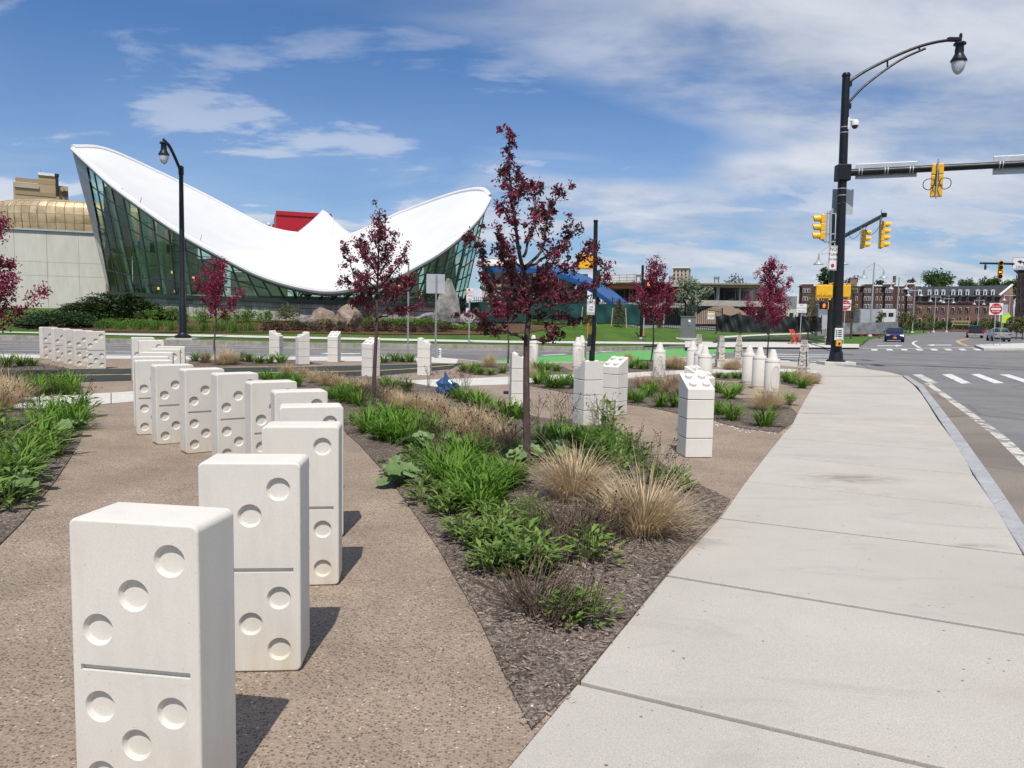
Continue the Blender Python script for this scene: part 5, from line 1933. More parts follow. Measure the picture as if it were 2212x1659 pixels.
def signal(loc, yaw, n, label, lit=None, s=1.0, pole_x=None, bars=True):
    r_ = empty('traffic_signal', loc, R(yaw), label, 'traffic signal', 'traffic signals at the crossing')
    r_.scale = (s, s, s)
    for k in range(n):
        z = ((n - 1) / 2 - k) * SEC
        sc_ = put('section', sec_me, None, r_, (0, 0, z))
        put('visor', vis_me, None, sc_)
        if lit == k:
            put('lens', len_me['dark'], None, sc_, (0, -0.07, 0), (R(90), 0, 0))
            MB().plate([(-0.10, 0), (-0.02, 0.08), (-0.02, 0.03), (0.10, 0.03), (0.10, -0.03), (-0.02, -0.03), (-0.02, -0.08)], -0.118, -0.108).build('arrow', 'lit_arrow', sc_)
        else:
            put('lens', len_me['dark'], None, sc_, (0, -0.07, 0), (R(90), 0, 0))
    if bars:
        h = n * SEC / 2
        MB().tube([(0, 0.17, -h - 0.06), (0, 0.17, h + 0.12)], 0.022, 6).beam((0, 0.17, h), (0, 0.02, h), 0.05).beam((0, 0.17, -h - 0.02), (0, 0.02, -h - 0.02), 0.05).build('mounting_bar', 'galvanised', r_)
    return r_


sg = signal(D(2024, 390, BP.y - 1.75), 153, 3, 'yellow traffic signal seen from behind, hanging from the near mast arm', s=1.16)
for sx in (-1, 1):
    pts = [(sx * 0.02, 0.17, 0.3), (sx * 0.05, 0.2, -0.05), (sx * 0.18, 0.22, -0.3), (sx * 0.36, 0.22, -0.22), (sx * 0.34, 0.22, -0.02), (sx * 0.12, 0.21, 0.02), (sx * 0.03, 0.19, -0.2)]
    MB().tube(spline([Vector(p) for p in pts], 5), 0.013, 5).build('cable', 'black_matt', sg, smooth=True)
s3 = signal(D(1776, 491, BP.y - 0.1), -106, 3, 'yellow three lamp traffic signal facing left on the big pole', s=0.96)
wb = MB()
for y in (462, 506, 523):
    wb.beam(D(1781, y, BP.y), D(1806, y - 1, BP.y), 0.04)
wb.tube([D(1795, 455, BP.y - 0.1), D(1793, 530, BP.y - 0.1)], 0.05, 8)
wpart(wb, pole, 'signal_bracket', 'galvanised')

# ped signals
def ped(loc, yaw, label, col='signal_yellow', hand=False, s=1.0):
    r_ = empty('pedestrian_signal', loc, R(yaw), label, 'pedestrian signal')
    r_.scale = (s, s, s)
    MB().box((0, 0, 0), (0.52, 0.20, 0.46)).build('housing', col, r_, bevel=0.045, seg=3)
    MB().box((0, -0.14, 0.0), (0.50, 0.10, 0.44)).build('hood', col if not hand else 'black_matt', r_, bevel=0.02)
    MB().box((0, -0.196, 0), (0.43, 0.01, 0.37)).build('lens', 'lens_dark', r_)
    if hand:
        h_ = MB().plate([(-0.06, -0.13), (0.05, -0.13), (0.075, -0.04), (0.12, 0.02), (0.10, 0.045), (0.065, 0.01), (0.06, 0.11), (0.035, 0.11), (0.032, 0.04), (0.026, 0.135), (0.0, 0.135), (-0.002, 0.04), (-0.01, 0.125), (-0.035, 0.125), (-0.033, 0.035), (-0.045, 0.09), (-0.07, 0.085), (-0.075, -0.04)], -0.212, -0.204)
        h_.build('hand_symbol', 'lit_hand', r_)
    for x in (-0.18, 0.18):
        MB().box((x, 0.05, 0.25), (0.07, 0.08, 0.05)).box((x, 0.05, -0.25), (0.07, 0.08, 0.05)).build('lug', col, r_)
    return r_


ped(D(1780.5, 630, BP.y - 0.05), 160, 'yellow pedestrian signal back, scrawled in black, left of the big pole', s=1.15)
ped(D(1823, 629, BP.y + 0.05), 206, 'yellow pedestrian signal right of the big pole, turned to the road', s=1.08)
pr_ = [o for o in COL.objects if o.name.startswith('pedestrian_signal') and 'scrawled' in o.get('label', '')][0]
put('graffiti', text_mesh('uoLoLou', 'sign_black', 0.13, 0.004), None, pr_, (0, 0.103, -0.13), R(180))
wb = MB()
for y in (612, 640):
    wb.beam(D(1790, y, BP.y + 0.1), D(1816, y, BP.y + 0.1), 0.05)
wpart(wb, pole, 'signal_bracket', 'signal_yellow')


def sign(loc, yaw, w, h, rows, label, cat='sign', name='road_sign', post=None, post_mat='galvanised', face='sign_white', border=True, group=None):
    r_ = empty(name, loc, R(yaw), label, cat, group)
    MB().box((0, 0.008, 0), (w, 0.012, h)).build('back', 'sign_back', r_)
    MB().box((0, -0.002, 0), (w, 0.008, h)).build('face', face, r_, bevel=0.0)
    if border:
        t_ = 0.018 * max(w, h)
        for x, z, sx, sz in ((0, h / 2 - 1.4 * t_, w - 2 * t_, t_), (0, -h / 2 + 1.4 * t_, w - 2 * t_, t_), (-w / 2 + 1.4 * t_, 0, t_, h - 2.8 * t_), (w / 2 - 1.4 * t_, 0, t_, h - 2.8 * t_)):
            MB().box((x, -0.007, z), (sx, 0.003, sz)).build('border', 'sign_black', r_)
    for txt, z, size, mt in rows:
        put('lettering', text_mesh(txt, mt, size, 0.003), None, r_, (0, -0.009, z))
    if post:
        MB().box((0, 0.045, -post / 2 + h * 0.4), (0.055, 0.045, post)).build('post', post_mat, r_)
    return r_


ns = sign(D(1799, 557, BP.y - 0.35), 14, 0.36, 0.92, [('NO', 0.32, 0.19, 'sign_black'), ('TURN', 0.12, 0.14, 'sign_black'), ('ON RED', -0.06, 0.10, 'sign_black')], 'white no turn on red sign strapped to the big signal pole', border=True)
MB().lathe([(0.075, -0.003), (0.075, 0.003)], 18).build('red_dot', 'sign_red', ns, loc=(0, -0.01, -0.29), rz=(R(90), 0, 0))
bk = sign(D(1820, 436, BP.y + 0.35), 178, 0.80, 0.95, [], 'grey back of a road sign behind the big signal pole', border=False)
pb = empty('push_button', D(1811.5, 742, BP.y - 0.3), 0, 'yellow pedestrian push button with instruction plate on the big pole', 'push button')
MB().box((0, 0, 0), (0.20, 0.12, 0.22)).build('button_box', 'signal_yellow', pb, bevel=0.02)
MB().lathe([(0.045, 0), (0.04, 0.03)], 14).build('button', 'black_matt', pb, loc=(0, -0.06, 0), rz=(R(90), 0, 0))
pp = MB().box((0, 0.03, 0.36), (0.31, 0.02, 0.46)).build('plate', 'sign_white', pb)
for k in range(4):
    MB().box((0.035, 0.015, 0.50 - k * 0.075), (0.16, 0.006, 0.035)).build('pictogram', 'sign_black', pp)
    MB().box((-0.10, 0.015, 0.50 - k * 0.075), (0.05, 0.006, 0.045)).build('pictogram', 'sign_black', pp)
put('lettering', text_mesh('TO CROSS', 'sign_black', 0.05, 0.003), None, pp, (0, 0.016, 0.165))

# the pole across the road with its own mast arm
Q0 = GT(1790, 746)
q1 = D(1801, 459, Q0.y)
pole2 = empty('signal_pole', Q0, 0, 'black signal pole across the street, mostly hidden behind the big pole', 'signal pole')
wpart(MB().tube([Q0, Q0.lerp(q1, 0.5), q1], [0.17, 0.15, 0.12], 16), pole2, 'pole', 'black_paint', smooth=40)
m0 = D(1797, 524, Q0.y)
m1 = D(1910, 464.5, 38.3)
wpart(MB().tube([m0, m1], [0.14, 0.10], 12), pole2, 'mast_arm', 'black_paint', smooth=40)
wpart(MB().lathe([(0.12, -0.1), (0.13, 0), (0.12, 0.1)], 12, m1), pole2, 'arm_end', 'black_paint')
wpart(MB().box(D(1790, 741, Q0.y - 0.2), (0.4, 0.35, 0.4)), pole2, 'base', 'black_paint')
for x, y, Y, n, lab in ((1866, 516, 43.2, 3, 'yellow three lamp signal nearer the poles on the rising mast arm'), (1906.5, 507, 38.7, 4, 'yellow four lamp signal at the end of the rising mast arm')):
    s_ = signal(D(x, y, Y), 82, n, lab, s=1.0 if n == 3 else 0.98)
    MB().tube(spline([Vector(p) for p in ((0, 0.17, 0.45), (0.05, 0.3, 0.2), (0.1, 0.55, 0.0), (0.1, 0.8, 0.25), (0.05, 0.75, 0.5))], 5), 0.014, 5).build('cable', 'black_matt', s_)
sb = sign(D(1904, 470, 38.6), 70, 0.6, 0.72, [], 'edge-on road sign at the tip of the rising mast arm', border=False)
ped(D(1779, 660, Q0.y - 0.4), -14, 'black pedestrian signal showing an orange raised hand across the street', 'black_matt', True, 1.12)
wpart(MB().box(D(1786, 660, Q0.y - 0.2), (0.2, 0.2, 0.5)), pole2, 'signal_bracket', 'signal_yellow')
rs_ = sign(D(1783, 727, Q0.y - 0.5), 80, 0.3, 1.2, [], 'orange edge of a push button post across the street', face='push_orange', border=False)

# pedestrian pole in the plaza
P0 = D(1278, 790, 26.0)
P0.z = 0.0
t0 = D(1287, 477, 26.0)
pp1 = empty('pedestrian_pole', P0, 0, 'slim black pole behind the brick towers carrying a bicycle sign', 'signal pole')
wpart(MB().tube([P0, Vector((P0.x + 0.05, P0.y, 1.2)), t0], [0.085, 0.075, 0.07], 14), pp1, 'pole', 'black_paint', smooth=40)
wpart(MB().lathe([(0.08, -0.03), (0.085, 0.0), (0.06, 0.03)], 14, t0), pp1, 'cap', 'black_paint')
wpart(MB().lathe([(0.10, 0), (0.095, 0.5), (0.088, 0.52)], 14, P0), pp1, 'base_collar', 'black_paint', smooth=40)
ped(D(1263.5, 566, 25.9), 183, 'yellow pedestrian signal back on the slim pole amid crabapple twigs', s=1.03)
bs_ = sign(D(1276.5, 663, 25.82), 2, 0.275, 0.53, [('USE', -0.01, 0.095, 'sign_black'), ('PED', -0.105, 0.095, 'sign_black'), ('SIGNAL', -0.20, 0.082, 'sign_black')], 'white use ped signal sign with a bicycle symbol')
bk_ = MB()
for cx in (-0.068, 0.068):
    bk_.tube([(cx + 0.045 * math.cos(k * 0.5236), -0.009, 0.14 + 0.045 * math.sin(k * 0.5236)) for k in range(13)], 0.006, 5)
for p, q in (((-0.068, 0.14), (-0.02, 0.205)), ((-0.02, 0.205), (0.045, 0.20)), ((0.045, 0.20), (0.0, 0.14)), ((0.0, 0.14), (-0.068, 0.14)), ((0.0, 0.14), (-0.025, 0.215)), ((0.068, 0.14), (0.04, 0.225)), ((0.04, 0.225), (0.065, 0.228)), ((-0.045, 0.217), (-0.005, 0.217))):
    bk_.tube([(p[0], -0.009, p[1]), (q[0], -0.009, q[1])], 0.006, 5)
bk_.build('bicycle_symbol', 'sign_black', bs_)
pbx = empty('push_button', D(1271, 722, 25.85), R(72), 'orange push button plate on the slim black pole', 'push button')
MB().box((0, 0, 0.12), (0.26, 0.015, 0.50)).build('plate', 'push_orange', pbx, bevel=0.004)
MB().box((0, -0.04, -0.2), (0.12, 0.12, 0.42)).build('button_box', 'black_matt', pbx, bevel=0.02)

# third slim pole across the street
p3 = GT(1385, 733)
t3 = D(1388.5, 573, p3.y)
pp3 = empty('pedestrian_pole', p3, 0, 'slim black pole across the street left of a maroon tree', 'signal pole')
wpart(MB().tube([p3, t3], [0.10, 0.085], 12), pp3, 'pole', 'black_paint', smooth=40)
wpart(MB().lathe([(0.17, 0), (0.15, 0.12), (0.11, 0.15)], 12, p3), pp3, 'base_collar', 'galvanised')
ped(D(1398.5, 613, p3.y - 0.2), 12, 'dark pedestrian signal with a dim red hand on the far slim pole', 'black_matt', True, 1.1)
pb3 = empty('push_button', D(1391, 698, p3.y - 0.2), R(70), 'push button plate on the far slim pole', 'push button')
MB().box((0, 0, 0), (0.3, 0.02, 1.1)).build('plate', 'sign_back', pb3)
MB().box((0, 0, -0.7), (0.3, 0.05, 0.35)).build('button_box', 'push_orange', pb3)

# left street lamp
l0 = GT(395.5, 733)
l1 = D(391, 362, l0.y)
lp = empty('street_lamp', l0, 0, 'black street lamp with a bent arm in front of the museum', 'street lamp')
MB().box((0, 0, 0.02), (1.3, 1.0, 0.1)).build('footing', 'concrete_light', lp)
wpart(MB().lathe([(0.40, 0.05), (0.40, 0.18), (0.25, 0.25), (0.20, 0.34)], 16, l0), lp, 'base_collar', 'black_paint', smooth=40)
wpart(MB().tube([l0, l0.lerp(l1, 0.21), l0.lerp(l1, 0.215), l1], [0.185, 0.175, 0.15, 0.10], 16), lp, 'pole', 'black_paint', smooth=40)
wpart(MB().lathe([(0.118, 0.0), (0.118, 0.09)], 14, l0.lerp(l1, 0.175) + Vector((0, 0, 0))), lp, 'reflective_band', 'push_orange')
arm = spline([D(391, 371, l0.y), D(377, 338, l0.y - 0.7), D(366, 316, l0.y - 1.3), D(357, 306, l0.y - 1.6), D(353.5, 304, l0.y - 1.7)], 4)
wpart(MB().tube(arm, 0.075, 8), lp, 'lamp_arm', 'black_paint', smooth=True)
wpart(MB().lathe([(0.13, -0.35), (0.13, 0.05), (0.05, 0.1)], 12, l1), lp, 'cap', 'black_paint')
bell_lamp(lp, D(353.5, 299, l0.y - 1.7), 0.88)

# signs and posts by the street
def u_post(px, yb, yt, Y, label):
    a, b = D(px, yb, Y), D(px + 0.5, yt, Y)
    r_ = empty('sign_post', a, 0, label, 'sign post')
    h = (b - a).z
    m = MB()
    for sx in (-1, 1):
        m.box((sx * 0.022, 0, h / 2), (0.012, 0.05, h))
    m.box((0, 0.02, h / 2), (0.05, 0.008, h))
    m.build('channel', 'galvanised', r_)
    ho = MB()
    for k in range(int(h / 0.1)):
        ho.box((0, 0.0145, 0.05 + k * 0.1), (0.014, 0.004, 0.05))
    tag(ho.build('holes', 'black_matt', r_), kind='stuff')
    return r_, a


u_post(881, 766, 567, 29.5, 'bare perforated steel post left of the grey sign back')
g1_, a = u_post(940.5, 776, 594, 28.5, 'perforated steel post carrying the grey sign back')
gs = sign(D(941, 613, 28.6), 180, 0.68, 0.71, [], 'large plain grey sign back facing the plaza', border=False)
gs.location = D(941, 613, 28.62)
n0 = GT(1013, 741)
npk = empty('parking_sign', n0, 0, 'small white no parking any time sign on a thin post', 'sign')
t_ = D(1014.5, 622, n0.y)
wpart(MB().tube([n0, t_], 0.04, 8), npk, 'post', 'galvanised')
c = D(1014.5, 636, n0.y - 0.06) - n0
w_, h_ = 14 / FPX * n0.y, 26 / FPX * n0.y
f_ = MB().box(c, (w_, 0.02, h_)).build('plate', 'sign_white', npk)
MB().box(c + Vector((-w_ * 0.1, -0.014, h_ * 0.38)), (w_ * 0.3, 0.006, h_ * 0.13)).build('symbol', 'sign_red', npk)
put('lettering', text_mesh('NO PARKING', 'sign_red', h_ * 0.10, 0.003), None, npk, c + Vector((0, -0.013, h_ * 0.27)))
put('lettering', text_mesh('ANY\nTIME', 'sign_red', h_ * 0.25, 0.003), None, npk, c + Vector((0, -0.013, -h_ * 0.02)))
MB().box(c + Vector((0, -0.013, -h_ * 0.38)), (w_ * 0.7, 0.006, h_ * 0.05)).build('arrow', 'sign_red', npk)
# small white utility marker at the sign post
mk = empty('utility_marker', D(949, 770, 29.2), 0, 'low white marker post at the foot of the sign post', 'marker')
mk.location.z = 0
MB().box((0, 0, 0.17), (0.16, 0.10, 0.36)).build('body', 'white_paint', mk, bevel=0.03)
for k in range(3):
    MB().box((0, -0.052, 0.12 + k * 0.07), (0.10, 0.004, 0.03)).build('print', 'gutter_grey', mk)

v0 = GT(1730, 741)
nm = sign(D(1731.6, 666, v0.y), -17, 0.76, 0.70, [('NO', 0.22, 0.17, 'sign_black'), ('MOTOR', 0.0, 0.17, 'sign_black'), ('VEHICLES', -0.21, 0.135, 'sign_black')], 'white no motor vehicles sign by the red chair', post=2.75)


def no_entry(loc, label, s, post, yaw=-24):
    r_ = sign(loc, yaw, 0.9 * s, 0.9 * s, [], label, post=post, border=False)
    MB().lathe([(0.42 * s, -0.002), (0.42 * s, 0.002)], 32).build('disc', 'sign_red', r_, loc=(0, -0.010, 0), rz=(R(90), 0, 0))
    MB().box((0, -0.015, 0), (0.66 * s, 0.004, 0.13 * s)).build('bar', 'sign_white', r_)
    put('lettering', text_mesh('DO NOT', 'sign_white', 0.17 * s, 0.003), None, r_, (0, -0.014, 0.20 * s))
    put('lettering', text_mesh('ENTER', 'sign_white', 0.17 * s, 0.003), None, r_, (0, -0.014, -0.20 * s))
    return r_


no_entry(D(1826, 659, 56), 'red do not enter sign half hidden by the big pole', 0.86, 3.1)
no_entry(D(2151.7, 667.4, 63), 'red do not enter sign on the traffic island', 1.06, 3.4)
sign(D(2165.5, 669, 63.4), 152, 0.75, 0.85, [], 'grey sign back beside the do not enter sign on the island', post=3.3, border=False)
ch = empty('chevron_sign', D(2168, 684, 90), R(-30), 'bright lime green warning sign behind the island posts', 'sign')
MB().plate([(-0.25, 0.7), (0.35, 0.55), (0.75, 0.05), (0.3, -0.35), (0.25, -0.75), (-0.15, -0.75)], -0.02, 0.02).build('plate', 'sign_lime', ch)
MB().box((0, 0.05, -1.5), (0.08, 0.05, 3.4)).build('post', 'galvanised', ch)

# far mast arm with arrow signal and ONLY sign
f0, f1_ = D(2117, 568.5, 60), D(2320, 573, 60)
fa = empty('mast_arm', (f1_.x, 60, 0), 0, 'thin black mast arm reaching in from the right picture edge', 'signal pole')
wpart(MB().tube([f0, f1_], [0.07, 0.12], 10), fa, 'arm', 'black_paint', smooth=True)
wpart(MB().tube([Vector((f1_.x, 60, 0)), f1_ + Vector((0, 0, 1))], 0.17, 12), fa, 'pole', 'black_paint')
wpart(MB().lathe([(0.07, -0.45), (0.09, -0.2), (0.05, 0)], 8, D(2129, 570, 60)), fa, 'detector', 'black_matt')
signal(D(2161, 583, 59.8), -27, 4, 'yellow four lamp signal with a lit amber left arrow', 2, 1.02)
on = sign(D(2207, 568.5, 59.7), -30, 1.24, 0.92, [('ONLY', -0.31, 0.27, 'sign_black')], 'white left turn only sign with a bent black arrow')
ar = []
for k in range(8):
    an = k / 7 * math.pi / 2
    ar.append((-0.02 + 0.26 * math.cos(an), -0.12 + 0.26 * math.sin(an)))
inner = [(-0.02 + 0.16 * math.cos(k / 7 * math.pi / 2), -0.12 + 0.16 * math.sin(k / 7 * math.pi / 2)) for k in range(8)]
head = [(-0.02, 0.14 + 0.10), (-0.30, 0.14 + 0.02), (-0.06, -0.06)]
MB().plate([(0.24, -0.2)] + ar + head + inner[::-1] + [(0.14, -0.2)], -0.012, -0.008).build('bent_arrow', 'sign_black', on)

# galvanised twin bell lamps along the far road
def twin_lamp(px, ytop, label):
    Hh = 684 + (px - CX) * 0.02
    Y = 7.6 * FPX / (Hh - ytop)
    top = D(px, ytop, Y)
    base = Vector((top.x, Y, ROAD))
    r_ = empty('twin_street_lamp', base, R(-18), label, 'street lamp', 'grey twin street lamps along the far road')
    h = top.z - ROAD
    MB().tube([(0, 0, 0), (0, 0, h * 0.5), (0, 0, h)], [0.13, 0.11, 0.07], 10).build('pole', 'galvanised', r_)
    MB().lathe([(0.3, 0), (0.26, 0.3), (0.15, 0.4)], 12).build('base', 'concrete_light', r_)
    za_ = h - 0.85
    MB().tube([(-1.15, 0, za_), (1.15, 0, za_)], 0.045, 6).build('arm', 'galvanised', r_)
    for sx in (-1, 1):
        MB().lathe([(0.50, -1.05), (0.46, -0.98), (0.28, -0.80), (0.12, -0.66), (0.09, -0.35), (0.05, 0.0)], 16, (sx * 1.1, 0, za_)).build('bell_shade', 'galvanised', r_, smooth=40)
        MB().tube([(sx * 1.1, 0, za_), (sx * 0.5, 0, za_ + 0.5), (0, 0, za_ + 0.75)], 0.02, 4).build('stay', 'galvanised', r_)
    return r_


for px, yt, lab in ((1797, 528, 'grey twin lamp whose pole hides behind the big signal pole'), (1889, 567, 'tall grey twin street lamp behind the blue car'), (1942.5, 599, 'grey twin street lamp right of the blue car'), (1977, 618, 'grey twin street lamp before the end of the brown brick flats'), (2022, 634, 'grey twin street lamp left of the bucket truck'), (2050, 638, 'grey twin street lamp right above the bucket truck'), (2116, 642, 'grey twin street lamp above the grey pickup'), (2183, 630, 'grey twin street lamp behind the traffic island signs')):
    twin_lamp(px, yt, lab)


# ---------------------------------------------------------------- cabinet, chair, vehicles
cb = GT(1485, 735)
cab = empty('utility_cabinet', cb, R(-14), 'grey steel utility cabinet with a round meter on the lawn', 'cabinet')
MB().box((0, 0, 0.06), (1.75, 1.3, 0.22)).build('plinth', 'concrete_light', cab, bevel=0.02)
MB().box((0, 0, 0.98), (1.12, 0.62, 1.66)).build('body', 'cabinet_grey', cab, bevel=0.02)
MB().box((0, -0.02, 1.83), (1.18, 0.70, 0.05)).build('lid', 'cabinet_grey', cab, bevel=0.01)
MB().box((0.10, -0.34, 1.40), (0.20, 0.06, 0.44)).build('meter_box', 'galvanised', cab, bevel=0.01)
MB().lathe([(0.10, 0), (0.095, 0.08), (0.05, 0.11)], 16).build('meter', 'lamp_clear', cab, loc=(0.10, -0.36, 1.45), rz=(R(90), 0, 0))
ec = empty('utility_cabinet', D(1775, 716, 62), 0, 'slim pale grey cabinet left of the crossing poles', 'cabinet')
MB().box((0, 0, 0.9), (0.95, 0.6, 2.5)).build('body', 'hoarding', ec, bevel=0.02)
MB().box((0, -0.31, 0.75), (0.8, 0.02, 1.2)).build('door', 'sign_back', ec)

c0 = GT(1716, 744)
chr_ = empty('folding_chair', c0, R(46), 'red slatted folding chair alone on the far corner pavement', 'chair')
MB().beam((-0.28, -0.30, 0.02), (-0.28, 0.28, 0.98), 0.05).beam((0.28, -0.30, 0.02), (0.28, 0.28, 0.98), 0.05).build('back_frame', 'chair_red', chr_)
MB().beam((-0.24, 0.34, 0.02), (-0.24, -0.30, 0.62), 0.05).beam((0.24, 0.34, 0.02), (0.24, -0.30, 0.62), 0.05).build('leg_frame', 'chair_red', chr_)
for k in range(4):
    MB().box((0, 0.16 + k * 0.032, 0.76 + k * 0.062), (0.58, 0.025, 0.052)).build('back_slat', 'chair_red', chr_)
for k in range(5):
    MB().box((0, -0.32 + k * 0.10, 0.52), (0.56, 0.075, 0.03)).build('seat_slat', 'chair_red', chr_)
for sx in (-1, 1):
    MB().box((sx * 0.30, -0.08, 0.72), (0.06, 0.5, 0.035)).build('armrest', 'chair_red', chr_)
chr_.scale = (1.15, 1.15, 1.15)


def loft(secs, close=True):
    """closed rings of equal length, skinned and capped"""
    m = MB()
    n = len(secs[0])
    vs = [p for s_ in secs for p in s_]
    fs = [(i * n + k, i * n + (k + 1) % n, (i + 1) * n + (k + 1) % n, (i + 1) * n + k) for i in range(len(secs) - 1) for k in range(n)]
    fs += [tuple(range(n - 1, -1, -1)), tuple((len(secs) - 1) * n + k for k in range(n))]
    return m.add(vs, fs)


def sec(y, w, z0, z1, tuck=0.9, top=0.93, rnd=0.06):
    """a car cross-section at y: half width w, from z0 to z1, pinched at sill and shoulder"""
    zm = lerp(z0, z1, 0.55)
    half = [(w * tuck * 0.86, z0), (w * tuck, z0 + rnd), (w, zm), (w * 0.985, z1 - rnd * 1.3), (w * top, z1 - rnd * 0.2), (w * top * 0.6, z1 + rnd * 0.12)]
    return [(x, y, z) for x, z in half] + [(-x, y, z) for x, z in half[::-1]]


def wheel_set(root, yf, yr, w, r):
    for y in (yf, yr):
        for sx in (-1, 1):
            tw_ = MB().lathe([(r * 0.62, -0.10), (r * 0.96, -0.10), (r, -0.06), (r, 0.06), (r * 0.96, 0.10), (r * 0.62, 0.10)], 22).build('wheel', 'tyre', root, smooth=40, loc=(sx * (w - 0.10), y, r), rz=(0, R(90), 0))
            MB().lathe([(r * 0.60, -0.09), (r * 0.62, 0.0), (r * 0.60, 0.095), (r * 0.2, 0.08)], 18).build('rim', 'galvanised', tw_, smooth=40)


def sedan(loc, yaw, paint, label, s=1.0, lights_on=False):
    r_ = empty('car', loc, R(yaw), label, 'car')
    r_.scale = (s, s, s)
    L_, w = 4.55, 0.87
    body = loft([sec(-2.26, w * 0.80, 0.30, 0.62), sec(-2.18, w * 0.92, 0.22, 0.70), sec(-1.9, w * 0.98, 0.19, 0.76), sec(-1.1, w, 0.18, 0.86), sec(-0.6, w, 0.18, 0.92), sec(1.0, w, 0.18, 0.94), sec(1.65, w, 0.19, 0.96), sec(2.05, w * 0.97, 0.22, 0.93), sec(2.25, w * 0.88, 0.30, 0.84)])
    body.build('body', paint, r_, smooth=38)
    def ring(y, w0, w1, z0, z1):
        return [(w0, y, z0), (lerp(w0, w1, 0.6), y, lerp(z0, z1, 0.6)), (w1, y, z1 - 0.03), (w1 * 0.8, y, z1), (-w1 * 0.8, y, z1), (-w1, y, z1 - 0.03), (-lerp(w0, w1, 0.6), y, lerp(z0, z1, 0.6)), (-w0, y, z0)]
    cabin = loft([ring(-0.85, 0.78, 0.74, 0.86, 0.92), ring(-0.15, 0.80, 0.62, 0.88, 1.38), ring(0.35, 0.80, 0.61, 0.88, 1.44), ring(0.95, 0.80, 0.62, 0.88, 1.40), ring(1.75, 0.78, 0.70, 0.88, 0.97)])
    cabin.build('cabin', paint, r_, smooth=38)
    def win(pts, nm='window'):
        MB().poly(pts).build(nm, 'car_glass', r_)
    win([(-0.68, -0.80, 0.965), (0.68, -0.80, 0.965), (0.56, -0.20, 1.365), (-0.56, -0.20, 1.365)], 'windscreen')
    win([(0.66, 1.72, 1.015), (-0.66, 1.72, 1.015), (-0.55, 1.00, 1.395), (0.55, 1.00, 1.395)], 'rear_window')
    for sx in (-1, 1):
        for y0, y1, y2, y3 in ((-0.55, 0.38, 0.36, -0.12), (0.44, 1.45, 0.98, 0.42)):
            win([(sx * 0.812, y0, 0.95), (sx * 0.812, y1, 0.95), (sx * 0.672, y2, 1.34), (sx * 0.672, y3, 1.34)][::sx])
        MB().box((sx * 0.98, -0.52, 0.98), (0.20, 0.10, 0.14)).build('mirror', paint, r_, bevel=0.03)
        MB().box((sx * 0.60, -2.14, 0.64), (0.34, 0.20, 0.15)).build('headlight', 'lit_head' if lights_on and sx > 0 else ('lamp_amber' if lights_on else 'lamp_clear'), r_, bevel=0.04)
        MB().box((sx * 0.66, 2.18, 0.76), (0.32, 0.18, 0.17)).build('tail_light', 'lamp_red', r_, bevel=0.04)
        MB().box((sx * 0.884, 0.1, 0.80), (0.02, 0.18, 0.04)).build('door_handle', paint, r_)
    MB().box((0, -2.25, 0.60), (0.62, 0.06, 0.10)).build('grille', 'black_matt', r_)
    MB().box((0, -2.26, 0.33), (1.1, 0.06, 0.13)).build('lower_grille', 'black_matt', r_)
    MB().box((0, -2.30, 0.43), (0.32, 0.02, 0.16)).build('licence_plate', 'plate_orange', r_)
    MB().plate([(-0.09, 0.585), (-0.03, 0.585), (-0.025, 0.565), (0.03, 0.565), (0.035, 0.585), (0.09, 0.585), (0.08, 0.62), (0.03, 0.62), (0.025, 0.64), (-0.03, 0.64), (-0.035, 0.62), (-0.08, 0.62)], -2.30, -2.285).build('badge', 'plate_orange', r_)
    MB().box((0, 2.29, 0.62), (0.36, 0.02, 0.17)).build('licence_plate', 'plate_orange', r_)
    MB().box((0, 2.27, 0.36), (1.5, 0.06, 0.12)).build('bumper', 'black_matt', r_)
    wheel_set(r_, -1.42, 1.36, 0.87, 0.31)
    return r_


a = G(1931, 739, ROAD)
sedan((a.x + 1.0, a.y + 2.0, ROAD), -25, 'car_blue', 'dark blue sedan driving towards the camera with a headlight lit', 0.99, True)
a = G(2157, 737.5, ROAD)
sedan((a.x + 1.1, a.y + 1.8, ROAD), 157, 'car_silver', 'silver sedan seen from behind next to the traffic island', 1.08)
a = G(2106, 730.5, ROAD)
pk = empty('pickup_truck', (a.x + 1.3, a.y + 2.3, ROAD), R(151), 'dark grey pickup truck seen from behind left of the silver sedan', 'pickup truck')
loft([sec(-2.75, 0.86, 0.45, 0.95), sec(-2.55, 0.95, 0.38, 1.06), sec(-1.2, 0.98, 0.36, 1.14), sec(-1.0, 0.98, 0.36, 1.16), sec(2.6, 0.98, 0.40, 1.20), sec(2.72, 0.96, 0.45, 1.18)]).build('body', 'car_grey', pk, smooth=38)
MB().box((0, 1.75, 1.16), (1.62, 1.75, 0.12)).build('bed', 'black_matt', pk)
def ringp(y, w0, w1, z0, z1):
    return [(w0, y, z0), (w1, y, z1 - 0.05), (w1 * 0.85, y, z1), (-w1 * 0.85, y, z1), (-w1, y, z1 - 0.05), (-w0, y, z0)]
loft([ringp(-1.25, 0.88, 0.84, 1.1, 1.16), ringp(-0.55, 0.88, 0.70, 1.12, 1.84), ringp(0.55, 0.88, 0.71, 1.12, 1.86), ringp(0.85, 0.88, 0.76, 1.12, 1.72)]).build('cabin', 'car_grey', pk, smooth=38)
MB().poly([(0.70, 0.90, 1.26), (-0.70, 0.90, 1.26), (-0.62, 0.80, 1.70), (0.62, 0.80, 1.70)]).build('rear_window', 'car_glass', pk)
MB().poly([(-0.74, -1.16, 1.22), (0.74, -1.16, 1.22), (0.62, -0.62, 1.78), (-0.62, -0.62, 1.78)]).build('windscreen', 'car_glass', pk)
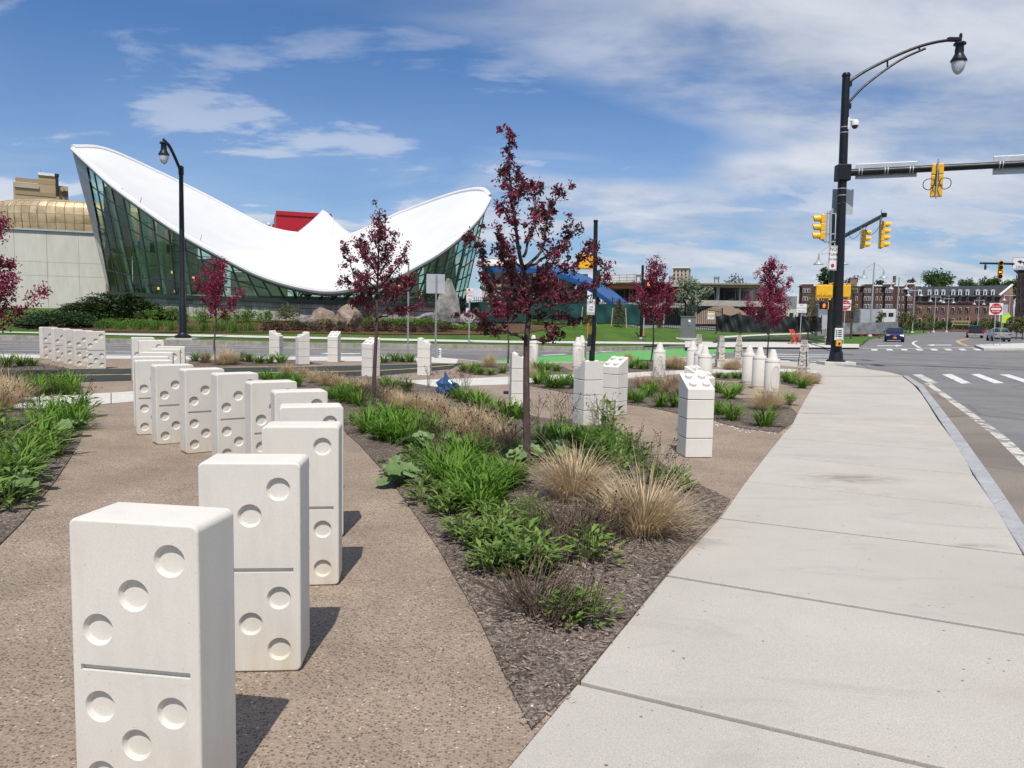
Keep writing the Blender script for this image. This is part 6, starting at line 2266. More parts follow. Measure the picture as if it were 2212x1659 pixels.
MB().box((0, 2.74, 0.86), (1.66, 0.05, 0.56)).build('tailgate', 'car_grey', pk, bevel=0.02)
MB().box((0, 2.82, 0.52), (1.90, 0.16, 0.22)).build('bumper', 'galvanised', pk, bevel=0.03)
MB().box((0, 2.91, 0.55), (0.34, 0.02, 0.16)).build('licence_plate', 'plate_orange', pk)
MB().plate([(-0.14, 0.90), (0, 0.95), (0.14, 0.90), (0, 0.85)], 2.762, 2.775).build('badge', 'black_matt', pk)
for sx in (-1, 1):
    MB().box((sx * 0.90, 2.70, 0.95), (0.16, 0.10, 0.42)).build('tail_light', 'lamp_red', pk)
    MB().box((sx * 1.10, -0.75, 1.28), (0.26, 0.12, 0.26)).build('mirror', 'black_matt', pk, bevel=0.03)
    MB().poly([(sx * 0.885, -0.8, 1.22), (sx * 0.885, 0.45, 1.22), (sx * 0.735, 0.45, 1.74), (sx * 0.735, -0.45, 1.74)]).build('window', 'car_glass', pk)
wheel_set(pk, -1.75, 1.75, 0.98, 0.40)

a = G(2040, 714.5, ROAD)
bt = empty('bucket_truck', (a.x, a.y, ROAD), R(-29), 'white bucket truck with orange cones coming down the far road', 'truck')
loft([sec(-3.3, 1.0, 0.5, 1.15), sec(-3.1, 1.1, 0.45, 1.3), sec(-2.0, 1.15, 0.45, 1.4), sec(-1.9, 1.15, 0.45, 1.45), sec(3.4, 1.2, 0.5, 1.6)]).build('body', 'car_white', bt, smooth=38)
loft([ringp(-2.0, 1.05, 1.0, 1.3, 1.45), ringp(-1.3, 1.05, 0.85, 1.3, 2.3), ringp(-0.2, 1.05, 0.9, 1.3, 2.35)]).build('cab', 'car_white', bt, smooth=38)
MB().poly([(-0.9, -1.93, 1.5), (0.9, -1.93, 1.5), (0.75, -1.38, 2.2), (-0.75, -1.38, 2.2)]).build('windscreen', 'car_glass', bt)
MB().box((0, -3.32, 0.95), (1.3, 0.1, 0.35)).build('grille', 'black_matt', bt)
MB().tube([(0.2, 2.5, 1.6), (0.2, 2.5, 2.9), (-0.5, -1.5, 3.2), (-0.3, -2.2, 3.0)], [0.3, 0.25, 0.18, 0.15], 8).build('boom', 'car_white', bt)
MB().box((-0.3, -2.4, 3.3), (0.8, 0.7, 1.0)).build('bucket', 'car_white', bt, bevel=0.05)
for sx in (-1, 1):
    MB().lathe([(0.2, 0), (0.05, 0.7)], 10, (sx * 0.7, -3.45, 0.6)).build('cone', 'form_orange', bt)
    MB().box((sx * 0.8, -3.3, 0.95), (0.25, 0.08, 0.25)).build('headlight', 'lamp_clear', bt)
    MB().box((sx * 0.7, 1.0, 2.1), (0.7, 3.5, 0.9)).build('side_locker', 'hoarding', bt, bevel=0.03)
wheel_set(bt, -2.2, 2.2, 1.15, 0.5)

# things behind the hoarding left of the blue car
hb = cloth('site_hoarding', 'pale grey site hoarding behind the big pole', [(1795, 722, 697, 88), (1850, 722, 697, 88), (1900, 721, 696, 90), (1940, 718, 694, 96)], 'hoarding', 0.04, 12)
tr_ = empty('box_trailer', D(1878, 716, 100), R(-18), 'pale grey box trailer parked behind the hoarding', 'trailer')
MB().box((0, 2.5, 1.75), (2.7, 6.0, 2.3)).build('box', 'hoarding', tr_, bevel=0.05)
MB().box((0, -0.52, 1.75), (2.4, 0.04, 2.0)).build('door', 'sign_back', tr_)
wheel_set(tr_, 1.0, 4.5, 1.2, 0.45)
tr2 = empty('site_cabin', D(1915, 716, 105), R(-28), 'white site cabin with small windows behind the hoarding', 'cabin')
MB().box((0, 2.0, 1.8), (1.9, 5.0, 2.5)).build('box', 'car_white', tr2, bevel=0.05)
for k in (0, 1):
    MB().box((-0.45 + k * 0.9, -0.52, 2.3), (0.6, 0.05, 0.5)).build('window', 'car_glass', tr2)
sedan((D(1870, 715, 95).x, 97, ROAD), 88, 'car_red', 'red car parked behind the hoarding', 1.0)
sedan((D(1833, 715, 95).x, 100, ROAD), 80, 'car_white', 'white car parked behind the hoarding, beside the big pole', 1.1)
gw = empty('white_house', D(1690, 712, 130), R(-19), 'pale clapboard house behind the maroon tree and black cloth', 'house')
bbox(gw, 'wall', 1640, 1722, 668, 715, 130, 10, 'wall_pale')
bbox(gw, 'wall', 1690, 1722, 640, 715, 131, 9, 'hoarding')
for x in (1660, 1680, 1705):
    bbox(gw, 'window', x, x + 9, 676, 690, 129.8, 0.3, 'car_glass')
for k, (x, y) in enumerate(((2195, 715), (2204, 716), (2075, 707))):
    wf = empty('barrier', D(x, y, 120), R(-30), ('yellow', 'orange', 'low timber')[k] + ' construction barrier beside the far road', 'barrier')
    MB().beam((-1.2, 0, 0), (-0.9, 0, 1.1), 0.12).beam((1.2, 0, 0), (0.9, 0, 1.1), 0.12).build('leg', 'timber', wf)
    MB().box((0, 0, 0.9), (2.6, 0.1, 0.3)).box((0, 0, 0.45), (2.4, 0.1, 0.2)).build('board', 'sign_yellow' if k == 0 else ('form_orange' if k == 1 else 'timber'), wf)


# ---------------------------------------------------------------- plants
def blade(m, base, az, ln, w, lean, curl, seg=4, fold=0.0):
    """an arching strap leaf"""
    p = Vector(base)
    d = Vector((math.cos(az), math.sin(az), 0))
    side = Vector((-math.sin(az), math.cos(az), 0))
    n0 = len(m.v)
    a = lean
    for i in range(seg + 1):
        k = i / seg
        ww = w * (0.55 + 0.9 * k) if k < 0.4 else w * (1.0 - ((k - 0.4) / 0.6) ** 1.6 * 0.93)
        m.v.append(tuple(p - side * (ww / 2)))
        m.v.append(tuple(p + side * (ww / 2)))
        st = ln / seg
        p = p + d * (math.sin(a) * st) + Vector((0, 0, math.cos(a) * st))
        a += curl / seg * (0.5 + k)
    for i in range(seg):
        b = n0 + 2 * i
        m.f.append((b, b + 1, b + 3, b + 2))


def leaf(m, base, d, up, ln, w):
    """a pointed leaf with a fold along its middle"""
    d, up = d.normalized(), up.normalized()
    s_ = d.cross(up)
    if s_.length < 0.01:
        s_ = Vector((1, 0, 0))
    s_.normalize()
    nrm = s_.cross(d).normalized()
    b = Vector(base)
    pts = [b, b + d * ln * 0.4 - s_ * w / 2 + nrm * w * 0.12, b + d * ln * 0.45 - nrm * w * 0.05, b + d * ln * 0.4 + s_ * w / 2 + nrm * w * 0.12, b + d * ln - nrm * ln * 0.12]
    m.add(pts, [(0, 2, 1), (0, 3, 2), (1, 2, 4), (2, 3, 4)])


def quadleaf(m, c, r_, size):
    a = Vector((r_.gauss(0, 1), r_.gauss(0, 1), r_.gauss(0, 1))).normalized()
    b = a.orthogonal().normalized()
    b = (b * math.cos(r_.uniform(0, 6.28)) + a.cross(b) * math.sin(r_.uniform(0, 6.28))).normalized()
    s1, s2 = size * r_.uniform(0.7, 1.3), size * r_.uniform(0.35, 0.6)
    m.poly([c - a * s1 * 0.5, c + b * s2 * 0.5, c + a * s1 * 0.5, c - b * s2 * 0.5])


def lily_mesh(seed):
    r_ = random.Random(seed)
    m = MB()
    for k in range(86):
        az = r_.uniform(0, 6.28)
        rr_ = r_.uniform(0, 0.10)
        blade(m, (rr_ * math.cos(az), rr_ * math.sin(az), -0.02), az + r_.uniform(-0.5, 0.5), r_.uniform(0.26, 0.54), r_.uniform(0.016, 0.028), r_.uniform(0.05, 0.75), r_.uniform(0.9, 2.4), 5)
    return m.mesh('daylily', 'leaf_lily', 60)


def grass_mesh(seed, mat, n=950, tall=1.0):
    r_ = random.Random(seed)
    m = MB()
    comb_ = r_.uniform(0, 6.28)
    for k in range(n):
        az = r_.uniform(0, 6.28)
        rr_ = abs(r_.gauss(0, 0.06))
        t_ = r_.random()
        az2 = az + r_.uniform(-0.4, 0.4)
        ln = r_.uniform(0.24, 0.46) * (1 if r_.random() < 0.93 else 1.25)
        lean = 0.02 + 0.95 * t_ ** 0.9 + 0.12 * math.cos(az - comb_)
        blade(m, (rr_ * math.cos(az), rr_ * math.sin(az), -0.02), az2, ln * tall, r_.uniform(0.0028, 0.0052), lean, r_.uniform(0.5, 1.7), 4)
    return m.mesh('dry_grass', mat, 60)


def peren_mesh(seed, mat='leaf_perennial', n=46, h=0.22, ll=0.10, spread=0.16):
    r_ = random.Random(seed)
    m = MB()
    for k in range(n):
        az = r_.uniform(0, 6.28)
        rr_ = spread * r_.random() ** 0.6
        z = h * r_.uniform(0.05, 1.0) * (1 - 0.4 * rr_ / spread)
        d = Vector((math.cos(az), math.sin(az), r_.uniform(-0.1, 1.1)))
        ln = ll * r_.uniform(0.6, 1.25)
        leaf(m, (rr_ * math.cos(az), rr_ * math.sin(az), z), d, Vector((0, 0, 1)) + d * 0.1, ln, ln * r_.uniform(0.30, 0.42))
    for k in range(8):
        az, rr_ = r_.uniform(0, 6.28), spread * 0.6 * r_.random()
        m.tube([(rr_ * math.cos(az) * 0.3, rr_ * math.sin(az) * 0.3, -0.02), (rr_ * math.cos(az), rr_ * math.sin(az), h * 0.9)], 0.0035, 3, False)
    return m.mesh('perennial', mat, 60)


def round_leaf_mesh(seed):
    r_ = random.Random(seed)
    m = MB()
    for k in range(13):
        az, rr_ = r_.uniform(0, 6.28), r_.uniform(0.03, 0.19)
        c = Vector((rr_ * math.cos(az), rr_ * math.sin(az), r_.uniform(0.05, 0.18)))
        R_ = r_.uniform(0.045, 0.085)
        nx = Vector((math.cos(az) * 0.5 + r_.uniform(-.2, .2), math.sin(az) * 0.5 + r_.uniform(-.2, .2), 1)).normalized()
        a = nx.orthogonal().normalized()
        b = nx.cross(a)
        pts = [c + (a * math.cos(q * 0.5236) + b * math.sin(q * 0.5236)) * R_ * (1.0 + 0.13 * (q % 2)) + nx * (0.02 * (q % 2)) for q in range(12)]
        n0 = len(m.v)
        m.add([c - nx * 0.012] + pts, [(0, 1 + q, 1 + (q + 1) % 12) for q in range(12)])
        m.tube([(0, 0, -0.02), tuple(c)], 0.003, 3, False)
    return m.mesh('round_leaf', 'leaf_pale', 60)


def stalk_mesh(seed, n=9, h=0.55, heads=True):
    r_ = random.Random(seed)
    m, hd = MB(), MB()
    for k in range(n):
        az = r_.uniform(0, 6.28)
        hh_ = h * r_.uniform(0.55, 1.1)
        sp_ = r_.uniform(0.05, 0.30)
        p0 = Vector((r_.gauss(0, 0.03), r_.gauss(0, 0.03), -0.02))
        p1 = p0 + Vector((math.cos(az) * sp_ * 0.35, math.sin(az) * sp_ * 0.35, hh_ * 0.55))
        p2 = p0 + Vector((math.cos(az) * sp_, math.sin(az) * sp_, hh_))
        m.tube([p0, p1, p2], [0.0032, 0.0026, 0.0018], 3, False)
        ends_ = [p2]
        for j in range(r_.randint(1, 3)):
            q0 = p1.lerp(p2, r_.uniform(0.1, 0.8))
            a2 = az + r_.uniform(-1.4, 1.4)
            q1 = q0 + Vector((math.cos(a2) * 0.07, math.sin(a2) * 0.07, r_.uniform(0.04, 0.12)))
            m.tube([q0, q1], 0.0016, 3, False)
            ends_.append(q1)
        if heads:
            for e_ in ends_:
                s_ = r_.uniform(0.006, 0.010)
                hd.lathe([(s_ * 0.5, -s_ * 0.6), (s_, 0), (s_ * 0.55, s_ * 0.9)], 6, e_)
    return m.mesh('stem', 'stalk_dead'), hd.mesh('seed_head', 'seed_head')


LILY = [lily_mesh(10 + k) for k in range(5)]
GRASS = [grass_mesh(30 + k, 'grass_dry') for k in range(3)]
GRASSB = [grass_mesh(40 + k, 'grass_dry_brown', 480) for k in range(2)]
PER = [peren_mesh(50 + k, 'leaf_perennial', 50, 0.20 + 0.03 * k, 0.095 + 0.012 * k) for k in range(4)]
PERT = [peren_mesh(60 + k, 'leaf_perennial', 60, 0.42, 0.10, 0.15) for k in range(2)]
RND = [round_leaf_mesh(70 + k) for k in range(3)]
STK = [stalk_mesh(80 + k) for k in range(4)]
DRY = [stalk_mesh(90 + k, 22, 0.16, False)[0] for k in range(2)]
pr0 = random.Random(77)


def plant(name, meshes, px, py, s, label, cat, group, z=0.012, jit=0.0):
    p = G(px + pr0.uniform(-jit, jit), py + pr0.uniform(-jit, jit) * 0.5, z)
    me = meshes[pr0.randrange(len(meshes))]
    k = s * pr0.uniform(0.9, 1.1)
    return put(name, me, None, None, p, pr0.uniform(0, 6.28), (k * pr0.uniform(0.92, 1.08), k * pr0.uniform(0.92, 1.08), k * pr0.uniform(0.92, 1.1)), label, cat, group)


ORD = ['first', 'second', 'third', 'fourth', 'fifth', 'sixth', 'seventh', 'eighth', 'ninth', 'tenth', 'eleventh', 'twelfth', 'thirteenth', 'fourteenth', 'fifteenth', 'sixteenth', 'seventeenth', 'eighteenth', 'nineteenth', 'twentieth', 'twenty-first', 'twenty-second']


def ranked(pts, label):
    """labels that count the members of a row from the left"""
    if len(pts) < 2:
        return [(p, label) for p in pts]
    srt = sorted(pts)
    return [(p, label + ', ' + ('leftmost' if srt.index(p) == 0 else ('rightmost' if srt.index(p) == len(srt) - 1 else ORD[srt.index(p)] + ' from left'))) for p in pts]


def lilies(pts, label, group, s=0.95):
    for (x, y), label in ranked(pts, label):
        plant('daylily', LILY, x, y, s, label, 'daylily', group, jit=3)


lilies([(790, 935), (812, 925), (838, 930), (862, 938), (885, 945), (905, 938), (930, 945), (820, 950), (850, 955), (880, 960), (800, 915), (835, 912), (868, 918), (900, 925)], 'daylily clump of the drift right of the domino row', 'daylilies in the left drift of the central bed', 0.9)
lilies([(930, 1010), (955, 1030), (985, 1045), (1010, 1065), (1035, 1080), (1060, 1090), (1000, 1085), (1030, 1105), (965, 1055), (1000, 1015), (1040, 1025), (1075, 1040), (1100, 1052), (1060, 1065), (985, 990), (1020, 995)], 'bright daylily clump left of the tall crabapple', 'daylilies left of the tall crabapple', 0.84)
lilies([(1170, 965), (1195, 950), (1215, 965), (1240, 955), (1265, 965), (1290, 955), (1300, 985)], 'daylily clump before the paired brick towers', 'daylilies before the brick towers', 0.82)
lilies([(985, 862), (1005, 868), (1045, 884), (1070, 890), (1095, 900), (1030, 875), (1120, 905)], 'daylily clump near the crumpled blue foil', 'daylilies near the blue foil', 0.85)
lilies([(715, 862), (735, 868), (760, 872), (780, 878), (745, 852), (770, 858), (575, 826), (595, 828), (618, 830), (640, 834), (850, 842), (830, 836), (880, 846)], 'daylily clump in the back end of the central bed', 'daylilies at the back of the central bed', 0.85)
lilies([(60, 850), (85, 855), (110, 850), (135, 845), (155, 852), (100, 835), (130, 834), (150, 838), (70, 840), (15, 792), (45, 790), (70, 790)], 'green daylily clump in the left bed beyond the cross path', 'daylilies in the far left bed', 1.0)
lilies([(120, 905), (150, 912), (168, 925), (130, 932), (100, 925), (160, 900), (70, 985), (95, 968), (50, 1005), (110, 985), (80, 945), (30, 1040)], 'green daylily clump in the near left bed by the gravel edge', 'daylilies in the near left bed', 0.9)
lilies([(425, 781), (445, 783), (520, 780), (540, 782), (560, 784), (585, 784), (610, 783)], 'green daylily clump around the small pink crabapple', 'daylilies by the pink crabapple', 0.95)
lilies([(832, 783), (850, 781), (866, 782), (884, 782)], 'green daylily clump in the strip by the street posts', 'daylilies by the street posts', 0.95)
lilies([(1018, 806), (1040, 808), (1060, 809), (1085, 806), (1000, 801), (1028, 799)], 'green daylily clump in the small bed behind the cross path', 'daylilies behind the cross path', 0.75)
lilies([(1168, 806), (1180, 800), (1202, 803), (1160, 798)], 'green daylily clump just behind the cross path by the pole', 'daylilies behind the path by the pole', 0.9)
lilies([(1165, 828), (1186, 836), (1205, 838), (1222, 832), (1240, 840), (1176, 822)], 'green daylily clump just in front of the cross path by the towers', 'daylilies before the path by the towers', 0.95)
lilies([(1365, 797), (1381, 797), (1398, 798), (1450, 794), (1375, 789)], 'green daylily clump around the single crayon', 'daylilies around the single crayon', 0.85)
lilies([(1364, 862), (1398, 858), (1427, 878), (1458, 880), (1412, 846), (1380, 870)], 'green daylily clump left of the nearest brick tower', 'daylilies left of the nearest brick tower', 0.9)
lilies([(1553, 846), (1590, 852), (1572, 860)], 'green daylily clump between the nearest brick tower and the crayons', 'daylilies right of the nearest brick tower', 1.0)
plant('daylily', LILY, 1652, 920, 1.08, 'largest single daylily clump at the corner of the bed by the footway', 'daylily', None)
lilies([(1550, 896), (1582, 908)], 'daylily clump close to the right flank of the nearest brick tower', 'daylilies beside the nearest tower', 1.02)
lilies([(1697, 826), (1733, 838), (1702, 872), (1712, 828)], 'green daylily clump in the small bed where the footway starts', 'daylilies near the footway corner', 0.95)
lilies([(1550, 816), (1566, 818), (1584, 818), (1600, 818)], 'low green daylily clump left of the three crayons', 'daylilies left of the three crayons', 0.6)

GT_ = [(1390, 1152, 1.42, 0, 'larger front tan grass tuft beside the footway in the central bed'), (1238, 1078, 1.28, 0, 'tan grass tuft right of the tall crabapple trunk')]
for x, y, s, v, lab in GT_:
    p = plant('dry_grass', [GRASS[v]], x, y, s, lab, 'ornamental grass', None)


def tufts(pts, label, group, meshes=GRASS):
    for (x, y, s), label in ranked(pts, label):
        plant('dry_grass', meshes, x, y, s, label, 'ornamental grass', group, jit=2)


tufts([(1088, 968, 1.0), (1030, 940, 1.2), (990, 925, 1.0), (1055, 950, 1.0), (1010, 955, 0.9)], 'tan grass tuft in the middle of the central bed', 'tan grasses in the middle of the central bed')
tufts([(915, 893, 0.95), (945, 902, 0.95), (865, 882, 0.9), (890, 890, 0.9), (840, 870, 0.85)], 'tan grass tuft right of the second crabapple trunk', 'tan grasses right of the second crabapple')
tufts([(790, 852, 0.95), (765, 845, 0.95), (735, 838, 1.0), (710, 832, 0.95), (680, 826, 0.85), (655, 815, 0.8), (620, 812, 0.85)], 'tan grass tuft left of the second crabapple trunk', 'tan grasses left of the second crabapple')
tufts([(22, 868, 1.35), (-8, 852, 1.4), (5, 888, 1.2)], 'tan grass tuft at the left edge of the picture', 'tan grasses at the left edge')
tufts([(487, 788, 1.45), (500, 786, 1.1)], 'tan grass tuft beside the small pink crabapple', 'tan grasses by the pink crabapple')
tufts([(446, 784, 1.05)], 'brown grass tuft left of the small pink crabapple', None, GRASSB)
tufts([(1056, 792, 1.25)], 'lone tan grass tuft in the small bed behind the cross path', None)
tufts([(1142, 806, 0.9), (1150, 815, 0.8)], 'tan grass tuft behind the tall crabapple trunk by the path', 'tan grasses by the path')
tufts([(1358, 783, 1.1), (1345, 785, 0.8), (1462, 797, 1.6), (1450, 795, 1.2)], 'tan grass tuft near the single crayon', 'tan grasses near the single crayon')
tufts([(1400, 842, 1.0), (1455, 838, 1.0), (1440, 850, 0.95), (1380, 838, 0.9), (1420, 836, 0.9), (1468, 858, 0.9)], 'brownish grass tuft behind the nearest brick tower', 'brown grasses behind the nearest tower', GRASSB)
tufts([(1655, 884, 1.05), (1672, 880, 0.9)], 'tan grass tuft in front of the three crayons', 'tan grasses before the crayons')
tufts([(1742, 832, 1.0), (1760, 828, 0.9), (1726, 822, 0.9)], 'tan grass tuft where the footway starts', 'tan grasses near the footway corner')
tufts([(1588, 799, 1.2), (1572, 798, 0.9)], 'tan grass tuft hiding the foot of an alphabet stack', 'tan grasses by the alphabet stack')

PLANTED = [(760, 930), (820, 990), (870, 1050), (930, 1130), (1010, 1180), (1060, 1240), (1120, 1270), (1190, 1240), (1200, 1180), (1165, 1100), (1150, 1060), (1170, 1000), (1300, 1010), (1400, 1045), (1480, 1062), (1400, 985), (1320, 930), (1220, 912), (1110, 895), (1010, 855), (900, 832), (700, 832), (640, 842)]
xs_, ys_ = [p[0] for p in PLANTED], [p[1] for p in PLANTED]
cnt = 0
while cnt < 90:
    x, y = pr0.uniform(min(xs_), max(xs_)), pr0.uniform(min(ys_), max(ys_))
    if not inside((x, y), PLANTED):
        continue
    if pr0.random() > (y - 790) / 260:
        continue
    cnt += 1
    front = y > 1040
    plant('perennial', PER, x, y, pr0.uniform(0.5, 0.85), 'low leafy green perennial in the front of the central bed' if front else 'low leafy green perennial between the grasses of the central bed', 'perennial', 'low perennials in the front of the central bed' if front else 'low perennials among the grasses of the central bed')
for (x, y, s), lab_ in ranked(((1075, 1190, 1.2), (1105, 1205, 1.2), (1140, 1200, 1.1), (1170, 1220, 1.0), (1090, 1230, 1.0), (1125, 1240, 1.0), (1085, 1165, 1.1), (1060, 1180, 1.0)), 'broad leaved perennial at the front of the central bed'):
    s *= 0.82
    plant('perennial', PER, x, y, s, lab_, 'perennial', 'broad leaved perennials at the bed front')
for x, y in ((1255, 1338), (1285, 1335), (1228, 1345), (1240, 1325)):
    plant('perennial', PER, x, y, 0.72, 'small green perennial nearest the tip of the central bed', 'perennial', 'perennials nearest the bed tip')
for x, y in ((1285, 1212), (1268, 1205)):
    plant('perennial', PER, x, y, 0.9, 'small green perennial in front of the larger tan tuft', 'perennial', 'perennials before the larger tan tuft')
for (x, y, s), lab_ in ranked(((1330, 960, 1.0), (1345, 975, 0.9), (1310, 985, 1.0), (1290, 1000, 1.0), (1320, 1010, 1.0), (1350, 1000, 0.9), (1380, 1015, 0.9), (1410, 1030, 0.8), (1440, 1045, 0.8), (1340, 1030, 0.9), (1470, 1055, 0.7)), 'leafy perennial along the right edge of the central bed'):
    plant('perennial', PER + PERT, x, y, s, lab_, 'perennial', 'perennials on the right edge of the central bed')
for x, y, s in ((1318, 940, 1.25), (1300, 930, 1.1)):
    plant('perennial', PERT, x, y, s, 'tall leafy perennial in front of the paired brick towers', 'perennial', 'tall perennials before the towers')
LB = [(185, 885), (175, 940), (150, 960), (95, 990), (60, 1030), (45, 1095), (0, 1110), (-120, 1150), (-250, 1100), (-200, 900)]
cnt = 0
while cnt < 34:
    x, y = pr0.uniform(-45, 190), pr0.uniform(880, 1120)
    if inside((x, y), LB):
        cnt += 1
        plant('perennial', PER, x, y, pr0.uniform(0.9, 1.3), 'low leafy green perennial in the near left bed', 'perennial', 'low perennials in the near left bed')
for (x, y), lab_ in ranked(((855, 1030), (880, 1020), (870, 1045), (895, 985), (920, 968), (1180, 985), (1195, 1000), (1215, 990), (1150, 995), (985, 965), (1140, 1010)), 'plant with rounded pale leaves in the central bed'):
    plant('round_leaf_plant', RND, x, y, 1.0, lab_, 'perennial', 'round leaved plants in the central bed')
for x, y in ((145, 945), (60, 1060), (20, 1080)):
    plant('round_leaf_plant', RND, x, y, 1.0, 'plant with rounded pale leaves in the near left bed', 'perennial', 'round leaved plants in the near left bed')


def stalks(pts, label, group, s=1.0):
    for (x, y), label in ranked(pts, label):
        p = G(x + pr0.uniform(-4, 4), y + pr0.uniform(-2, 2), 0.012)
        r_ = empty('dead_flower_stalks', p, pr0.uniform(0, 6.28), label, 'dead flowers', group)
        a, b = STK[pr0.randrange(4)]
        put('stem', a, None, r_)
        put('seed_head', b, None, r_, kind='stuff')
        k = s * pr0.uniform(0.8, 1.15)
        r_.scale = (k, k, k)


stalks([(780, 870), (800, 885), (820, 880), (840, 875), (785, 895), (830, 895), (720, 850), (750, 862), (700, 838), (860, 860), (880, 858)], 'dead stalks with black seed heads around the second crabapple', 'dead stalks around the second crabapple')
stalks([(1000, 960), (1030, 975), (1060, 985), (1085, 990), (980, 975), (940, 965), (1110, 975), (900, 960), (1020, 1000), (960, 985)], 'dead stalks with black seed heads left of the tall crabapple', 'dead stalks left of the tall crabapple')
stalks([(1225, 925), (1250, 915), (1280, 920), (1310, 925), (1195, 920), (1165, 930)], 'dead stalks right of the tall crabapple trunk', 'dead stalks right of the tall crabapple')
stalks([(1390, 1010), (1420, 1030), (1450, 1045), (1370, 1000), (1405, 1045)], 'dead brown flower stalks in the right corner of the central bed', 'dead stalks in the right corner', 0.8)
stalks([(1310, 1190), (1330, 1170), (1265, 1340)], 'few dead dark stalks by the larger tan tuft', 'dead stalks by the larger tan tuft', 0.8)
stalks([(40, 850), (75, 845), (110, 860), (165, 845), (180, 880), (15, 840), (55, 900), (20, 930), (5, 900)], 'dead stalks with black seed heads in the left beds', 'dead stalks in the left beds')
stalks([(1000, 840), (985, 845), (960, 840), (930, 838), (1012, 846)], 'dead brown flower stalks around the crumpled blue foil', 'dead stalks around the blue foil')
stalks([(1425, 822), (1440, 826), (1408, 825)], 'dead brown flower stalks at the foot of the single crayon', 'dead stalks by the single crayon', 0.9)
for (x, y), lab_ in ranked(((1172, 1330), (1160, 1310), (1185, 1345), (1200, 1180), (1225, 1165), (1250, 1175), (1215, 1190), (1240, 1150), (1195, 1150), (1270, 1165), (1145, 1320)), 'low heap of broken brown stems on the mulch'):
    plant('dry_stem_heap', DRY, x, y, pr0.uniform(0.9, 1.4), lab_, 'dead plants', 'broken stems on the mulch')
# long fallen stems in the left bed, wind-blown vine behind the brick towers
fs_ = MB()
for x0, y0, x1, y1 in ((20, 1010, 140, 925), (95, 990, 178, 945), (0, 985, 80, 905), (30, 960, 120, 900)):
    a, b = G(x0, y0, 0.05), G(x1, y1, 0.28)
    fs_ = MB().tube([a, a.lerp(b, 0.5) + Vector((0, 0, 0.08)), b], [0.005, 0.004, 0.003], 4)
    fs_.build('fallen_stem', 'grass_dry', label='long pale fallen stem lying over the left bed plants', cat='dead stem', group='fallen stems in the left bed')

# loose things on the mulch: chips and litter
r_ = random.Random(31)
ch = MB()
for k, n in (('main', 6000), ('left_near', 2200), ('block', 700)):
    w = BEDW[k]
    x0, x1 = min(p[0] for p in w), max(p[0] for p in w)
    y0, y1 = min(p[1] for p in w), max(p[1] for p in w)
    if k == 'main':
        y1 = min(y1, 7.5)
    if k == 'left_near':
        x0 = -6
    i = 0
    tries = 0
    while i < n and tries < 60000:
        tries += 1
        x, y = r_.uniform(x0, x1), lerp(y0, y1, r_.random() ** 1.6)
        if not inside((x + r_.gauss(0, 0.018), y + r_.gauss(0, 0.018)), w):
            continue
        i += 1
        an = r_.uniform(0, 6.28)
        l_, w_ = r_.uniform(0.004, 0.018) * (1 if r_.random() < 0.93 else 1.8), r_.uniform(0.0012, 0.0034)
        ca, sa = math.cos(an), math.sin(an)
        z = 0.013 + r_.uniform(0, 0.008)
        t_ = r_.uniform(-0.25, 0.25) * l_
        ch.poly([(x - ca * l_ - sa * w_, y - sa * l_ + ca * w_, z - t_ + 0.004), (x + ca * l_ - sa * w_, y + sa * l_ + ca * w_, z + t_ + 0.004), (x + ca * l_ + sa * w_, y + sa * l_ - ca * w_, z + t_), (x - ca * l_ + sa * w_, y - sa * l_ - ca * w_, z - t_)])
ch.build('mulch_chips', 'mulch_chip', label='loose shredded wood chips on the planting beds', cat='mulch', kind='stuff')
lt = MB()
for k in range(420):
    x, y = r_.uniform(1130, 1340), r_.uniform(1110, 1360)
    if abs(y - 1170) > 60 and not (1150 < x < 1270 and 1310 < y < 1365):
        continue
    p = G(x, y, 0.02)
    quadleaf(lt, p + Vector((0, 0, r_.uniform(0, 0.02))), r_, r_.uniform(0.03, 0.06))
lt.build('leaf_litter', 'leaf_litter', label='pale dead leaves caught among the front perennials', cat='leaf litter', kind='stuff')
wd = MB()
for k in range(90):
    x = r_.uniform(1540, 1700)
    y = interp([(1540, 908), (1610, 926), (1700, 930)], x) + r_.uniform(-2, 9)
    p = G(x, y, 0.004)
    s_ = r_.uniform(0.006, 0.016)
    wd.box(p, (s_ * 1.6, s_, s_ * 0.6), r_.uniform(0, 3))
for k in range(60):
    p = G(r_.uniform(1100, 1480), r_.uniform(1080, 1560), 0.016)
    s_ = r_.uniform(0.003, 0.008)
    if inside(tuple(p[:2]), BEDW['main']):
        wd.box(p, (s_ * 1.6, s_, s_ * 0.6), r_.uniform(0, 3))
wd.build('white_grit', 'white_paint', label='scattered white grit along the bed edges', cat='grit', kind='stuff')

# crumpled blue foil
fp = G(966, 858, 0.02)
bm = bmesh.new()
bmesh.ops.create_icosphere(bm, subdivisions=3, radius=1.0)
rr_ = random.Random(6)
m = MB()
for v_ in bm.verts:
    k = rr_.uniform(0.62, 1.18)
    x, y, z = v_.co * k
    z = v_.co.z * lerp(1, k, 0.6)
    nar = 1 - 0.80 * smooth01((z - 0.1) / 0.7)
    m.v.append((x * 0.23 * nar - 0.05 * max(0, z), y * 0.13 * nar, 0.21 + z * 0.20 + 0.10 * max(0, z) ** 1.5))
m.f = [tuple(v_.index for v_ in f_.verts) for f_ in bm.faces]
bm.free()
m.build('foil_balloon', 'foil_blue', loc=fp, rz=0.2, label='crumpled blue foil balloon caught in the plants of the central bed', cat='balloon')
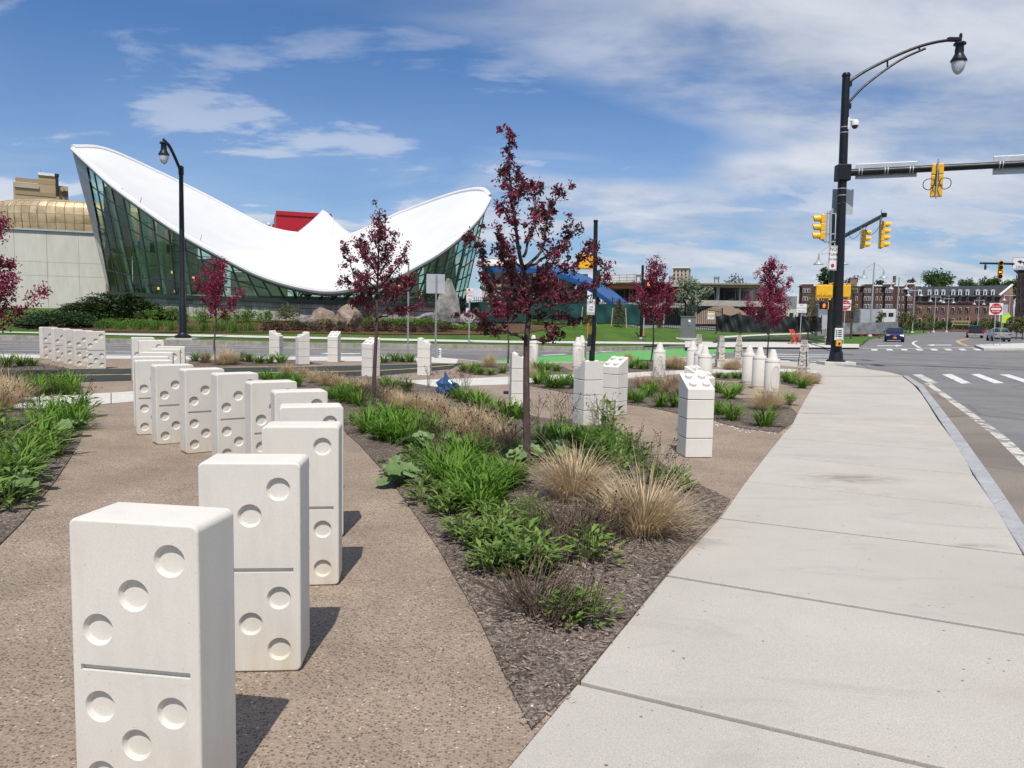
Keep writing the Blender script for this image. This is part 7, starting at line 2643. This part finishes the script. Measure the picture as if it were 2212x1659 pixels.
# small dark ground light by the hidden tower
gl_ = empty('ground_light', G(1093, 851), 0, 'small dark ground light on the gravel left of a brick tower', 'light fitting')
MB().box((0, 0, 0.03), (0.11, 0.08, 0.06)).build('body', 'black_matt', gl_, bevel=0.008)
MB().box((0, -0.042, 0.035), (0.08, 0.004, 0.03)).build('lens', 'car_glass', gl_)


# ---------------------------------------------------------------- trees
def foliage_sleeve(lf, bl, pts, r_, k0, dens, rad, size, share, upto=1.0):
    """leaf and blossom tufts hugging a limb, close tufts with gaps between them"""
    tot = sum((b - a).length for a, b in zip(pts, pts[1:]))
    n = max(1, int(tot * dens * 0.27))
    for i in range(n):
        k = lerp(k0, upto, (i + r_.random() * 0.9) / n)
        x = k * (len(pts) - 1)
        j = min(int(x), len(pts) - 2)
        c = pts[j].lerp(pts[j + 1], x - j)
        c = c + Vector((r_.gauss(0, 1), r_.gauss(0, 1), r_.gauss(0, 0.8))) * rad * 0.30
        rc = rad * r_.uniform(0.30, 0.62)
        sh = share + r_.gauss(0, 0.22)
        for q in range(r_.randint(24, 40)):
            d = Vector((r_.gauss(0, 1), r_.gauss(0, 1), r_.gauss(0, 1)))
            p = c + d * rc * 0.62
            quadleaf(bl if r_.random() < sh else lf, p, r_, size * r_.uniform(0.8, 1.25))


def crab_tree(base, trunk, limbs, label, seed, share=0.42, dens=34, rad=0.10, size=0.042, r0=0.036, blossom='crab_blossom', twigs=True):
    """trunk and limbs: lists of world points"""
    r_ = random.Random(seed)
    root = empty('crabapple_tree', base, 0, label, 'tree', 'crabapple trees')
    wood, lf, bl = MB(), MB(), MB()
    tk = spline(trunk, 4)
    nT = len(tk)
    wood.tube(tk, [lerp(r0, 0.006, (i / (nT - 1)) ** 0.9) for i in range(nT)], 10, False)
    for pts, k0 in limbs:
        sp_ = spline([Vector(p) for p in pts], 4)
        sp_ = [p + Vector((r_.gauss(0, 0.010), r_.gauss(0, 0.010), r_.gauss(0, 0.010))) if 0 < i < len(sp_) - 1 else p for i, p in enumerate(sp_)]
        ln = sum((b - a).length for a, b in zip(sp_, sp_[1:]))
        ra = min(r0 * 0.45, 0.007 + 0.010 * ln)
        wood.tube(sp_, [lerp(ra, 0.0035, i / (len(sp_) - 1)) for i in range(len(sp_))], 6, False)
        foliage_sleeve(lf, bl, sp_, r_, k0, dens, rad, size, share)
        if twigs:
            for q in range(int(ln * 9)):
                x = r_.uniform(0.2, 0.98) * (len(sp_) - 1)
                j = min(int(x), len(sp_) - 2)
                c = sp_[j].lerp(sp_[j + 1], x - j)
                d = Vector((r_.gauss(0, 1), r_.gauss(0, 1), r_.gauss(0.5, 0.7))).normalized() * r_.uniform(0.06, 0.24)
                wood.tube([c, c + d * 0.5 + Vector((0, 0, 0.01)), c + d], [0.003, 0.0022, 0.0013], 3, False)
                if r_.random() < 0.65:
                    foliage_sleeve(lf, bl, [c, c + d], r_, 0.4, 12, rad * 0.6, size, share)
    wpart(wood, root, 'trunk', 'bark', smooth=50)
    wpart(lf, root, 'leaves', 'crab_leaf')
    wpart(bl, root, 'blossoms', blossom)
    return root


def z3(x, y):
    return ((1700 + .4822 * x) / 1.736, (700 + .4822 * y) / 1.736)


def traced(b, tr, lm, conv, seed, spread):
    """limbs drawn in the picture plane of the tree, each leaning out of it by a depth of its own"""
    r_ = random.Random(seed)
    Y = b.y
    trunk = [D(*p, Y + 0.02 * i) for i, p in enumerate(tr)]
    trunk[0] = b + Vector((0, 0, -0.03))
    out = []
    for pts, k0 in lm:
        dy = r_.uniform(-spread, spread)
        q = [conv(*p) for p in pts]
        out.append(([D(x, y, Y + dy * (i / max(1, len(q) - 1)) ** 0.8) for i, (x, y) in enumerate(q)], k0))
    return trunk, out


b = G(1139, 1014)
tr, lm = traced(b, [(1139, 1014), (1137, 861), (1137.6, 736), (1141.8, 681), (1134.8, 603), (1122, 548), (1114, 490), (1106, 420), (1098, 350), (1103, 284)],
                [([(515, 520), (490, 330), (465, 150), (440, -20), (420, -150), (425, -290), (445, -425)], 0.03),
                 ([(545, 545), (600, 400), (640, 200), (630, 20), (625, -10)], 0.15), ([(560, 620), (700, 460), (730, 250), (800, 100), (850, 10)], 0.2),
                 ([(560, 640), (720, 540), (860, 440), (990, 290)], 0.35), ([(600, 800), (880, 650), (1040, 540), (1095, 430)], 0.3), ([(640, 970), (900, 870), (1060, 780), (1190, 690), (1150, 560)], 0.2),
                 ([(540, 640), (440, 540), (380, 480), (330, 300)], 0.2), ([(540, 960), (300, 760), (240, 600), (210, 470), (110, 390)], 0.25),
                 ([(550, 1190), (430, 1130), (330, 1120), (240, 1060), (200, 1110)], 0.35), ([(600, 1190), (700, 1190), (760, 1200), (800, 1110)], 0.75),
                 ([(600, 1010), (720, 1020), (850, 1010), (940, 1085)], 0.2), ([(540, 900), (440, 980), (300, 1000), (110, 970)], 0.25),
                 ([(560, 850), (700, 780), (820, 790), (980, 880)], 0.15), ([(545, 750), (440, 600), (370, 540), (390, 400)], 0.15), ([(600, 900), (700, 720), (760, 600), (810, 520)], 0.1),
                 ([(580, 950), (470, 850), (330, 850), (270, 760)], 0.1), ([(590, 980), (480, 940), (350, 900), (290, 830)], 0.1), ([(590, 930), (680, 860), (780, 880), (900, 930)], 0.1),
                 ([(580, 860), (640, 740), (720, 680), (760, 640)], 0.1), ([(560, 800), (500, 700), (450, 680), (400, 610)], 0.1), ([(570, 960), (600, 850), (680, 800), (930, 780)], 0.15),
                 ([(470, 300), (400, 210), (380, 120)], 0.1), ([(450, 150), (500, 60), (520, -20)], 0.1), ([(730, 250), (690, 200), (650, 260)], 0.1), ([(440, 0), (380, -70), (360, -130)], 0.1), ([(450, 60), (520, 20), (560, -40)], 0.1)], z3, 5, 0.75)
crab_tree(b, tr, lm, 'tall airy dark maroon crabapple tree in the central bed', 11, 0.38, 46, 0.098, 0.041, 0.040, 'crab_blossom_dark')


def z2(x, y):
    return ((900 + .4822 * x) / 1.736, (600 + .4822 * y) / 1.736)


b = G(807, 872)
tr, lm = traced(b, [(807, 872), (809, 800), (813, 720), (815, 690), (814, 655), (816, 600), (818, 540), (819, 500), (820, 452)],
                [([(1060, 1230), (1010, 1150), (930, 1110), (830, 1095)], 0.35), ([(1060, 1220), (1000, 1080), (870, 960), (760, 920)], 0.2), ([(1065, 1000), (950, 900), (880, 860), (830, 700), (790, 670)], 0.15),
                 ([(1065, 900), (1000, 780), (950, 680), (905, 600)], 0.15), ([(1075, 1230), (1200, 1060), (1290, 980), (1330, 910)], 0.25), ([(1075, 1230), (1200, 1190), (1320, 1150), (1410, 1050)], 0.3),
                 ([(1080, 900), (1130, 790), (1160, 690), (1215, 560)], 0.1), ([(1080, 1000), (1180, 880), (1250, 800), (1295, 670)], 0.1), ([(1075, 720), (1040, 620), (1020, 540)], 0.1), ([(1080, 700), (1080, 520), (1085, 380)], 0.0),
                 ([(1070, 960), (1000, 900), (960, 930), (900, 950)], 0.1), ([(1070, 940), (1130, 900), (1200, 930), (1300, 920)], 0.1), ([(1070, 860), (1020, 800), (980, 760)], 0.1), ([(1075, 800), (1120, 760), (1140, 640), (1120, 560)], 0.1),
                 ([(1070, 1040), (1000, 1020), (940, 990), (900, 1010)], 0.1), ([(1072, 1050), (1130, 1000), (1180, 1010), (1260, 1060)], 0.1), ([(1072, 760), (1010, 720), (960, 650)], 0.1), ([(1075, 650), (1100, 560), (1110, 500)], 0.05)], z2, 9, 0.6)
crab_tree(b, tr, lm, 'dark maroon crabapple tree in front of the white museum roof', 12, 0.50, 56, 0.14, 0.048, 0.040, 'crab_blossom_dark')


def grown(base, h, clear, wide, seed, n=18, lean=0.0):
    """a young tree: straight leader, limbs rising at a slant, longest low down"""
    r_ = random.Random(seed)
    b = Vector(base)
    trunk = [b + Vector((lean * h * k + r_.gauss(0, 0.012) * h * (0 < k < 1), r_.gauss(0, 0.008) * h * (0 < k < 1), h * k)) for k in (0, 0.2, 0.4, 0.6, 0.8, 1.0)]
    out = []
    for i in range(n):
        k = clear + (0.93 - clear) * (i / n) ** 1.1
        x = k * 5
        j = min(int(x), 4)
        p = trunk[j].lerp(trunk[j + 1], x - j)
        f_ = (k - clear) / (1 - clear)
        ln = wide * (1 - f_) ** 0.9 * r_.uniform(0.45, 1.25) + 0.10
        az = i * 2.4 + r_.uniform(-0.5, 0.5)
        rise = r_.uniform(0.45, 0.95) + 0.5 * f_
        e_ = Vector((math.cos(az), math.sin(az), 0))
        out.append(([p, p + e_ * ln * 0.45 + Vector((0, 0, ln * 0.30 * rise)), p + e_ * ln * 0.8 + Vector((0, 0, ln * 0.75 * rise)), p + e_ * ln + Vector((0, 0, ln * 1.15 * rise))], 0.15))
    out.append((trunk[2:], 0.3))
    return trunk, out


def crab(base, h, clear, wide, seed, label, n=18, share=0.75, dens=34, rad=0.16, size=0.085, lean=0.0, blossom='crab_blossom'):
    tr, lm = grown(base, h, clear, wide, seed, n, lean)
    return crab_tree(Vector(base), tr, lm, label, seed, share, dens, rad, size, 0.035, blossom, False)


b = G(466, 785)
crab(b, 3.12, 0.42, 0.86, 21, 'small bright pink crabapple tree beside the street lamp', 15, 0.85, 34, 0.20, 0.07)
b = G(-42, 818)
crab(b, 3.65, 0.28, 1.12, 22, 'maroon crabapple tree cut off by the left picture edge', 34, 0.70, 46, 0.22, 0.07)
b = G(1097, 785)
crab(b, 3.5, 0.40, 0.62, 23, 'dark crabapple tree seen through the branches of the tall one', 16, 0.35, 22, 0.13, 0.08, blossom='crab_blossom_dark')
b = G(1406, 783)
crab(b, 3.85, 0.38, 0.80, 24, 'maroon crabapple tree behind the single crayon', 20, 0.85, 34, 0.23, 0.08, 0.02)
b = G(1657, 771)
crab(b, 4.5, 0.30, 1.15, 25, 'large maroon crabapple tree behind the three crayons', 24, 0.80, 34, 0.28, 0.09)


# ---------------------------------------------------------------- far planting
def shrub_mesh(seed, n, size, mat, sx=1.0, sy=1.0, sz=1.0, lumps=7, up=0.0, name='foliage'):
    r_ = random.Random(seed)
    m = MB()
    L_ = [(Vector((r_.uniform(-0.55, 0.55), r_.uniform(-0.55, 0.55), r_.uniform(0.25, 0.75))), r_.uniform(0.25, 0.48)) for _ in range(lumps)]
    for k in range(n):
        c, rad = L_[r_.randrange(lumps)]
        d = Vector((r_.gauss(0, 1), r_.gauss(0, 1), r_.gauss(0.15, 1))).normalized() * rad * r_.uniform(0.55, 1.08)
        p = c + d
        p = Vector((p.x * sx, p.y * sy, max(0.02, p.z) * sz))
        quadleaf(m, p, r_, size)
    return m.mesh(name, mat)


def twig_mesh(seed, n, h, w, mat, leaves=4, ls=0.06):
    r_ = random.Random(seed)
    m = MB()
    for k in range(n):
        az, sp_ = r_.uniform(0, 6.28), r_.uniform(0, w)
        b = Vector((r_.gauss(0, w * 0.25), r_.gauss(0, w * 0.25), 0))
        e_ = b + Vector((math.cos(az) * sp_ * 0.6, math.sin(az) * sp_ * 0.6, h * r_.uniform(0.6, 1.1)))
        blade(m, b, az, (e_ - b).length, 0.018, math.atan2(sp_ * 0.5, h), 0.2, 2)
        for q in range(leaves):
            quadleaf(m, b.lerp(e_, r_.uniform(0.35, 1.0)) + Vector((r_.gauss(0, 0.04), r_.gauss(0, 0.04), 0)), r_, ls)
    return m.mesh('foliage', mat)


def spray_mesh(seed, n, w, h, mat, size=0.16):
    """spreading juniper: many arching sprays"""
    r_ = random.Random(seed)
    m = MB()
    for k in range(n):
        az = r_.uniform(0, 6.28)
        reach = r_.random() ** 0.6
        base = Vector((math.cos(az) * reach * w[0] * 0.75, math.sin(az) * reach * w[1] * 0.75, h * (1 - reach ** 2.2) * r_.uniform(0.35, 0.95)))
        out_ = Vector((math.cos(az) * w[0], math.sin(az) * w[1], 0)).normalized()
        ln = r_.uniform(0.5, 1.1)
        for q in range(16):
            t_ = q / 15
            p = base + out_ * ln * t_ + Vector((0, 0, ln * (0.35 * t_ - 0.30 * t_ * t_)))
            p += Vector((r_.gauss(0, 0.05), r_.gauss(0, 0.05), r_.gauss(0, 0.03)))
            a = (out_ + Vector((r_.gauss(0, 0.5), r_.gauss(0, 0.5), r_.gauss(0.2, 0.3)))).normalized()
            s_ = a.cross(Vector((r_.gauss(0, 0.5), r_.gauss(0, 0.5), 1))).normalized() * size * 0.22
            m.poly([p, p + a * size * 0.5 + s_, p + a * size, p + a * size * 0.5 - s_])
    return m.mesh('foliage', mat)


def far(name, me, px, py, s, label, cat='shrub', group=None, Y=None, sy=None, rz=None):
    p = GT(px, py) if Y is None else D(px, py, Y)
    return put(name, me, None, None, p, pr0.uniform(0, 6.28) if rz is None else rz, s, label, cat, group)


far('juniper', spray_mesh(1, 900, (4.2, 1.5), 1.75, 'juniper_dark', 0.20), 250, 692, 1.0, 'big dark spreading juniper in front of the left glass wing', rz=0)
far('juniper', spray_mesh(2, 700, (3.0, 1.6), 0.85, 'juniper_blue', 0.17), 135, 703, 1.0, 'low blue green juniper left of the big dark juniper', rz=0)
far('juniper', spray_mesh(3, 160, (1.0, 0.8), 0.6, 'juniper_blue', 0.15), 175, 675, 1.0, 'small juniper by the precast wall', rz=0)
gc1 = shrub_mesh(5, 2600, 0.13, 'shrub_green', 3.2, 1.0, 0.45, 16)
far('ground_cover', gc1, 300, 706, 1.0, 'bright green ground cover in front of the big juniper', 'ground cover', rz=0)
RS = [shrub_mesh(100 + k, 520, 0.12, 'shrub_green', 0.62, 0.62, 0.85, 7) for k in range(3)]
for x, y, s, lab in ((333, 697, 1.15, 'round green shrub at the right foot of the big juniper'), (366, 695, 1.2, 'round green shrub left of the street lamp'), (397, 694, 1.05, 'round green shrub right behind the street lamp pole'), (441, 698, 1.1, 'round green shrub left of the pink crabapple'), (488, 696, 0.9, 'round green shrub just behind the pink crabapple'), (522, 699, 1.05, 'round green shrub right of the pink crabapple'), (540, 697, 1.0, 'second round green shrub right of the pink crabapple'), (572, 699, 1.05, 'round green shrub left of the olive shrub by the planks')):
    far('round_shrub', RS[pr0.randrange(3)], x, y, s, lab, 'shrub', 'round shrubs along the museum bed')
OL = [shrub_mesh(110 + k, 620, 0.10, 'shrub_olive', 0.9, 0.7, 0.95, 8) for k in range(2)]
for x, y, s, lab in ((615, 698, 1.15, 'olive shrub left of the tan boulders'), (635, 697, 1.05, 'olive shrub touching the tan boulders'), (307, 700, 0.9, 'pale olive shrub in front of the big juniper')):
    far('olive_shrub', OL[pr0.randrange(2)], x, y, s, lab, 'shrub', 'olive shrubs along the museum bed')
TWI = [twig_mesh(120 + k, 130, 1.15, 0.9, 'shrub_twiggy', 5, 0.07) for k in range(2)]
for x, y, s, lab in ((290, 690, 1.2, 'bare twiggy brown shrub under the big juniper'), (255, 690, 1.1, 'twiggy brown shrub at the juniper middle'), (395, 700, 0.7, 'small twiggy shrub near the lamp'), (275, 697, 0.9, 'lower twiggy shrub before the juniper')):
    far('twiggy_shrub', TWI[pr0.randrange(2)], x, y, s, lab, 'shrub', 'twiggy shrubs before the juniper')
TUF = [twig_mesh(130 + k, 150, 0.42, 0.55, 'shrub_green', 0) for k in range(2)]
tl = {0: 'green grass tuft in the front row of the museum bed', 1: 'green grass tuft by the tan boulders'}
for (x, y), lab_ in ranked(((220, 711), (262, 713), (299, 714), (333, 715), (370, 716), (408, 716.5), (440, 717), (471, 717), (492, 713), (507, 718), (540, 716), (232, 704)), 'green grass tuft in the museum bed front row'):
    far('grass_tuft', TUF[pr0.randrange(2)], x, y, pr0.uniform(1.2, 1.6), lab_, 'grass tuft', 'front row of tufts in the museum bed')
for (x, y), lab_ in ranked(((640, 705), (705, 705), (760, 706), (735, 707), (790, 706), (665, 703)), tl[1]):
    far('grass_tuft', TUF[pr0.randrange(2)], x, y, pr0.uniform(1.1, 1.5), lab_, 'grass tuft', 'tufts by the tan boulders')
HB = [shrub_mesh(140 + k, 420, 0.10, 'shrub_brown', 0.62, 0.5, 0.62, 7) for k in range(3)]
for k in range(21):
    x = 572 + k * 19.5
    if 845 < x < 852:
        continue
    far('brown_shrub', HB[k % 3], x + pr0.uniform(-3, 3), 715.5 + pr0.uniform(-1, 1) + (x - 600) * 0.008, pr0.uniform(0.95, 1.2), ORD[k].capitalize() + ' from left of the low brown shrubs in the hedge line', 'shrub', 'brown hedge line before the boulders')
gc2 = shrub_mesh(6, 2600, 0.14, 'shrub_green', 3.4, 0.9, 0.5, 16)
far('ground_cover', gc2, 890, 705, 1.0, 'bright green ground cover right of the tan boulders', 'ground cover', rz=0)
far('ground_cover', shrub_mesh(7, 1400, 0.14, 'shrub_green', 2.0, 0.8, 0.42, 10), 985, 712, 1.0, 'green ground cover at the foot of the standing stone', 'ground cover', rz=0)
far('ground_cover', shrub_mesh(8, 1200, 0.13, 'shrub_green', 1.9, 0.8, 0.42, 10), 1185, 703, 1.0, 'green ground cover before the teal screen', 'ground cover', rz=0)
far('ground_cover', shrub_mesh(9, 800, 0.13, 'shrub_green', 1.4, 0.8, 0.42, 10), 1050, 716, 1.0, 'small green ground cover patch right of the parking sign', 'ground cover', rz=0)
YT = [twig_mesh(150 + k, 150, 1.1, 1.0, 'shrub_olive', 6, 0.07) for k in range(2)]
for x, y, s in ((795, 697, 1.0), (820, 697, 1.0), (850, 698, 1.1), (880, 698, 1.0), (700, 690, 1.0), (720, 690, 1.1), (680, 690, 1.0), (1060, 696, 0.9), (1085, 697, 1.0), (1110, 697, 0.9), (1020, 696, 0.9)):
    far('yellow_twig_shrub', YT[pr0.randrange(2)], x, y, s, 'thin yellow green twig shrub against the grey planks' if x < 1000 else 'thin yellow green twig shrub before the teal screen', 'shrub', 'twig shrubs against the planks' if x < 1000 else 'twig shrubs before the teal screen')


def boulder(px0, px1, py0, py1, seed, mat, label, peak=0.0, Y=None, dep=0.8, spike=0.0):
    c = GT((px0 + px1) / 2, py1) if Y is None else D((px0 + px1) / 2, py1, Y)
    w = (px1 - px0) / FPX * c.y
    h = (py1 - py0) / FPX * c.y
    r_ = random.Random(seed)
    bm = bmesh.new()
    bmesh.ops.create_icosphere(bm, subdivisions=3, radius=1.0)
    pl_ = [(Vector((r_.gauss(0, 1), r_.gauss(0, 1), r_.gauss(0.1, 0.9))).normalized(), r_.uniform(0.52, 0.80)) for _ in range(10)]
    ph = [r_.uniform(0, 6) for _ in range(6)]
    m = MB()
    for v_ in bm.verts:
        p = v_.co.copy()
        for n, d in pl_:
            e_ = p.dot(n) - d
            if e_ > 0:
                p -= n * e_
        p *= 1 + 0.035 * math.sin(p.x * 9 + ph[0]) * math.sin(p.y * 8 + ph[1]) + 0.03 * math.sin(p.z * 13 + ph[2]) + r_.uniform(-0.02, 0.02)
        z = (p.z + 0.75) / 1.6
        tp = 1 - spike * max(0, z) * 0.62
        m.v.append((p.x * w * 0.74 * tp + peak * w * z, p.y * w * 0.6 * dep * tp, z * h * 1.12 - 0.15))
    m.f = [tuple(v_.index for v_ in f_.verts) for f_ in bm.faces]
    bm.free()
    return m.build('boulder', mat, loc=c, label=label, cat='boulder')


boulder(678, 731, 665, 704, 1, 'rock_tan', 'left one of the two big tan boulders leaning together', -0.12, spike=0.7)
boulder(722, 786, 662, 705, 2, 'rock_tan', 'right and larger one of the two big tan boulders', -0.02, spike=0.8)
boulder(652, 690, 679, 704, 3, 'rock_grey', 'dark grey boulder left of the tan boulders')
boulder(945, 992, 615, 706, 4, 'rock_grey', 'tall pointed standing stone behind the grey sign back', -0.10, dep=0.7, spike=0.75)
boulder(960, 1001, 694, 709, 5, 'rock_grey', 'low grey rock at the foot of the standing stone')
boulder(903, 948, 675, 702, 6, 'rock_grey', 'flat grey rock left of the standing stone')
boulder(988, 1035, 674, 702, 7, 'rock_grey', 'grey rock right of the standing stone')
boulder(1130, 1160, 684, 700, 8, 'rock_grey', 'grey rock before the teal screen, left')
boulder(1162, 1200, 680, 700, 9, 'rock_grey', 'grey rock before the teal screen, right')

CON = [shrub_mesh(160 + k, 900, 0.12, 'conifer_browned', 0.5, 0.5, 1.0, 9) for k in range(2)]
for k, (x, y, h) in enumerate(((1271, 704, 1.55), (1336, 706, 1.95), (1377, 706, 1.7), (1424, 709, 1.35))):
    p = GT(x, y)
    r_ = empty('young_conifer', p, 0, ('browned conifer left of the slim plaza pole', 'tallest browned conifer with stakes before the teal screen', 'browned conifer left of the far slim pole', 'short browned conifer right of the far slim pole')[k], 'conifer', 'staked conifers before the screen')
    m = MB()
    rr_ = random.Random(170 + k)
    for q in range(1500):
        t_ = rr_.random() ** 0.8
        az = rr_.uniform(0, 6.28)
        rad = 0.42 * h / 1.5 * (1 - t_) ** 0.75 * rr_.uniform(0.45, 1.05) * (1 + 0.2 * math.sin(az * 3 + q * 0.001))
        quadleaf(m, Vector((math.cos(az) * rad, math.sin(az) * rad, 0.05 + t_ * h)), rr_, 0.11)
    m.build('crown', 'conifer_browned', r_)
    MB().tube([(0, 0, -0.1), (0, 0, h * 0.9)], 0.03, 5).build('trunk', 'bark', r_)
    for sx in (-1, 1):
        MB().beam((sx * 0.55, -0.15, -0.1), (sx * 0.45, -0.12, 1.35), 0.05).build('stake', 'grass_dry', r_)


def far_tree(px, pb, pt, pw, Y, mat, label, seed, n=1500, size=None, trunk=0.3, group='trees in the background', shape=1.0):
    a, b = D(px, pb, Y), D(px, pt, Y)
    h = b.z - a.z
    w = pw / FPX * Y / 2
    r_ = random.Random(seed)
    root = empty('tree', a, 0, label, 'tree', group)
    size = size or max(0.10, Y * 0.0032)
    m, wd_ = MB(), MB()
    lumps = []
    for k in range(15):
        t_ = r_.random()
        az = r_.uniform(0, 6.28)
        z = lerp(trunk, 0.93, t_)
        env = math.sin(math.pi * min(1, (z - trunk) / (1 - trunk) * 0.86 + 0.14)) ** 0.7 * shape + (1 - shape) * (1 - t_)
        rad = env * w * r_.uniform(0.2, 0.85)
        lumps.append((Vector((math.cos(az) * rad, math.sin(az) * rad, z * h)), w * r_.uniform(0.22, 0.40)))
    wd_.tube([(0, 0, -0.5), (0, 0, h * 0.5), (0, 0, h * 0.85)], [h * 0.016 + 0.03, h * 0.011 + 0.02, 0.02], 6)
    for c, rad in lumps:
        wd_.tube([(0, 0, h * (trunk * 0.85 + 0.05)), tuple(c * 0.5 + Vector((0, 0, c.z * 0.2))), tuple(c)], [h * 0.008 + 0.01, h * 0.005 + 0.006, 0.01], 4)
    for q in range(n):
        c, rad = lumps[r_.randrange(len(lumps))]
        d = Vector((r_.gauss(0, 1), r_.gauss(0, 1), r_.gauss(0, 0.8))).normalized() * rad * r_.uniform(0.35, 1.15)
        quadleaf(m, c + d, r_, size)
    wd_.build('trunk', 'bark', root)
    m.build('crown', mat, root)
    return root


far_tree(1495, 700, 585, 88, 80, 'tree_bloom', 'pale flowering green tree before the building site', 201, 2600, 0.28, 0.25)
far_tree(1783, 640, 578, 56, 330, 'tree_green', 'dark green tree rising above the left end of the brick flats', 202, 2200)
far_tree(1842, 650, 594, 40, 330, 'tree_green', 'green tree top right of the big pole, above the flats', 203, 800)
far_tree(1895, 650, 606, 44, 340, 'tree_green', 'low green tree top above the flats near the chimney', 204, 800)
far_tree(2018, 660, 588, 92, 330, 'tree_green', 'largest round green tree above the row house roof', 205, 3000)
far_tree(1965, 660, 600, 40, 340, 'shrub_twiggy', 'bare twiggy tree between the flats and row houses', 206, 350)
far_tree(2082, 664, 604, 66, 340, 'tree_green', 'green tree top above the middle of the row houses', 207, 2000)
far_tree(2118, 664, 601, 66, 345, 'tree_green', 'green tree top above the right half of the row houses', 208, 2000)
far_tree(2155, 664, 599, 70, 340, 'tree_green', 'green tree top beside the far arrow signal', 209, 2000)
far_tree(2186, 664, 601, 64, 340, 'tree_green', 'green tree top touching the dark brick building', 210, 2000)
far_tree(1585, 660, 596, 76, 260, 'shrub_twiggy', 'bare grey tree behind the concrete frame', 211, 420)
far_tree(1745, 728, 632, 46, 60, 'tree_young', 'thin young tree right of the no motor vehicles sign', 212, 420, 0.15, 0.35, 'young street trees', 0.5)
far_tree(1838, 728, 604, 40, 75, 'tree_young', 'thin young tree just right of the big pole', 213, 420, 0.16, 0.35, 'young street trees', 0.5)
for k, (x, t_, Y) in enumerate(((1902, 668, 98), (1925, 668, 110), (1948, 670, 120), (1965, 672, 130), (1995, 676, 150), (2010, 678, 160), (2165, 682, 120), (2180, 680, 110), (2195, 684, 105), (2208, 682, 100), (2125, 684, 170))):
    far_tree(x, 684 + (x - CX) * 0.02 + 1.7 * FPX / Y, t_, 30, Y, 'tree_young', ('young yellow green street tree left of the bucket truck' if x < 2050 else 'young street tree on the far side near the right picture edge'), 220 + k, 360, 0.30, 0.30, 'young street trees left of the truck' if x < 2050 else 'young street trees at the right edge', 0.7)
hdg = shrub_mesh(260, 1600, 0.55, 'tree_green', 9.0, 1.5, 2.4, 18)
far('hedge', hdg, 2060, 712, 1.0, 'dark hedge along the foot of the row houses', 'hedge', None, 205, rz=0)
far('hedge', hdg, 2130, 712, 1.0, 'dark hedge at the right foot of the row houses', 'hedge', None, 205, rz=0)
far('hedge', hdg, 1985, 714, 1.0, 'dark hedge where the flats meet the row houses', 'hedge', None, 205, rz=0)
